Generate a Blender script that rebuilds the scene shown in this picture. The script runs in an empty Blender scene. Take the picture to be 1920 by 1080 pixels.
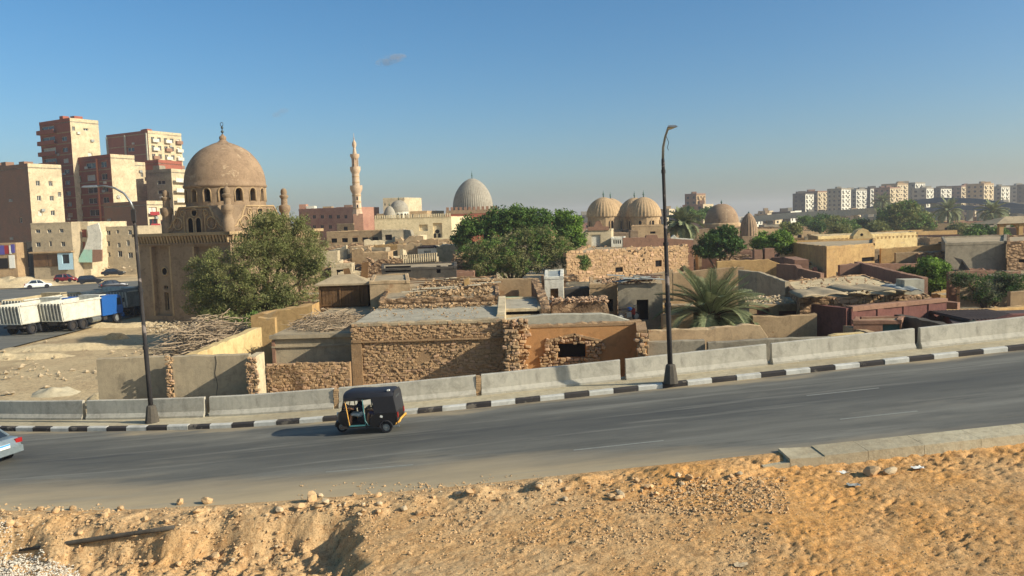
import bpy, bmesh, math, random
from mathutils import Vector, Matrix, noise
random.seed(7)
R_ = random.Random(11)
scene = bpy.context.scene
col = scene.collection
rad = math.radians

# ------------------------------------------------------------------ camera
FPX, ROLL, PITCH, CAMH = 1500.0, 0.031, math.atan(126 / 1500), 9.5
CAM = Vector((0, 0, CAMH))
FW = Vector((0, math.cos(PITCH), -math.sin(PITCH)))
_U0 = Vector((0, math.sin(PITCH), math.cos(PITCH)))
RT = math.cos(ROLL) * Vector((1, 0, 0)) - math.sin(ROLL) * _U0
UP = math.sin(ROLL) * Vector((1, 0, 0)) + math.cos(ROLL) * _U0
cam_data = bpy.data.cameras.new('camera')
cam_data.sensor_width = 36
cam_data.lens = FPX / 1920 * 36
cam_data.clip_end = 9000
cam = bpy.data.objects.new('camera', cam_data)
col.objects.link(cam)
cam.matrix_world = Matrix(((RT.x, UP.x, -FW.x, CAM.x), (RT.y, UP.y, -FW.y, CAM.y), (RT.z, UP.z, -FW.z, CAM.z), (0, 0, 0, 1)))
scene.camera = cam

# ------------------------------------------------------------------ sky, sun, exposure
SUN_EL, SUN_AZ = rad(28), rad(20)           # azimuth measured from +X towards the viewer
world = bpy.data.worlds.new('World')
scene.world = world
world.use_nodes = True
wn = world.node_tree
sky = wn.nodes.new('ShaderNodeTexSky')
sky.sky_type = 'NISHITA'
sky.sun_disc = False
sky.sun_elevation = SUN_EL
sky.sun_rotation = rad(90) + SUN_AZ
sky.altitude = 0
sky.air_density = 1.0
sky.dust_density = 1.7
sky.ozone_density = 4.5
bg = wn.nodes['Background']
sky_sat = wn.nodes.new('ShaderNodeHueSaturation')
sky_sat.inputs['Saturation'].default_value = 1.2
sky_sat.inputs['Hue'].default_value = .494
wn.links.new(sky.outputs[0], sky_sat.inputs['Color'])
wn.links.new(sky_sat.outputs[0], bg.inputs[0])
bg.inputs[1].default_value = 0.067
sun_d = bpy.data.lights.new('sun', 'SUN')
sun_d.energy = 3.15
sun_d.angle = rad(0.55)
sun_d.color = (1.0, 0.935, 0.83)
sun = bpy.data.objects.new('sun', sun_d)
col.objects.link(sun)
SUNV = Vector((math.cos(SUN_EL) * math.cos(SUN_AZ), -math.cos(SUN_EL) * math.sin(SUN_AZ), math.sin(SUN_EL)))
sun.rotation_euler = SUNV.to_track_quat('Z', 'Y').to_euler()
scene.view_settings.view_transform = 'Standard'
scene.view_settings.look = 'None'
scene.view_settings.gamma = 1
scene.view_settings.exposure = 1.02
scene.cycles.max_bounces = 5
scene.cycles.diffuse_bounces = 4
scene.cycles.transparent_max_bounces = 6
scene.cycles.volume_bounces = 2
scene.cycles.use_denoising = True
scene.cycles.use_adaptive_sampling = True

# ------------------------------------------------------------------ pixel helpers (photo pixels, 1920 x 1080)
def ray(x, y):
    return FW + (x - 960) / FPX * RT + (540 - y) / FPX * UP
def P(x, y, Y):                      # point at world depth Y
    d = ray(x, y)
    return CAM + d * (Y / d.y)
def G(x, y, z):                      # point on the level plane z
    d = ray(x, y)
    return CAM + d * ((z - CAMH) / d.z)
def on_plane(x, y, p, n):            # point on a vertical plane
    d = ray(x, y)
    return CAM + d * ((p - CAM).dot(n) / d.dot(n))

def lerp(a, b, t): return a + (b - a) * t
def sstep(a, b, x):
    t = max(0., min(1., (x - a) / (b - a)))
    return t * t * (3 - 2 * t)
def nz(x, y, z=0., s=1.): return noise.noise(Vector((x * s, y * s, z * s)))

# the main road climbs to the east: level and far kerb line as functions of x
def zr(x):
    if x > 30: return 4.375 + (x - 30) * .05
    if x > -12: return 2.08 + .0765 * x
    if x > -26: return 1.162 + (x + 12) * .054
    return max(.06, .406 + (x + 26) * .03)
def yk(x): return 32 + .0078 * min(x, 0) ** 2 if x > -60 else 60.08
def yn(x): return yk(x) - 9.5

# ------------------------------------------------------------------ mesh builder
class MB:
    def __init__(s):
        s.v, s.f, s.m = [], [], []
    def add(s, vs, fs, m=0):
        b = len(s.v)
        s.v += [tuple(v) for v in vs]
        s.f += [tuple(i + b for i in f) for f in fs]
        s.m += [m] * len(fs)
    def quad(s, a, b, c, d, m=0): s.add([a, b, c, d], [(0, 1, 2, 3)], m)
    def box(s, c, size, rz=0., m=0, taper=1.0):
        hx, hy, hz = size[0] / 2, size[1] / 2, size[2] / 2
        cs, sn = math.cos(rz), math.sin(rz)
        vs = []
        for z in (-1, 1):
            t = taper if z > 0 else 1
            for x, y in ((-1, -1), (1, -1), (1, 1), (-1, 1)):
                X, Y = x * hx * t, y * hy * t
                vs.append((c[0] + X * cs - Y * sn, c[1] + X * sn + Y * cs, c[2] + z * hz))
        s.add(vs, [(3, 2, 1, 0), (4, 5, 6, 7), (0, 1, 5, 4), (1, 2, 6, 5), (2, 3, 7, 6), (3, 0, 4, 7)], m)
    def obox(s, p, u, n, w, d, h, m=0):
        """box: p = lower centre of the front face, u along the width, n outward; goes d inwards"""
        u = Vector((u[0], u[1], 0)); n = Vector((n[0], n[1], 0)); p = Vector(p); k = Vector((0, 0, 1))
        vs = []
        for z in (0, h):
            for a, b in ((-w / 2, 0), (w / 2, 0), (w / 2, -d), (-w / 2, -d)):
                vs.append(p + u * a + n * b + k * z)
        s.add(vs, [(3, 2, 1, 0), (4, 5, 6, 7), (0, 1, 5, 4), (1, 2, 6, 5), (2, 3, 7, 6), (3, 0, 4, 7)], m)
    def prism(s, pts, z0, z1, m=0, mtop=None):
        """pts counter-clockwise seen from above"""
        n = len(pts)
        vs = [(p[0], p[1], z0) for p in pts] + [(p[0], p[1], z1) for p in pts]
        s.add(vs, [(i, (i + 1) % n, n + (i + 1) % n, n + i) for i in range(n)], m)
        s.add([(p[0], p[1], z1) for p in pts], [tuple(range(n))], m if mtop is None else mtop)
    def lathe(s, c, prof, seg=32, m=0, flute=0, famp=0., sq=None, caps=True):
        vs = []
        for r, z in prof:
            for i in range(seg):
                a = 2 * math.pi * i / seg
                k = r * (1 + (famp * abs(math.sin(a * flute / 2)) if flute else 0))
                vs.append((c[0] + k * math.cos(a), c[1] + k * math.sin(a), c[2] + z))
        fs = []
        for j in range(len(prof) - 1):
            for i in range(seg):
                k = (i + 1) % seg
                fs.append((j * seg + i, j * seg + k, (j + 1) * seg + k, (j + 1) * seg + i))
        if caps:
            fs.append(tuple(range(seg))[::-1])
            fs.append(tuple((len(prof) - 1) * seg + i for i in range(seg)))
        s.add(vs, fs, m)
    def tube(s, pts, rr, seg=8, m=0, caps=True):
        pts = [Vector(p) for p in pts]
        if not isinstance(rr, (list, tuple)): rr = [rr] * len(pts)
        vs = []
        prev = None
        for i, p in enumerate(pts):
            t = (pts[min(i + 1, len(pts) - 1)] - pts[max(i - 1, 0)]).normalized()
            if prev is None:
                a = t.orthogonal().normalized()
            else:
                a = (prev - t * prev.dot(t))
                a = a.normalized() if a.length > 1e-6 else t.orthogonal().normalized()
            prev = a
            b = t.cross(a)
            for k in range(seg):
                w = 2 * math.pi * k / seg
                vs.append(p + (a * math.cos(w) + b * math.sin(w)) * rr[i])
        fs = []
        for j in range(len(pts) - 1):
            for i in range(seg):
                k = (i + 1) % seg
                fs.append((j * seg + i, j * seg + k, (j + 1) * seg + k, (j + 1) * seg + i))
        if caps:
            fs.append(tuple(range(seg))[::-1])
            fs.append(tuple((len(pts) - 1) * seg + i for i in range(seg)))
        s.add(vs, fs, m)
    def mesh(s, name, mats, smooth=False, off=None):
        me = bpy.data.meshes.new(name)
        v = s.v if off is None else [(a[0] - off[0], a[1] - off[1], a[2] - off[2]) for a in s.v]
        me.from_pydata(v, [], s.f)
        for mt in (mats if isinstance(mats, (list, tuple)) else [mats]): me.materials.append(mt)
        if any(s.m): me.polygons.foreach_set('material_index', s.m)
        if smooth is True:
            me.polygons.foreach_set('use_smooth', [True] * len(s.f))
        elif smooth:
            me.polygons.foreach_set('use_smooth', [True] * len(s.f))
            try: me.set_sharp_from_angle(angle=smooth)
            except Exception: pass
        me.update()
        return me

def link(name, me, parent=None, loc=None):
    o = bpy.data.objects.new(name, me)
    col.objects.link(o)
    if parent is not None: o.parent = parent
    if loc is not None: o.location = loc
    return o
def origin(o):
    v = Vector(o.location)
    while o.parent is not None:
        o = o.parent
        v = v + Vector(o.location)
    return v
def part(name, mb, mats, parent, smooth=False, label=None, world=True):
    """one mesh under its thing; world=True: the builder holds world coordinates"""
    o = link(name, mb.mesh(name, mats, smooth, origin(parent) if world else None), parent)
    if label: o['label'] = label
    return o
def tag(o, label, cat, group=None):
    o['label'] = label; o['category'] = cat; o['kind'] = 'thing'
    if group: o['group'] = group
    return o
def thing(name, label, cat, loc=(0, 0, 0), rz=0., group=None):
    o = bpy.data.objects.new(name, None)
    o.empty_display_size = .2
    col.objects.link(o)
    o.location = loc
    o.rotation_euler = (0, 0, rz)
    return tag(o, label, cat, group)
def solo(name, mb, mats, label, cat, group=None, smooth=False):
    """a thing that is one mesh, origin at its lowest middle"""
    xs = [v[0] for v in mb.v]; ys = [v[1] for v in mb.v]; zs = [v[2] for v in mb.v]
    off = Vector(((min(xs) + max(xs)) / 2, (min(ys) + max(ys)) / 2, min(zs)))
    return tag(link(name, mb.mesh(name, mats, smooth, off), None, off), label, cat, group)
def struct(name, mb, mats, smooth=False, kind='structure'):
    o = link(name, mb.mesh(name, mats, smooth))
    o['kind'] = kind
    return o
def copy_tree(o, parent=None):
    c = o.copy()
    col.objects.link(c)
    c.parent = parent
    for ch in list(o.children): copy_tree(ch, c)
    return c

# ------------------------------------------------------------------ materials
DESAT = .06
def srgb(r, g, b):
    f = lambda c: c / 12.92 if c <= .04045 else ((c + .055) / 1.055) ** 2.4
    r, g, b = f(r / 255), f(g / 255), f(b / 255)
    k = .3 * r + .59 * g + .11 * b
    return (lerp(r, k, DESAT) * .98, lerp(g, k, DESAT) * 1.0, lerp(b, k, DESAT) * .92)
class NT:
    def __init__(s, name, rough=.9, spec=.25):
        s.mat = bpy.data.materials.new(name)
        s.mat.use_nodes = True
        s.t = s.mat.node_tree
        s.b = s.t.nodes['Principled BSDF']
        s.b.inputs['Roughness'].default_value = rough
        s.b.inputs['Specular IOR Level'].default_value = spec
        s.co = s.t.nodes.new('ShaderNodeTexCoord').outputs['Object']
    def n(s, typ, **kw):
        x = s.t.nodes.new(typ)
        for k, v in kw.items(): setattr(x, k, v)
        return x
    def l(s, a, b): s.t.links.new(a, b)
    def map(s, scale=(1, 1, 1), src=None, loc=(0, 0, 0)):
        m = s.n('ShaderNodeMapping')
        m.inputs['Scale'].default_value = scale
        m.inputs['Location'].default_value = loc
        s.l(src or s.co, m.inputs['Vector'])
        return m.outputs[0]
    def noise(s, scale, detail=5, rough=.6, vec=None, dist=0.):
        x = s.n('ShaderNodeTexNoise')
        x.inputs['Scale'].default_value = scale
        x.inputs['Detail'].default_value = detail
        x.inputs['Roughness'].default_value = rough
        x.inputs['Distortion'].default_value = dist
        s.l(vec or s.co, x.inputs['Vector'])
        return x.outputs['Fac']
    def ramp(s, fac, a, b, ca=0., cb=1.):
        x = s.n('ShaderNodeMapRange')
        x.clamp = True
        s.l(fac, x.inputs[0])
        x.inputs[1].default_value = a; x.inputs[2].default_value = b
        x.inputs[3].default_value = ca; x.inputs[4].default_value = cb
        return x.outputs[0]
    def mix(s, fac, a, b, mode='MIX'):
        x = s.n('ShaderNodeMix', data_type='RGBA', blend_type=mode)
        for sock, val in ((x.inputs[0], fac), (x.inputs[6], a), (x.inputs[7], b)):
            if hasattr(val, 'links'): s.l(val, sock)
            elif isinstance(val, (int, float)): sock.default_value = val
            else: sock.default_value = (*val, 1)
        return x.outputs[2]
    def math(s, op, a, b=None):
        x = s.n('ShaderNodeMath', operation=op)
        for i, v in enumerate((a, b)):
            if v is None: continue
            if hasattr(v, 'links'): s.l(v, x.inputs[i])
            else: x.inputs[i].default_value = v
        return x.outputs[0]
    def color(s, c):
        if hasattr(c, 'links'): s.l(c, s.b.inputs['Base Color'])
        else: s.b.inputs['Base Color'].default_value = (*c, 1)
    def bump(s, h, strength=.5, dist=.02):
        x = s.n('ShaderNodeBump')
        x.inputs['Strength'].default_value = strength
        x.inputs['Distance'].default_value = dist
        s.l(h, x.inputs['Height'])
        s.l(x.outputs[0], s.b.inputs['Normal'])
    def rnd(s):
        return s.n('ShaderNodeObjectInfo').outputs['Random']

CW = {'tan': 'tan', 'beige': 'beige', 'greyplaster': 'grey', 'cream': 'cream', 'rose': 'rose-brown', 'rubblefar': 'rough stone', 'ochre': 'ochre', 'panel': 'dull beige', 'ribstone': 'sandy', 'maroon': 'maroon', 'pinkbrick': 'pinkish brick', 'brownbrick': 'brown brick', 'domestone': 'pale grey'}
def mul(c, k): return tuple(min(1, x * k) for x in c)
def m_plain(name, c, rough=.6, metal=0., spec=.4):
    t = NT(name, rough, spec)
    t.b.inputs['Metallic'].default_value = metal
    k = t.noise(6, 4)
    t.color(t.mix(t.ramp(k, .3, .7), mul(c, .85), mul(c, 1.12)))
    return t.mat
def m_plaster(name, c, c2=None, bump=.5, stain=.5, peel=None):
    """weathered render: broad blotches, rain streaks, fine grain, optional patches of the layer beneath"""
    t = NT(name, .95, .15)
    c2 = c2 or mul(c, .68)
    broad = t.noise(.45, 4, .6)
    k = t.mix(t.ramp(broad, .36, .62), c, c2)
    streak = t.noise(1., 4, .65, t.map((2.6, 2.6, .22)))
    k = t.mix(t.math('MULTIPLY', t.ramp(streak, .5, .78), stain), k, mul(c, .5))
    mott = t.noise(5, 6, .7)
    k = t.mix(t.ramp(mott, .35, .75, 0, .5), k, mul(c, 1.25))
    k = t.mix(t.ramp(t.noise(1.7, 7, .72, t.map(loc=(1.7, 3.3, .4)), .5), .5, .66, 0, .75), k, mul(c2, .74))
    if peel:
        pn = t.noise(.8, 7, .7, t.map(loc=(3.1, 7.7, 1.3)), .6)
        k = t.mix(t.ramp(pn, .58, .62), k, peel)
    t.color(k)
    t.bump(t.math('ADD', t.noise(14, 6, .7), t.math('MULTIPLY', broad, .6)), bump, .03)
    return t.mat
def m_stone(name, c, var=.35, scale=9):
    t = NT(name, .95, .15)
    rn = t.rnd()
    hue = t.mix(rn, mul(c, 1 - var), mul((c[0] * 1.05, c[1], c[2] * .95), 1 + var))
    k = t.mix(t.ramp(t.noise(scale, 6, .7), .3, .75), hue, mul(c, .62), 'MIX')
    k = t.mix(.55, hue, k)
    t.color(k)
    t.bump(t.noise(scale * 2, 6, .7), .6, .02)
    return t.mat
def m_rubble_far(name, c, joint, scale=3.0, squash=1.0):
    """rough masonry too far off to pick its stones apart"""
    t = NT(name, .95, .15)
    vo = t.n('ShaderNodeTexVoronoi')
    vo.inputs['Scale'].default_value = scale
    vo.inputs['Randomness'].default_value = .95
    wob = t.n('ShaderNodeVectorMath', operation='ADD')
    nn = t.n('ShaderNodeTexNoise'); nn.inputs['Scale'].default_value = 3
    t.l(t.map((.75, .75, 1.35 * squash)), wob.inputs[0])
    sc = t.n('ShaderNodeVectorMath', operation='SCALE'); sc.inputs['Scale'].default_value = .25
    t.l(nn.outputs['Color'], sc.inputs[0]); t.l(sc.outputs[0], wob.inputs[1])
    t.l(wob.outputs[0], vo.inputs['Vector'])
    cell = t.mix(t.math('MULTIPLY', vo.outputs['Color'], 1.0), mul(c, .7), mul(c, 1.3))
    k = t.mix(t.ramp(vo.outputs['Distance'], .3, .62), cell, joint)
    k = t.mix(t.ramp(t.noise(.6, 5), .4, .7, 0, .6), k, mul(c, .8))
    t.color(k)
    t.bump(t.math('SUBTRACT', t.noise(8, 5), t.math('MULTIPLY', vo.outputs['Distance'], 1.6)), .9, .12)
    return t.mat
def m_brick(name, c, joint, row=.085, dirt=None):
    t = NT(name, .92, .15)
    sep = t.n('ShaderNodeSeparateXYZ'); t.l(t.co, sep.inputs[0])
    cm = t.n('ShaderNodeCombineXYZ')
    t.l(t.math('ADD', sep.outputs[0], t.math('MULTIPLY', sep.outputs[1], .8)), cm.inputs[0])
    t.l(sep.outputs[2], cm.inputs[1])
    br = t.n('ShaderNodeTexBrick')
    br.inputs['Scale'].default_value = 1
    br.inputs['Brick Width'].default_value = row * 3
    br.inputs['Row Height'].default_value = row
    br.inputs['Mortar Size'].default_value = .012
    br.inputs['Color1'].default_value = (*mul(c, .85), 1)
    br.inputs['Color2'].default_value = (*mul(c, 1.15), 1)
    br.inputs['Mortar'].default_value = (*joint, 1)
    t.l(cm.outputs[0], br.inputs['Vector'])
    k = t.mix(t.ramp(t.noise(.35, 5, .65), .4, .68, 0, .7), br.outputs['Color'], dirt or mul(c, .6))
    k = t.mix(t.ramp(t.noise(2.2, 5, .7), .5, .8, 0, .5), k, joint)
    t.color(k)
    t.bump(t.noise(10, 5), .3, .02)
    return t.mat
def m_leaf(name, c, c2, trans=.3):
    t = NT(name, .75, .2)
    geo = t.n('ShaderNodeNewGeometry')
    k = t.mix(geo.outputs['Random Per Island'], c, c2)
    k = t.mix(t.ramp(t.noise(.5, 3), .35, .7), k, t.mix(.5, k, mul(c2, .9)))
    t.color(k)
    tr = t.n('ShaderNodeBsdfTranslucent')
    t.l(k, tr.inputs[0])
    mx = t.n('ShaderNodeMixShader'); mx.inputs[0].default_value = trans
    t.l(t.b.outputs[0], mx.inputs[1]); t.l(tr.outputs[0], mx.inputs[2])
    t.l(mx.outputs[0], t.t.nodes['Material Output'].inputs[0])
    return t.mat
def m_glass_dark(name='window_glass', c=(.02, .025, .03), rough=.12):
    t = NT(name, rough, .5)
    t.color(c)
    return t.mat

M = {}
M['beige'] = m_plaster('plaster_beige', srgb(190, 160, 122), peel=srgb(164, 128, 92))
M['cream'] = m_plaster('plaster_cream', srgb(206, 184, 148), stain=.35)
M['tan'] = m_plaster('plaster_tan', srgb(176, 146, 108), srgb(150, 122, 90), peel=srgb(150, 116, 82))
M['greyplaster'] = m_plaster('plaster_grey', srgb(150, 138, 118), srgb(128, 116, 98), stain=.7)
M['panel'] = m_plaster('plaster_wall_panel', srgb(176, 156, 126), srgb(152, 136, 112), stain=.5)
M['ochre'] = m_plaster('plaster_ochre', srgb(192, 154, 98), srgb(168, 130, 84), stain=.5, peel=srgb(170, 140, 100))
M['yellow'] = m_plaster('plaster_yellow', srgb(212, 184, 128), srgb(194, 160, 106), stain=.4, peel=srgb(196, 168, 124))
M['orange'] = m_plaster('plaster_orange', srgb(186, 134, 82), srgb(172, 124, 78), stain=.25, peel=srgb(176, 134, 84))
M['maroon'] = m_plaster('plaster_maroon', srgb(124, 80, 70), srgb(104, 68, 62), stain=.5)
M['rose'] = m_plaster('plaster_rose', srgb(148, 110, 88), srgb(136, 102, 82), stain=.4)
M['pinkbrick'] = m_brick('brick_pink', srgb(168, 108, 88), srgb(180, 150, 124))
M['redbrick'] = m_brick('brick_red', srgb(160, 80, 60), srgb(154, 104, 82), dirt=srgb(136, 76, 60))
M['brownbrick'] = m_brick('brick_brown', srgb(142, 98, 76), srgb(146, 116, 94), dirt=srgb(118, 98, 82))
M['white'] = m_plaster('plaster_white', srgb(214, 206, 190), srgb(190, 182, 166), stain=.5)
M['turquoise'] = m_plaster('plaster_turquoise', srgb(150, 196, 176), srgb(170, 190, 170), stain=.3)
M['green'] = m_plaster('plaster_green', srgb(132, 160, 124), srgb(150, 170, 140), stain=.3)
M['darkgreen'] = m_plain('paint_dark_green', srgb(40, 78, 62), .6)
M['teal'] = m_plain('paint_teal', srgb(36, 84, 84), .6)
M['mudroof'] = m_plaster('mud_roof', srgb(176, 154, 122), srgb(150, 132, 106), bump=.8, stain=.0)
M['greyroof'] = m_plaster('grey_roof_screed', srgb(176, 164, 142), srgb(156, 146, 128), bump=.8, stain=.0)
M['concrete'] = m_plaster('concrete', srgb(176, 168, 148), srgb(158, 150, 134), bump=.35, stain=.35)
M['barrier'] = m_plaster('barrier_concrete', srgb(194, 184, 166), srgb(174, 164, 148), bump=.35, stain=.65)
M['darkwall'] = m_plaster('dark_and_shaded_render', srgb(92, 84, 74), srgb(74, 68, 62), stain=.6)  # own dark grey; on the big barrier-side wall it stands in for shade
M['monument'] = m_plaster('monument_limestone', srgb(154, 128, 100), srgb(132, 108, 84), stain=.4, bump=.6)
M['monument_dome'] = m_plaster('dome_render', srgb(156, 128, 100), srgb(138, 112, 88), stain=.45, peel=srgb(172, 146, 116))
M['monument_trim'] = m_plaster('monument_trim', srgb(180, 150, 110), srgb(158, 130, 96), stain=.3)
M['minaretstone'] = m_plaster('minaret_stone', srgb(204, 174, 144), srgb(184, 154, 126), stain=.3)
M['palestone'] = m_plaster('pale_limestone', srgb(222, 200, 158), srgb(200, 178, 138), stain=.25)
M['domestone'] = m_plaster('grey_dome_stone', srgb(158, 148, 132), srgb(140, 130, 116), stain=.2)
M['ribstone'] = m_plaster('ribbed_dome_stone', srgb(188, 156, 116), srgb(162, 132, 98), stain=.3)
M['stone'] = m_stone('rubble_stone', srgb(182, 148, 110), .16)
M['stone_pink'] = m_stone('rubble_stone_pink', srgb(188, 152, 120), .2)
M['earthwall'] = m_plaster('mud_mortar', srgb(166, 132, 96), srgb(144, 114, 82), bump=1., stain=.2)
M['steelbridge'] = m_plain('painted_bridge_steel', srgb(92, 100, 108), .6)
M['rubblefar'] = m_rubble_far('rubble_masonry', srgb(178, 142, 106), srgb(104, 80, 58))
M['rubblebig'] = m_rubble_far('rubble_masonry_coarse', srgb(184, 148, 112), srgb(108, 84, 62), 1.6)
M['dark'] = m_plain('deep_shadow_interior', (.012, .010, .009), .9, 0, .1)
M['glass'] = m_glass_dark()
M['wood'] = m_plaster('weathered_wood', srgb(118, 88, 58), srgb(92, 68, 46), bump=.4, stain=.7)
M['twig'] = m_plain('dry_twigs', srgb(166, 142, 114), .9)
M['bark'] = m_plaster('bark', srgb(104, 84, 62), srgb(80, 64, 48), bump=1.)
M['black'] = m_plain('black_paint', (.012, .012, .013), .35)
M['blackvinyl'] = m_plain('black_vinyl', (.02, .02, .022), .5)
M['rubber'] = m_plain('tyre_rubber', (.016, .016, .017), .85)
M['steel'] = m_plain('galvanised_steel', srgb(150, 152, 152), .45, .7)
M['rust'] = m_plaster('rusty_sheet', srgb(110, 78, 58), srgb(86, 64, 52), stain=.5)
M['tin'] = m_plaster('grey_sheet_metal', srgb(160, 162, 158), srgb(140, 140, 134), stain=.6, bump=.2)
M['darktin'] = m_plaster('dark_roof_sheet', srgb(84, 72, 68), srgb(70, 60, 58), stain=.4, bump=.2)
M['red'] = m_plain('red_paint', srgb(150, 34, 34), .5)
M['blue'] = m_plain('blue_paint', srgb(30, 88, 160), .4)
M['purple'] = m_plain('purple_paint', srgb(84, 76, 150), .6)
M['whitepaint'] = m_plain('white_paint', srgb(226, 222, 212), .6)
M['orangepaint'] = m_plain('orange_pipe_paint', srgb(200, 110, 60), .6)
M['skyblue'] = m_plain('light_blue_paint', srgb(170, 200, 214), .6)
M['bronze'] = m_plain('green_bronze', srgb(60, 92, 78), .5, .3)
M['copper'] = m_plain('dark_bronze', srgb(70, 74, 70), .5, .4)

# ------------------------------------------------------------------ ground materials
def m_sand(name, c, c2, dark, bump=.8, big=.25):
    t = NT(name, .97, .1)
    a = t.noise(big, 5, .6)
    k = t.mix(t.ramp(a, .35, .65), c, c2)
    k = t.mix(t.ramp(t.noise(3.5, 7, .7), .46, .7, 0, .8), k, dark)
    k = t.mix(t.ramp(t.noise(.16, 6, .7, t.map((1, 1, 1), loc=(5, 9, 0))), .48, .62, 0, .55), k, mul(dark, .9))
    k = t.mix(t.ramp(t.noise(16, 5, .7), .56, .74, 0, .6), k, mul(c, 1.3))
    t.color(k)
    t.bump(t.math('ADD', t.noise(9, 8, .75), t.math('MULTIPLY', t.noise(2.2, 4), 1.5)), bump, .08)
    return t.mat
def m_cut_earth():
    """damp orange soil in the dug bank, dry pale crust elsewhere; broad patches of two soils"""
    t = NT('verge_soil', .97, .1)
    sep = t.n('ShaderNodeSeparateXYZ'); t.l(t.co, sep.inputs[0])
    a = t.noise(.35, 5, .6, None, .4)
    side = t.ramp(sep.outputs[0], -3, 6)
    pale, orange = srgb(212, 172, 122), srgb(220, 158, 84)
    k = t.mix(t.math('ADD', t.math('MULTIPLY', side, .75), t.ramp(a, .35, .7, -.4, .55)), pale, orange)
    k = t.mix(t.ramp(t.noise(2.8, 8, .72), .46, .7, 0, .75), k, srgb(160, 110, 62))
    k = t.mix(t.ramp(t.noise(14, 6, .7), .52, .7, 0, .6), k, srgb(228, 192, 142))
    k = t.mix(t.ramp(t.noise(24, 4, .7), .52, .64, 0, .75), k, srgb(122, 84, 50))
    t.color(k)
    t.bump(t.math('ADD', t.noise(11, 8, .75), t.math('MULTIPLY', t.noise(3, 5), 1.2)), .8, .05)
    return t.mat
def m_asphalt(name, dusty=True):
    t = NT(name, .85, .3)
    streak = t.noise(1.0, 5, .6, t.map((.07, 1.1, 1)))
    fine = t.noise(60, 3, .6)
    k = t.mix(t.ramp(streak, .3, .7), srgb(90, 87, 79), srgb(128, 123, 111))
    k = t.mix(t.ramp(fine, .35, .7, 0, .35), k, srgb(66, 66, 66))
    k = t.mix(t.ramp(t.noise(1., 6, .7, t.map((.5, 2.4, 1), loc=(2, 8, 0))), .52, .66, 0, .4), k, srgb(70, 69, 66))
    if dusty:
        # worn-in dust: thick along the unpaved verge, thin at the far kerb; position across the road is the uv
        uv = t.n('ShaderNodeAttribute', attribute_name='across')
        w = t.noise(1.0, 6, .65, t.map((.16, .8, 1), loc=(4, 2, 0)))
        v = t.math('ADD', uv.outputs['Fac'], t.math('MULTIPLY', t.math('SUBTRACT', w, .5), .42))
        sx = t.n('ShaderNodeSeparateXYZ'); t.l(t.co, sx.inputs[0])
        vv = t.math('ADD', v, t.ramp(sx.outputs[0], 0, 9, 0, .26))
        k = t.mix(t.ramp(vv, .34, .02, 0, .95), k, srgb(186, 162, 124))
        k = t.mix(t.ramp(v, .93, 1.03, 0, .85), k, srgb(180, 156, 118))
        pat = t.noise(1., 5, .7, t.map((.12, .5, 1), loc=(9, 5, 0)))
        k = t.mix(t.ramp(pat, .55, .75, 0, .5), k, srgb(150, 140, 122))
        # darker tyre lanes
        lane = t.math('MULTIPLY', t.ramp(t.math('ABSOLUTE', t.math('SUBTRACT', v, .6)), .24, .04), t.ramp(streak, .38, .6, .25, .85))
        k = t.mix(lane, k, srgb(64, 64, 62))
        lite = t.noise(1., 5, .65, t.map((.05, 1.9, 1), loc=(1, 3, 0)))
        k = t.mix(t.ramp(lite, .56, .7, 0, .45), k, srgb(150, 144, 130))
    t.color(k)
    t.bump(fine, .25, .01)
    return t.mat
M['ground'] = m_sand('desert_ground', srgb(206, 180, 138), srgb(190, 162, 122), srgb(150, 126, 96))
M['paleground'] = m_sand('pale_ground', srgb(220, 196, 154), srgb(206, 180, 138), srgb(168, 144, 110))
M['verge'] = m_cut_earth()
M['asphalt'] = m_asphalt('asphalt')
M['asphalt2'] = m_asphalt('asphalt_plain', False)
M['pavement'] = m_sand('dusty_pavement', srgb(200, 184, 152), srgb(186, 170, 140), srgb(160, 142, 114), .3)
M['linepaint'] = m_plain('worn_lane_paint', srgb(140, 138, 128), .8)
M['kerbblack'] = m_plaster('kerb_black', srgb(58, 54, 54), srgb(78, 72, 68), bump=.2, stain=.2, peel=srgb(120, 110, 98))
M['kerbwhite'] = m_plaster('kerb_white', srgb(206, 200, 190), srgb(186, 180, 168), bump=.2, stain=.4)
M['rock'] = m_stone('verge_rock', srgb(206, 168, 122), .22, 7)
M['rockpale'] = m_stone('pale_rock', srgb(200, 176, 142), .2, 7)
M['whitegravel'] = m_stone('white_gravel', srgb(224, 214, 198), .15, 12)

# ------------------------------------------------------------------ ground sheet
def ground_z(x, y):
    e = .10 * nz(x, y, 0, .12) + .05 * nz(x, y, 3, .5)
    base = e * sstep(36, 44, y)
    base += 2.0 * sstep(150, 260, y) * sstep(-20, -60, x)                 # rises under the tower blocks
    base += 0.9 * math.exp(-((x + 27) / 5) ** 2 - ((y - 47) / 6) ** 2) * 0
    k = yk(x)
    z = lerp(zr(x) - .25, base, sstep(k + 2.1, k + 5.2, y))
    if y < k - 9:                                                          # below the verge mesh
        z = zr(x) - 1.9
    return z
def axis(lo, hi, fine_lo, fine_hi, step, grow=1.25):
    a = []
    v = fine_lo
    while v <= fine_hi: a.append(v); v += step
    s = step; v = a[0]; pre = []
    while v > lo: s *= grow; v -= s; pre.append(v)
    s = step; v = a[-1]; post = []
    while v < hi: s *= grow; v += s; post.append(v)
    return pre[::-1] + a + post
xs = axis(-1900, 1900, -70, 60, 1.6)
ys = axis(-200, 2300, 24, 60, .8)
mb = MB()
mb.v = [(x, y, ground_z(x, y)) for y in ys for x in xs]
nx = len(xs)
mb.f = [(j * nx + i, j * nx + i + 1, (j + 1) * nx + i + 1, (j + 1) * nx + i) for j in range(len(ys) - 1) for i in range(nx - 1)]
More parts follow.
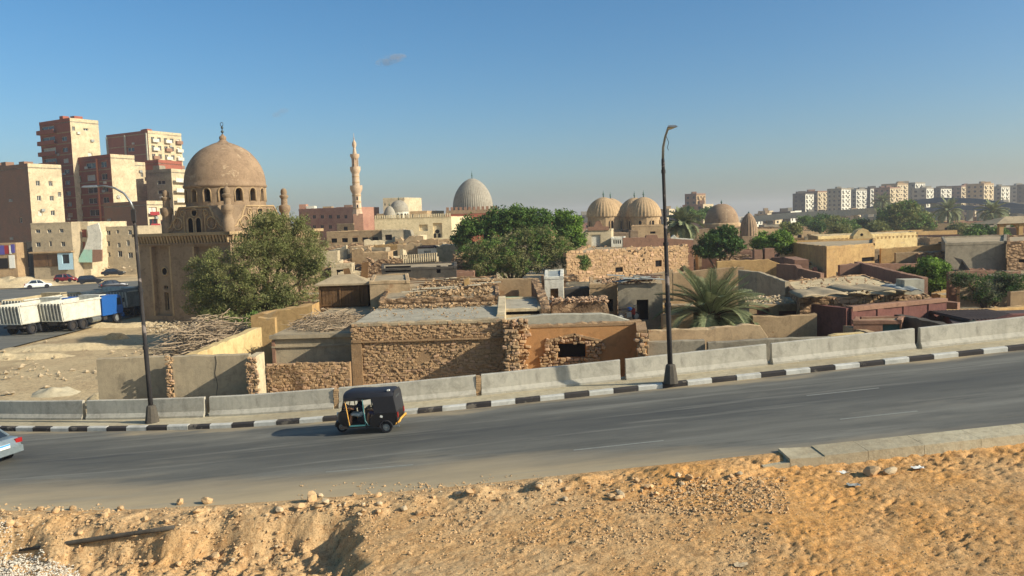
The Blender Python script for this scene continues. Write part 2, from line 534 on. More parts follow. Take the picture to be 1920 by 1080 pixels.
mb.m = [0] * len(mb.f)
struct('ground', mb, M['ground'], True)

# ------------------------------------------------------------------ main road
def strip(f0, f1, zf, x0, x1, n, rows=1):
    """sheet between two lines y=f0(x), y=f1(x); 'across' runs 0..1"""
    m = MB(); ac = []
    for i in range(n + 1):
        x = lerp(x0, x1, i / n)
        for r in range(rows + 1):
            t = r / rows
            m.v.append((x, lerp(f0(x), f1(x), t), zf(x)))
            ac.append(t)
    k = rows + 1
    for i in range(n):
        for r in range(rows):
            m.f.append((i * k + r, (i + 1) * k + r, (i + 1) * k + r + 1, i * k + r + 1))
    m.m = [0] * len(m.f)
    return m, ac
m, ac = strip(lambda x: yn(x) - .3, yk, zr, -90, 110, 220, 8)
road = struct('road', m, M['asphalt'], True)
at = road.data.attributes.new('across', 'FLOAT', 'POINT')
at.data.foreach_set('value', ac)
# faint worn lane dashes
def dash(x0, x1, off, w=.09):
    mm, _ = strip(lambda x: yn(x) + off - w / 2, lambda x: yn(x) + off + w / 2, lambda x: zr(x) + .005, x0, x1, 6)
    o = struct('road_marking', mm, M['linepaint'])
    return o
for i, (a, b, yy) in enumerate([(1075, 1245, 834), (1515, 1645, 739), (610, 775, 878), (1575, 1720, 777)]):
    pa = G(a, yy + (8 if i != 4 else 0), zr((a - 960) / 1500 * 26)); pb = G(b, yy - (8 if i != 4 else 0), zr((b - 960) / 1500 * 26))
    dash(pa.x, pb.x, (pa.y + pb.y) / 2 - yn((pa.x + pb.x) / 2))

# ------------------------------------------------------------------ striped kerb, pavement
KERB = struct('kerb', strip(lambda x: yk(x) + .05, lambda x: yk(x) + .2, lambda x: zr(x) + .02, -60, 80, 140)[0], M['concrete'])
for i in range(-26, 34):
    x0, x1 = i + .012, i + .988
    y0, y1 = yk(x0), yk(x1)
    mb = MB()
    rr = random.Random(i)
    top = .185 + rr.uniform(-.012, .012)
    dy = rr.uniform(-.012, .012)
    vs = []
    for x, y in ((x0, y0), (x1, y1)):
        for oy, oz in ((dy, -.1), (dy, top - .04), (dy + .04, top), (.26, top), (.26, -.1)):
            vs.append((x, y + oy, zr(x) + oz))
    fs = [(k, k + 5, (k + 1) % 5 + 5, (k + 1) % 5) for k in range(5)] + [(0, 1, 2, 3, 4), (9, 8, 7, 6, 5)]
    mb.add(vs, fs)
    o = part('kerb_stone', mb, M['kerbblack'] if i % 2 == 0 else M['kerbwhite'], KERB)
m, _ = strip(lambda x: yk(x) + .255, lambda x: yk(x) + 2.3, lambda x: zr(x) + .165, -60, 80, 160)
struct('pavement', m, M['pavement'], True)

# ------------------------------------------------------------------ concrete barrier blocks
gaps = [-33., -26.3, -20.1, -13.75, -7.75, -1.55, 4.62, 10.85, 17.15, 23.4, 29.6]
prof = [(0, 0), (0, .1), (.13, .27), (.17, .86), (.19, .88), (.36, .88), (.38, .86), (.42, .27), (.55, .1), (.55, 0)]
bl = ['on the lowest end of the curving road', 'beside the low end of the road before the first gap',
      'two blocks before the black lamp post that leans', 'behind the black lamp post with the drooping arm',
      'in front of the broken plaster wall panels', 'behind the black three-wheeler', 'in front of the tall rubble-stone wall',
      'in front of the orange ruined room, with lamp post shadow', 'below the grey plaster wall past the upright lamp post',
      'in front of the maroon courtyard wall, on the climb', 'at the top end of the climbing road']
for i in range(len(gaps) - 1):
    x0, x1 = gaps[i] + .12, gaps[i + 1] - .12
    mb = MB(); n = 8
    rr = random.Random(40 + i)
    tl, yo = rr.uniform(-.02, .02), rr.uniform(-.05, .05)
    for k in range(n + 1):
        x = lerp(x0, x1, k / n)
        for (py, pz) in prof:
            mb.v.append((x, yk(x) + 1.5 + yo + py + tl * pz, zr(x) + .15 + pz * (1 + .012 * nz(x, py, i, 1.3))))
    q = len(prof)
    for k in range(n):
        for j in range(q - 1):
            mb.f.append((k * q + j, (k + 1) * q + j, (k + 1) * q + j + 1, k * q + j + 1))
    mb.f.append(tuple(range(q))); mb.f.append(tuple(n * q + j for j in range(q))[::-1])
    mb.m = [0] * len(mb.f)
    solo('concrete_barrier', mb, M['barrier'], 'grey concrete barrier block ' + bl[i], 'barrier', 'concrete barrier blocks along the pavement')
# brick infill seen in two of the gaps
for gx, lab in ((-7.75, 'rough brick pier filling the barrier gap behind the three-wheeler'), (-1.55, 'rough brick pier filling the barrier gap below the rubble wall')):
    t = thing('gap_pier', lab, 'pier', (gx, yk(gx) + 1.72, zr(gx) + .15))
    for r in range(9):
        mb = MB()
        mb.box((R_.uniform(-.015, .015), 0, .05 + r * .095), (.2, .2, .082), R_.uniform(-.08, .08))
        part('brick', mb, M['stone'], t, world=False)

# ------------------------------------------------------------------ lamp posts
M['postblack'] = m_plaster('post_paint', srgb(48, 46, 48), srgb(66, 62, 60), bump=.2, stain=.1, peel=srgb(128, 116, 110))
def lamp_post(base, top, arm, label, head_rz):
    t = thing('street_lamp', label, 'lamp post', base)
    b = MB()
    b.lathe((0, 0, 0), [(.31, 0), (.30, .05), (.20, .72), (.17, .76), (.12, .78)], 10)
    part('concrete_foot', b, M['darkwall'], t, world=False)
    d = top - base
    b = MB()
    b.tube([d * k for k in (.07, .35, .36, .62, .63, .985, 1.0)], [.105, .098, .088, .082, .072, .066, .06], 12)
    part('pole', b, M['postblack'], t, True, world=False)
    for k, r in ((.355, .125), (.625, .11), (.945, .085)):
        b = MB(); b.tube([d * (k - .008), d * (k + .008)], r, 12)
        part('collar', b, M['postblack'], t, .5, world=False)
    b = MB(); b.tube([d + Vector(a) for a in arm], [.055] * 2 + [.045] * (len(arm) - 2), 10)
    part('arm', b, M['steel'], t, True, world=False)
    e = d + Vector(arm[-1])
    dr = (Vector(arm[-1]) - Vector(arm[-2])).normalized()
    fl = Vector((dr.x, dr.y, dr.z * .35)).normalized()
    sd = fl.cross(Vector((0, 0, 1))).normalized()
    nn = sd.cross(fl)
    b = MB()
    vs = [e + fl * a + sd * w + nn * h for a, w, h in ((-.05, -.09, -.05), (-.05, .09, -.05), (.6, .2, -.05), (.6, -.2, -.05), (0, -.06, .05), (0, .06, .05), (.5, .13, .03), (.5, -.13, .03))]
    b.add(vs, [(3, 2, 1, 0), (4, 5, 6, 7), (0, 1, 5, 4), (1, 2, 6, 5), (2, 3, 7, 6), (3, 0, 4, 7)])
    hd = part('lamp_head', b, M['steel'], t, world=False)
    b = MB()
    vs = [e + fl * a + sd * w - nn * .058 for a, w in ((.08, -.09), (.08, .09), (.5, .13), (.5, -.13))]
    b.add(vs, [(0, 1, 2, 3)])
    part('lens', b, M['whitepaint'], hd, world=False)
    return t, d
b1 = Vector((-16.1, 34.83, zr(-16.1) + .165))
t1, d1 = lamp_post(b1, P(250, 392, 34.83), [(0, 0, 0), (-.1, 0, .3), (-.35, 0, .68), (-.75, 0, .93), (-1.15, 0, 1.02), (-1.5, 0, 1.03)], 'black lamp post whose arm curves over, beside the domed mausoleum', 0)
b2 = Vector((6.34, 32.1, zr(6.34) + .165))
t2, d2 = lamp_post(b2, P(1243, 298, 32.1), [(0, 0, 0), (.0, -.1, .45), (.04, -.35, .85), (.06, -.7, 1.06), (.07, -.95, 1.1)], 'tall black lamp post standing in front of the date palm', 0)
b = MB(); b.tube([d2 + Vector(a) for a in ((.05, -.4, .88), (.16, -.42, .6), (.1, -.4, .4), (.15, -.41, .3))], .012, 5)
part('loose_cable', b, M['black'], t2, world=False)
b = MB(); b.box(tuple(d1 * .97 + Vector((.03, -.09, 0))), (.18, .12, .5))
part('junction_box', b, M['postblack'], t1, world=False)

# ------------------------------------------------------------------ near verge: dug sand with a berm
XE = -4.55                                     # right end of the dug strip
def verge_z(x, y):
    n = yn(x)
    z = zr(x) + .015 - .08 * sstep(.3, 1.4, n - y)
    d = n - y                                   # distance in front of the road edge
    w = sstep(7.5, 5., x)
    bank = math.exp(-((d - 1.15 - .25 * nz(x, 0, 1, .7)) / .6) ** 2) * (.18 + .22 * nz(x, y, 2, 1.1)) * w
    z += max(0, bank)
    z -= .14 * sstep(5.5, 8.5, x) * sstep(.7, 1.1, d)
    # dug strip
    xe = XE + .5 * nz(0, y, 4, 1.3) + .28 * (d - 2.0)
    toe = 1.9 + .4 * nz(x, 0, 6, .8)
    side = sstep(xe + .25, xe - .55, x)
    dug = side * sstep(toe - .35, toe + .45 + .25 * nz(x, y, 8, 2.), d)
    z -= .7 * dug * (1 - .5 * sstep(3.0, 5.5, d))
    g = nz(x * .6, y, 5, .6) * .05 + nz(x, y, 1, 2.6) * .018
    rough = .6 + .9 * sstep(-.2, .5, nz(x, y, 9, .45)) + .8 * dug
    z += g + rough * (.022 * nz(x, y, 2, 7.5) + .022 * nz(x, y, 3, 15) + .018 * nz(x, y, 4, 31))
    # trodden hollows
    a_ = x * .8 + y * .6; b_ = -x * .6 + y * .8
    h = nz(a_ * .8, b_ * 1.5, 12, 4.6); h2 = nz(a_, b_ * 1.4, 22, 8.5)
    flat = sstep(-.35, .25, nz(x, y, 15, .5))
    z -= (.13 * max(0, h - .05) + .09 * max(0, h2 - .05)) * (.3 + .7 * flat) * (.4 + .6 * sstep(2, 8, x))
    # clods on the berm
    cl = math.exp(-((d - 1.2) / .75) ** 2) * w
    z += cl * (.11 * max(0, nz(x, y, 33, 4.2)) + .07 * max(0, nz(x, y, 34, 9.)))
    z += dug * (.16 * nz(x, y, 36, 2.2) + .15 * max(0, nz(x, y, 35, 5.)) + .08 * max(0, nz(x, y, 37, 11.)))
    z *= 1
    return lerp(z, zr(x) + .004, sstep(.45, .05, d))
mb = MB()
x0, x1, dx = -24., 27., .058
dl, dh, dd = -.15, 12.6, .058
NX, ND = int((x1 - x0) / dx), int((dh - dl) / dd)
for j in range(ND + 1):
    d = dh - j * dd
    for i in range(NX + 1):
        x = x0 + i * dx
        y = yn(x) - d
        mb.v.append((x, y, verge_z(x, y) if d > .02 else zr(x) - .05))
k = NX + 1
mb.f = [(j * k + i, j * k + i + 1, (j + 1) * k + i + 1, (j + 1) * k + i) for j in range(ND) for i in range(NX)]
mb.m = [0] * len(mb.f)
struct('sand_verge', mb, M['verge'], True)
# the same sand carries on around, coarser
mb = MB()
xs2 = axis(-300, 300, -40, 40, 1.); ds2 = [0.25, 1.0, 2., 4., 8., 12.6, 18, 30, 60, 120]
for d in ds2[::-1]:
    for x in xs2:
        y = yn(x) - d
        inside = x0 + .2 < x < x1 - .2 and .3 < d < 12.4
        mb.v.append((x, y, zr(max(-60, min(60, x))) - (.16 if not inside else 1.6) - .02))
k = len(xs2)
mb.f = [(j * k + i, j * k + i + 1, (j + 1) * k + i + 1, (j + 1) * k + i) for j in range(len(ds2) - 1) for i in range(k - 1)]
mb.m = [0] * len(mb.f)
struct('sand_bank', mb, M['verge'], True)

def on_verge(px, py):
    z = 1.5
    for _ in range(12):
        p = G(px, py, z)
        z = lerp(z, verge_z(p.x, p.y), .7)
    p = G(px, py, z)
    return Vector((p.x, p.y, verge_z(p.x, p.y)))

# rocks: shared lumps
def rock_mesh(name, seed, mat, sub=2, ang=.42):
    bm = bmesh.new()
    bmesh.ops.create_icosphere(bm, subdivisions=sub, radius=1)
    rr = random.Random(seed)
    pl = [(Vector((rr.gauss(0, 1), rr.gauss(0, 1), rr.gauss(0, .8))).normalized(), rr.uniform(.55, .85)) for _ in range(9)]
    for v in bm.verts:
        for n, h in pl:
            e = v.co.dot(n) - h
            if e > 0: v.co -= n * e
        v.co *= 1 + ang * .35 * noise.noise(v.co * 1.7 + Vector((seed, 0, 0)))
    me = bpy.data.meshes.new(name)
    bm.to_mesh(me); bm.free()
    me.materials.append(mat)
    return me
ROCKS = [rock_mesh('rock', s, M['rock']) for s in range(8)] + [rock_mesh('rock', s, M['rockpale']) for s in range(20, 24)]
def rock(px, py, size, label, group=None, pale=False, flat=.7):
    p = on_verge(px, py)
    o = link('rock', ROCKS[R_.randrange(8, 12) if pale else R_.randrange(0, 8)], None, (p.x, p.y, p.z + size * .22))
    o.scale = (size * R_.uniform(.8, 1.25) * .5, size * R_.uniform(.8, 1.2) * .5, size * R_.uniform(.8, 1.1) * flat * .5)
    o.rotation_euler = (R_.uniform(-.3, .3), R_.uniform(-.3, .3), R_.uniform(0, 6.28))
    return tag(o, label, 'rock', group)
rock(585, 941, .44, 'largest pale rock standing up on the edge of the dusty verge', flat=1.2)
rock(338, 945, .30, 'pinkish boulder at the top of the dug bank', flat=.9)
rock(388, 943, .34, 'flat-topped boulder next to the pinkish one above the dug bank', flat=.7)
rock(370, 962, .30, 'rust-stained stone wedged under two boulders on the dug bank')
rock(196, 970, .30, 'pale angular stone lying above the half-buried pipe')
rock(1635, 893, .55, 'dark hollowed lump of sandstone below the concrete median edge', flat=.55)
rock(1668, 888, .40, 'pale chunk of broken concrete leaning by the median edge', pale=True)
rock(880, 924, .3, 'low flat rock at the dusty road edge', flat=.5)
rock(20, 990, .30, 'orange-brown rock lying at the end of the buried pipe')
gl = 'loose stone scattered along the sandy roadside bank'
cnt = 0
while cnt < 230:
    px = R_.uniform(0, 1440)
    lo = lerp(948, 880, px / 1440)
    py = lo + abs(R_.gauss(0, 38)) + 3
    if px < 560: py = R_.uniform(948, 1062)
    if py > 1075: continue
    s = .07 + R_.random() ** 3 * .2
    rock(px, py, s, gl, 'loose stones on the sandy bank', R_.random() < .35)
    cnt += 1
# finer rubble nobody could count
def pebbles(name, pts, mat, kind='stuff'):
    """pts: (x,y,z,size)"""
    vs, fs = [], []
    rr = random.Random(5)
    O = [(1, 0, 0), (-1, 0, 0), (0, 1, 0), (0, -1, 0), (0, 0, 1), (0, 0, -1)]
    Fc = [(0, 2, 4), (2, 1, 4), (1, 3, 4), (3, 0, 4), (2, 0, 5), (1, 2, 5), (3, 1, 5), (0, 3, 5)]
    for (x, y, z, s) in pts:
        b = len(vs)
        a = rr.uniform(0, 6.28); ca, sa = math.cos(a), math.sin(a)
        sx, sy, sz = s * rr.uniform(.6, 1.3), s * rr.uniform(.6, 1.3), s * rr.uniform(.4, .9)
        for ox, oy, oz in O:
            ox = ox * sx + rr.uniform(-.3, .3) * s; oy = oy * sy + rr.uniform(-.3, .3) * s
            vs.append((x + ox * ca - oy * sa, y + ox * sa + oy * ca, z + oz * sz + s * .2))
        fs += [tuple(i + b for i in f) for f in Fc]
    m_ = MB(); m_.v = vs; m_.f = fs; m_.m = [0] * len(fs)
    return struct(name, m_, mat, False, kind)
def clump(px0, py0, px1, py1, n, smin, smax, nscale=1.2, thr=-.1):
    out = []
    while len(out) < n:
        px, py = R_.uniform(px0, px1), R_.uniform(py0, py1)
        p = on_verge(px, py)
        if nz(p.x, p.y, 31, nscale) < thr + R_.uniform(-.25, .25): continue
        out.append((p.x, p.y, p.z, smin + (smax - smin) * R_.random() ** 3))
    return out
pts = []
for a in [(560, 905, 1450, 1020, 3600, .010, .055), (0, 945, 640, 1075, 2000, .012, .07), (600, 960, 1420, 1078, 2600, .008, .04)]: pts += clump(*a)
pts += clump(1180, 895, 1480, 965, 1700, .018, .06, .9, -.25)
pts += clump(1400, 895, 1910, 1078, 1400, .008, .03)
pts += clump(900, 890, 1440, 940, 400, .015, .05)
g = pebbles('rubble_gravel', pts, M['rock'])
pts = []
while len(pts) < 2600:
    px, py = R_.uniform(-60, 150), R_.uniform(1018, 1090)
    if (px + 20) / 170 + (1080 - py) / 62 > 1.05 + R_.uniform(-.1, .1): continue
    p = on_verge(px, py)
    pts.append((p.x, p.y, p.z + R_.random() * .12, R_.uniform(.014, .034)))
g2 = pebbles('white_gravel', pts, M['whitegravel'])
for o, l in ((g, 'pinkish rubble and gravel strewn over the sandy bank'), (g2, 'heap of clean white gravel on the sand')): o['label'] = l; o['category'] = 'gravel'
# half-buried pipe in the dug strip
pa, pb = on_verge(38, 1002), on_verge(330, 998)
b = MB()
d = pb - pa
pp = [Vector((lerp(pa.x, pb.x, k / 6), lerp(pa.y, pb.y, k / 6) - .1, lerp(pa.z, pb.z, k / 6) - .005)) for k in range(7)]
b.tube(pp, [.03, .06, .065, .07, .065, .06, .06], 12)
solo('drain_pipe', b, M['darkwall'], 'grey pipe half buried in the dug sandy strip', 'pipe', smooth=True)

# ------------------------------------------------------------------ concrete median edge on the climb
MED = struct('median_kerb', strip(lambda x: yn(x) - .9, lambda x: yn(x) - .05, lambda x: zr(x) + .04, 8., 60, 60)[0], M['concrete'])
x = 6.75
rr = random.Random(3)
i = 0
while x < 30:
    L = 1.55 if i > 2 else (.75, .95, 1.2)[i]
    jit = .03 if i < 2 else .004
    mb = MB()
    x0_, x1_ = x + .006, x + L - .006
    dzs = [rr.uniform(-jit, jit) for _ in range(4)]
    vs = []
    for (xx, oy), dz in zip(((x0_, -1.0), (x1_, -1.0), (x1_, 0), (x0_, 0)), dzs): vs.append((xx, yn(xx) + oy, zr(xx) - .42))
    for (xx, oy), dz in zip(((x0_, -.985), (x1_, -.985), (x1_, 0), (x0_, 0)), dzs): vs.append((xx, yn(xx) + oy + (dz if i < 4 else 0), zr(xx) + .075 + dz - (.1 if i == 0 else 0)))
    mb.add(vs, [(3, 2, 1, 0), (4, 5, 6, 7), (0, 1, 5, 4), (1, 2, 6, 5), (2, 3, 7, 6), (3, 0, 4, 7)])
    part('kerb_slab', mb, M['pavement'], MED)
    x += L; i += 1

# ------------------------------------------------------------------ the lower road with the lorries, and the road beyond it
def quadstrip(name, pts, z, mat):
    mb = MB()
    n = len(pts)
    mb.v = [(a[0], a[1], z + ground_z(a[0], a[1]) * 0) for a in pts]
    mb.f = [tuple(range(n))]; mb.m = [0]
    return struct(name, mb, mat)
mb = MB()
N = 40
for i in range(N + 1):
    y = lerp(40, 200, i / N)
    xr = -42.4 - .0009 * (y - 80) ** 2 * (1 if y > 80 else .6)
    for xx in (xr - 15, xr):
        mb.v.append((xx, y, .16))
mb.f = [(2 * i, 2 * i + 1, 2 * i + 3, 2 * i + 2) for i in range(N)]; mb.m = [0] * N
struct('lower_road', mb, M['asphalt2'])
mb = MB()
a0, a1, b0, b1_ = G(-60, 574, 0), G(270, 537, 0), G(-60, 549, 0), G(270, 527.5, 0)
for t in (0, .33, .66, 1, 1.5):
    for p, q in ((a0, a1), (b0, b1_)):
        w = p.lerp(q, t); mb.v.append((w.x, w.y, .2))
mb.f = [(2 * i, 2 * i + 2, 2 * i + 3, 2 * i + 1) for i in range(4)]; mb.m = [0] * 4
struct('far_road', mb, M['asphalt2'])

# ------------------------------------------------------------------ walls, blocks and openings
def facade(mb, A, B, z0, z1, ops=(), depth=.22, m=0, mback=None):
    """vertical face A->B (outward normal to the right of the walk) with recessed openings (u0,u1,v0,v1)"""
    A = Vector((A[0], A[1])); B = Vector((B[0], B[1]))
    L = (B - A).length
    u = (B - A) / L
    n = Vector((u.y, -u.x))
    ops = [(max(.02, a), min(L - .02, b), max(z0 + .001, c), min(z1 - .02, d)) for a, b, c, d in ops if b > .05 and a < L - .05 and d > z0]
    us = sorted({0., L, *[o[0] for o in ops], *[o[1] for o in ops]})
    vs = sorted({z0, z1, *[o[2] for o in ops], *[o[3] for o in ops]})
    pt = lambda a, z, d=0.: (A.x + u.x * a - n.x * d, A.y + u.y * a - n.y * d, z)
    for i in range(len(us) - 1):
        for j in range(len(vs) - 1):
            cu, cv = (us[i] + us[i + 1]) / 2, (vs[j] + vs[j + 1]) / 2
            if any(o[0] < cu < o[1] and o[2] < cv < o[3] for o in ops): continue
            mb.quad(pt(us[i], vs[j]), pt(us[i + 1], vs[j]), pt(us[i + 1], vs[j + 1]), pt(us[i], vs[j + 1]), m)
    for a, b, c, d in ops:
        mb.quad(pt(a, c), pt(a, d), pt(a, d, depth), pt(a, c, depth), m)
        mb.quad(pt(b, c, depth), pt(b, d, depth), pt(b, d), pt(b, c), m)
        mb.quad(pt(a, d), pt(b, d), pt(b, d, depth), pt(a, d, depth), m)
        mb.quad(pt(a, c, depth), pt(b, c, depth), pt(b, c), pt(a, c), m)
        if mback is not None:
            mb.quad(pt(a, c, depth), pt(b, c, depth), pt(b, d, depth), pt(a, d, depth), mback)
    return u, n, pt

def px_ops(A, B, rects):
    """photo rectangles -> openings on the face A->B"""
    A3 = Vector((A[0], A[1], 0)); B3 = Vector((B[0], B[1], 0))
    u = (B3 - A3).normalized(); n = Vector((u.y, -u.x, 0))
    out = []
    for (x0, y0, x1, y1) in rects:
        a = on_plane(x0, (y0 + y1) / 2, A3, n); b = on_plane(x1, (y0 + y1) / 2, A3, n)
        c = on_plane((x0 + x1) / 2, y1, A3, n); d = on_plane((x0 + x1) / 2, y0, A3, n)
        p, q = (a - A3).dot(u), (b - A3).dot(u)
        out.append((min(p, q), max(p, q), c.z, d.z))
    return out

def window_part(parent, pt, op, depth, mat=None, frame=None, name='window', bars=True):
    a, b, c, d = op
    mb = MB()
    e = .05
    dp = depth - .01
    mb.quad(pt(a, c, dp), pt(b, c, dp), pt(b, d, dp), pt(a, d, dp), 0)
    if frame is not None:
        def bar(u0, u1, v0, v1):
            q = [pt(u0, v0, dp - .05), pt(u1, v0, dp - .05), pt(u1, v1, dp - .05), pt(u0, v1, dp - .05),
                 pt(u0, v0, dp - .003), pt(u1, v0, dp - .003), pt(u1, v1, dp - .003), pt(u0, v1, dp - .003)]
            mb.add(q, [(0, 1, 2, 3), (1, 5, 6, 2), (4, 0, 3, 7), (3, 2, 6, 7), (0, 4, 5, 1)], 1)
        w = min(.09, (b - a) * .12)
        bar(a, a + w, c, d); bar(b - w, b, c, d); bar(a + w, b - w, c, c + w); bar(a + w, b - w, d - w, d)
        if bars: bar((a + b) / 2 - w / 2, (a + b) / 2 + w / 2, c + w, d - w)
    return part(name, mb, [mat or M['glass'], frame or M['wood']], parent)

def run_mesh(pts, thick=.35, zbot=-.2, jit=.06, step=.35, seed=0, chunk=0.):
    """free-standing wall along a list of top points; outward face is to the right of the walk; top uneven"""
    rr = random.Random(seed)
    P3 = [Vector(p) for p in pts]
    st = []
    for i in range(len(P3) - 1):
        L = (P3[i + 1] - P3[i]).length
        n = max(1, int(L / step))
        for k in range(n): st.append(P3[i].lerp(P3[i + 1], k / n))
    st.append(P3[-1])
    mb = MB()
    for i, p in enumerate(st):
        t = st[min(i + 1, len(st) - 1)] - st[max(i - 1, 0)]
        t.z = 0
        t.normalize()
        n = Vector((t.y, -t.x, 0))
        dz = jit * (nz(p.x, p.y, seed, 1.7) + .6 * rr.uniform(-1, 1))
        if chunk and nz(p.x, p.y, seed + 50, .8) > .25: dz -= chunk * rr.uniform(.4, 1)
        w = .012 * nz(p.x, p.y, seed + 3, 2.)
        q = p - n * thick
        mb.v += [(p.x + n.x * w, p.y + n.y * w, zbot), (p.x + n.x * w, p.y + n.y * w, p.z + dz - .03), (p.x - n.x * .04, p.y - n.y * .04, p.z + dz),
                 (q.x, q.y, p.z + dz * .6 + jit * rr.uniform(-.5, .5)), (q.x, q.y, zbot)]
    for i in range(len(st) - 1):
        a, b = i * 5, i * 5 + 5
        for j in range(4): mb.f.append((a + j, b + j, b + j + 1, a + j + 1))
    mb.f.append((0, 1, 2, 3, 4)); e = (len(st) - 1) * 5
    mb.f.append((e + 4, e + 3, e + 2, e + 1, e))
    mb.m = [0] * len(mb.f)
    return mb
WSEED = [0]
def wall(label, pts, mat, Y=None, z=None, thick=.35, zbot=-.2, jit=.05, name='courtyard_wall', cat='wall', chunk=0., group=None, step=.35):
    """pts: (px,py) with one depth Y or one level z, or (px,py,Y)"""
    W = []
    for p in pts:
        if len(p) == 3: W.append(P(*p))
        elif z is not None: W.append(G(p[0], p[1], z))
        else: W.append(P(p[0], p[1], Y))
    WSEED[0] += 1
    mb = run_mesh(W, thick, zbot, jit, step, WSEED[0], chunk)
    return solo(name, mb, mat, label, cat, group)

def block(label, pts, z, wmat, rmat=None, wins=None, z0=-.3, parapet=.15, name='house', cat='house', group=None, jit=.05, Y=None,
          pmat=None, glass=None, frame=None, fmats=None, foot=None, depth=.22, pthick=.25, doors=None):
    """flat-roofed block whose roof outline is seen at pts (front-left, front-right, back-right, back-left) on level z"""
    WSEED[0] += 1
    F = foot or [G(a, b, z) for a, b in pts]
    F = [Vector((f[0], f[1])) for f in F]
    c = sum(F, Vector((0, 0))) / len(F)
    t = thing(name, label, cat, (c.x, c.y, 0), 0, group)
    wins = wins or {}; doors = doors or {}
    N = len(F)
    for i in range(N):
        A, B = F[i], F[(i + 1) % N]
        mb = MB()
        ops = px_ops(A, B, wins.get(i, ()))
        dps = px_ops(A, B, doors.get(i, ()))
        u, n, pt = facade(mb, A, B, z0, z, ops + dps, depth)
        part('wall', mb, (fmats or {}).get(i, wmat), t)
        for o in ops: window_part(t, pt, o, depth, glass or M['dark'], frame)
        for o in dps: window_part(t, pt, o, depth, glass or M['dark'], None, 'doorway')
    mb = MB()
    mb.add([(f.x, f.y, z - (.0 if not parapet else .02)) for f in F], [tuple(range(N))])
    part('roof', mb, rmat or M['mudroof'], t)
    if parapet:
        for i in range(N):
            A, B = F[i], F[(i + 1) % N]
            d = (B - A).normalized(); nn = Vector((d.y, -d.x))
            A2 = A + nn * .03 - d * .028; B2 = B + nn * .03 + d * .028 - d * (pthick + .03) 
            A2 = A2 if True else A
            mb = run_mesh([(A2.x, A2.y, z + parapet), (B2.x, B2.y, z + parapet)], pthick, z - .12, jit, .4, WSEED[0] + i)
            part('parapet', mb, pmat or (fmats or {}).get(i, wmat), t)
    return t

# ------------------------------------------------------------------ loose stones for the rubble walls
def stone_mesh(seed, mat):
    bm = bmesh.new()
    bmesh.ops.create_cube(bm, size=1)
    rr = random.Random(seed)
    for v in bm.verts: v.co += Vector((rr.uniform(-.13, .13), rr.uniform(-.1, .1), rr.uniform(-.13, .13)))
    bmesh.ops.bevel(bm, geom=list(bm.edges), offset=.14, segments=1, affect='EDGES')
    me = bpy.data.meshes.new('stone')
    bm.to_mesh(me); bm.free()
    me.materials.append(mat)
    return me
STONES = [stone_mesh(s, M['stone']) for s in range(6)] + [stone_mesh(s, M['stone_pink']) for s in range(10, 13)]
def stone_patch(parent, p0, u, n, W, H, size=.24, mask=None, cap=300, proud=.1, fall=.9, seed=1, row=None, extra='rubble_fill'):
    """courses of rough stones on a face; p0 lower-left corner, u along, n outward"""
    rr = random.Random(seed)
    u = Vector((u[0], u[1], 0)).normalized(); n = Vector((n[0], n[1], 0)).normalized(); p0 = Vector(p0)
    L = []
    z = 0.
    while z < H:
        h = (row or size * .6) * rr.uniform(.7, 1.35)
        a = -rr.uniform(0, size)
        while a < W:
            w = size * rr.choice((.45, .6, .8, 1., 1.3, 1.6)) * rr.uniform(.85, 1.15)
            ca, cz = a + w / 2, z + h / 2 + .09 * noise.noise(Vector((a * .9, z * .5, seed))) + rr.uniform(-.03, .03)
            if 0 < ca < W and rr.random() < fall and (mask is None or mask(ca, cz)):
                L.append((ca, cz, w, h))
            a += w
        z += h
    L.sort(key=lambda s: -s[2] * s[3])
    o0 = origin(parent)
    ang = math.atan2(u.y, u.x)
    rest = MB()
    for k, (ca, cz, w, h) in enumerate(L):
        c = p0 + u * ca + Vector((0, 0, cz)) + n * rr.uniform(-.03, .03)
        sc = Vector((w * rr.uniform(.8, 1.0), proud * 2 * rr.uniform(.6, 1.4), h * rr.uniform(.7, 1.1)))
        rot = (rr.uniform(-.18, .18), rr.gauss(0, .22), ang + rr.uniform(-.2, .2))
        me = STONES[rr.randrange(len(STONES))]
        if k < cap:
            o = link('stone', me, parent, c - o0)
            o.scale = sc; o.rotation_euler = rot
        else:
            mt = Matrix.LocRotScale(c, __import__('mathutils').Euler(rot), sc)
            rest.add([mt @ v.co for v in me.vertices], [tuple(p.vertices) for p in me.polygons])
    if rest.v:
        o = part(extra, rest, M['stone'], parent)
        o['kind'] = 'stuff'
    return len(L)

# ================================================================== first row behind the barrier
# plaster panels and the broken stub (left)
wall('grey-beige plaster wall panel with a clean free end, beside the lamp post', [(180, 673), (314, 668)], M['panel'], Y=38.0, thick=.3, zbot=.0, jit=.02)
t = thing('courtyard_wall', 'cracked plaster wall panel between two broken stone edges', 'wall', P(390, 740, 37.2))
part('wall_core', run_mesh([P(322, 668, 37.2), P(466, 665, 37.2)], .35, 0, .03, .3, 4), M['panel'], t)
pa = P(316, 750, 37.15)
stone_patch(t, (pa.x, pa.y, .4), (1, 0), (0, -1), .26, 3.25, .15, None, 90, .07, .95, 3)
b = MB(); q = [P(x, y, 37.185) for x, y in ((404, 667), (406, 680), (403, 700), (408, 722), (405, 748))]
b.tube(q, .012, 4)
part('crack', b, M['darkwall'], t)
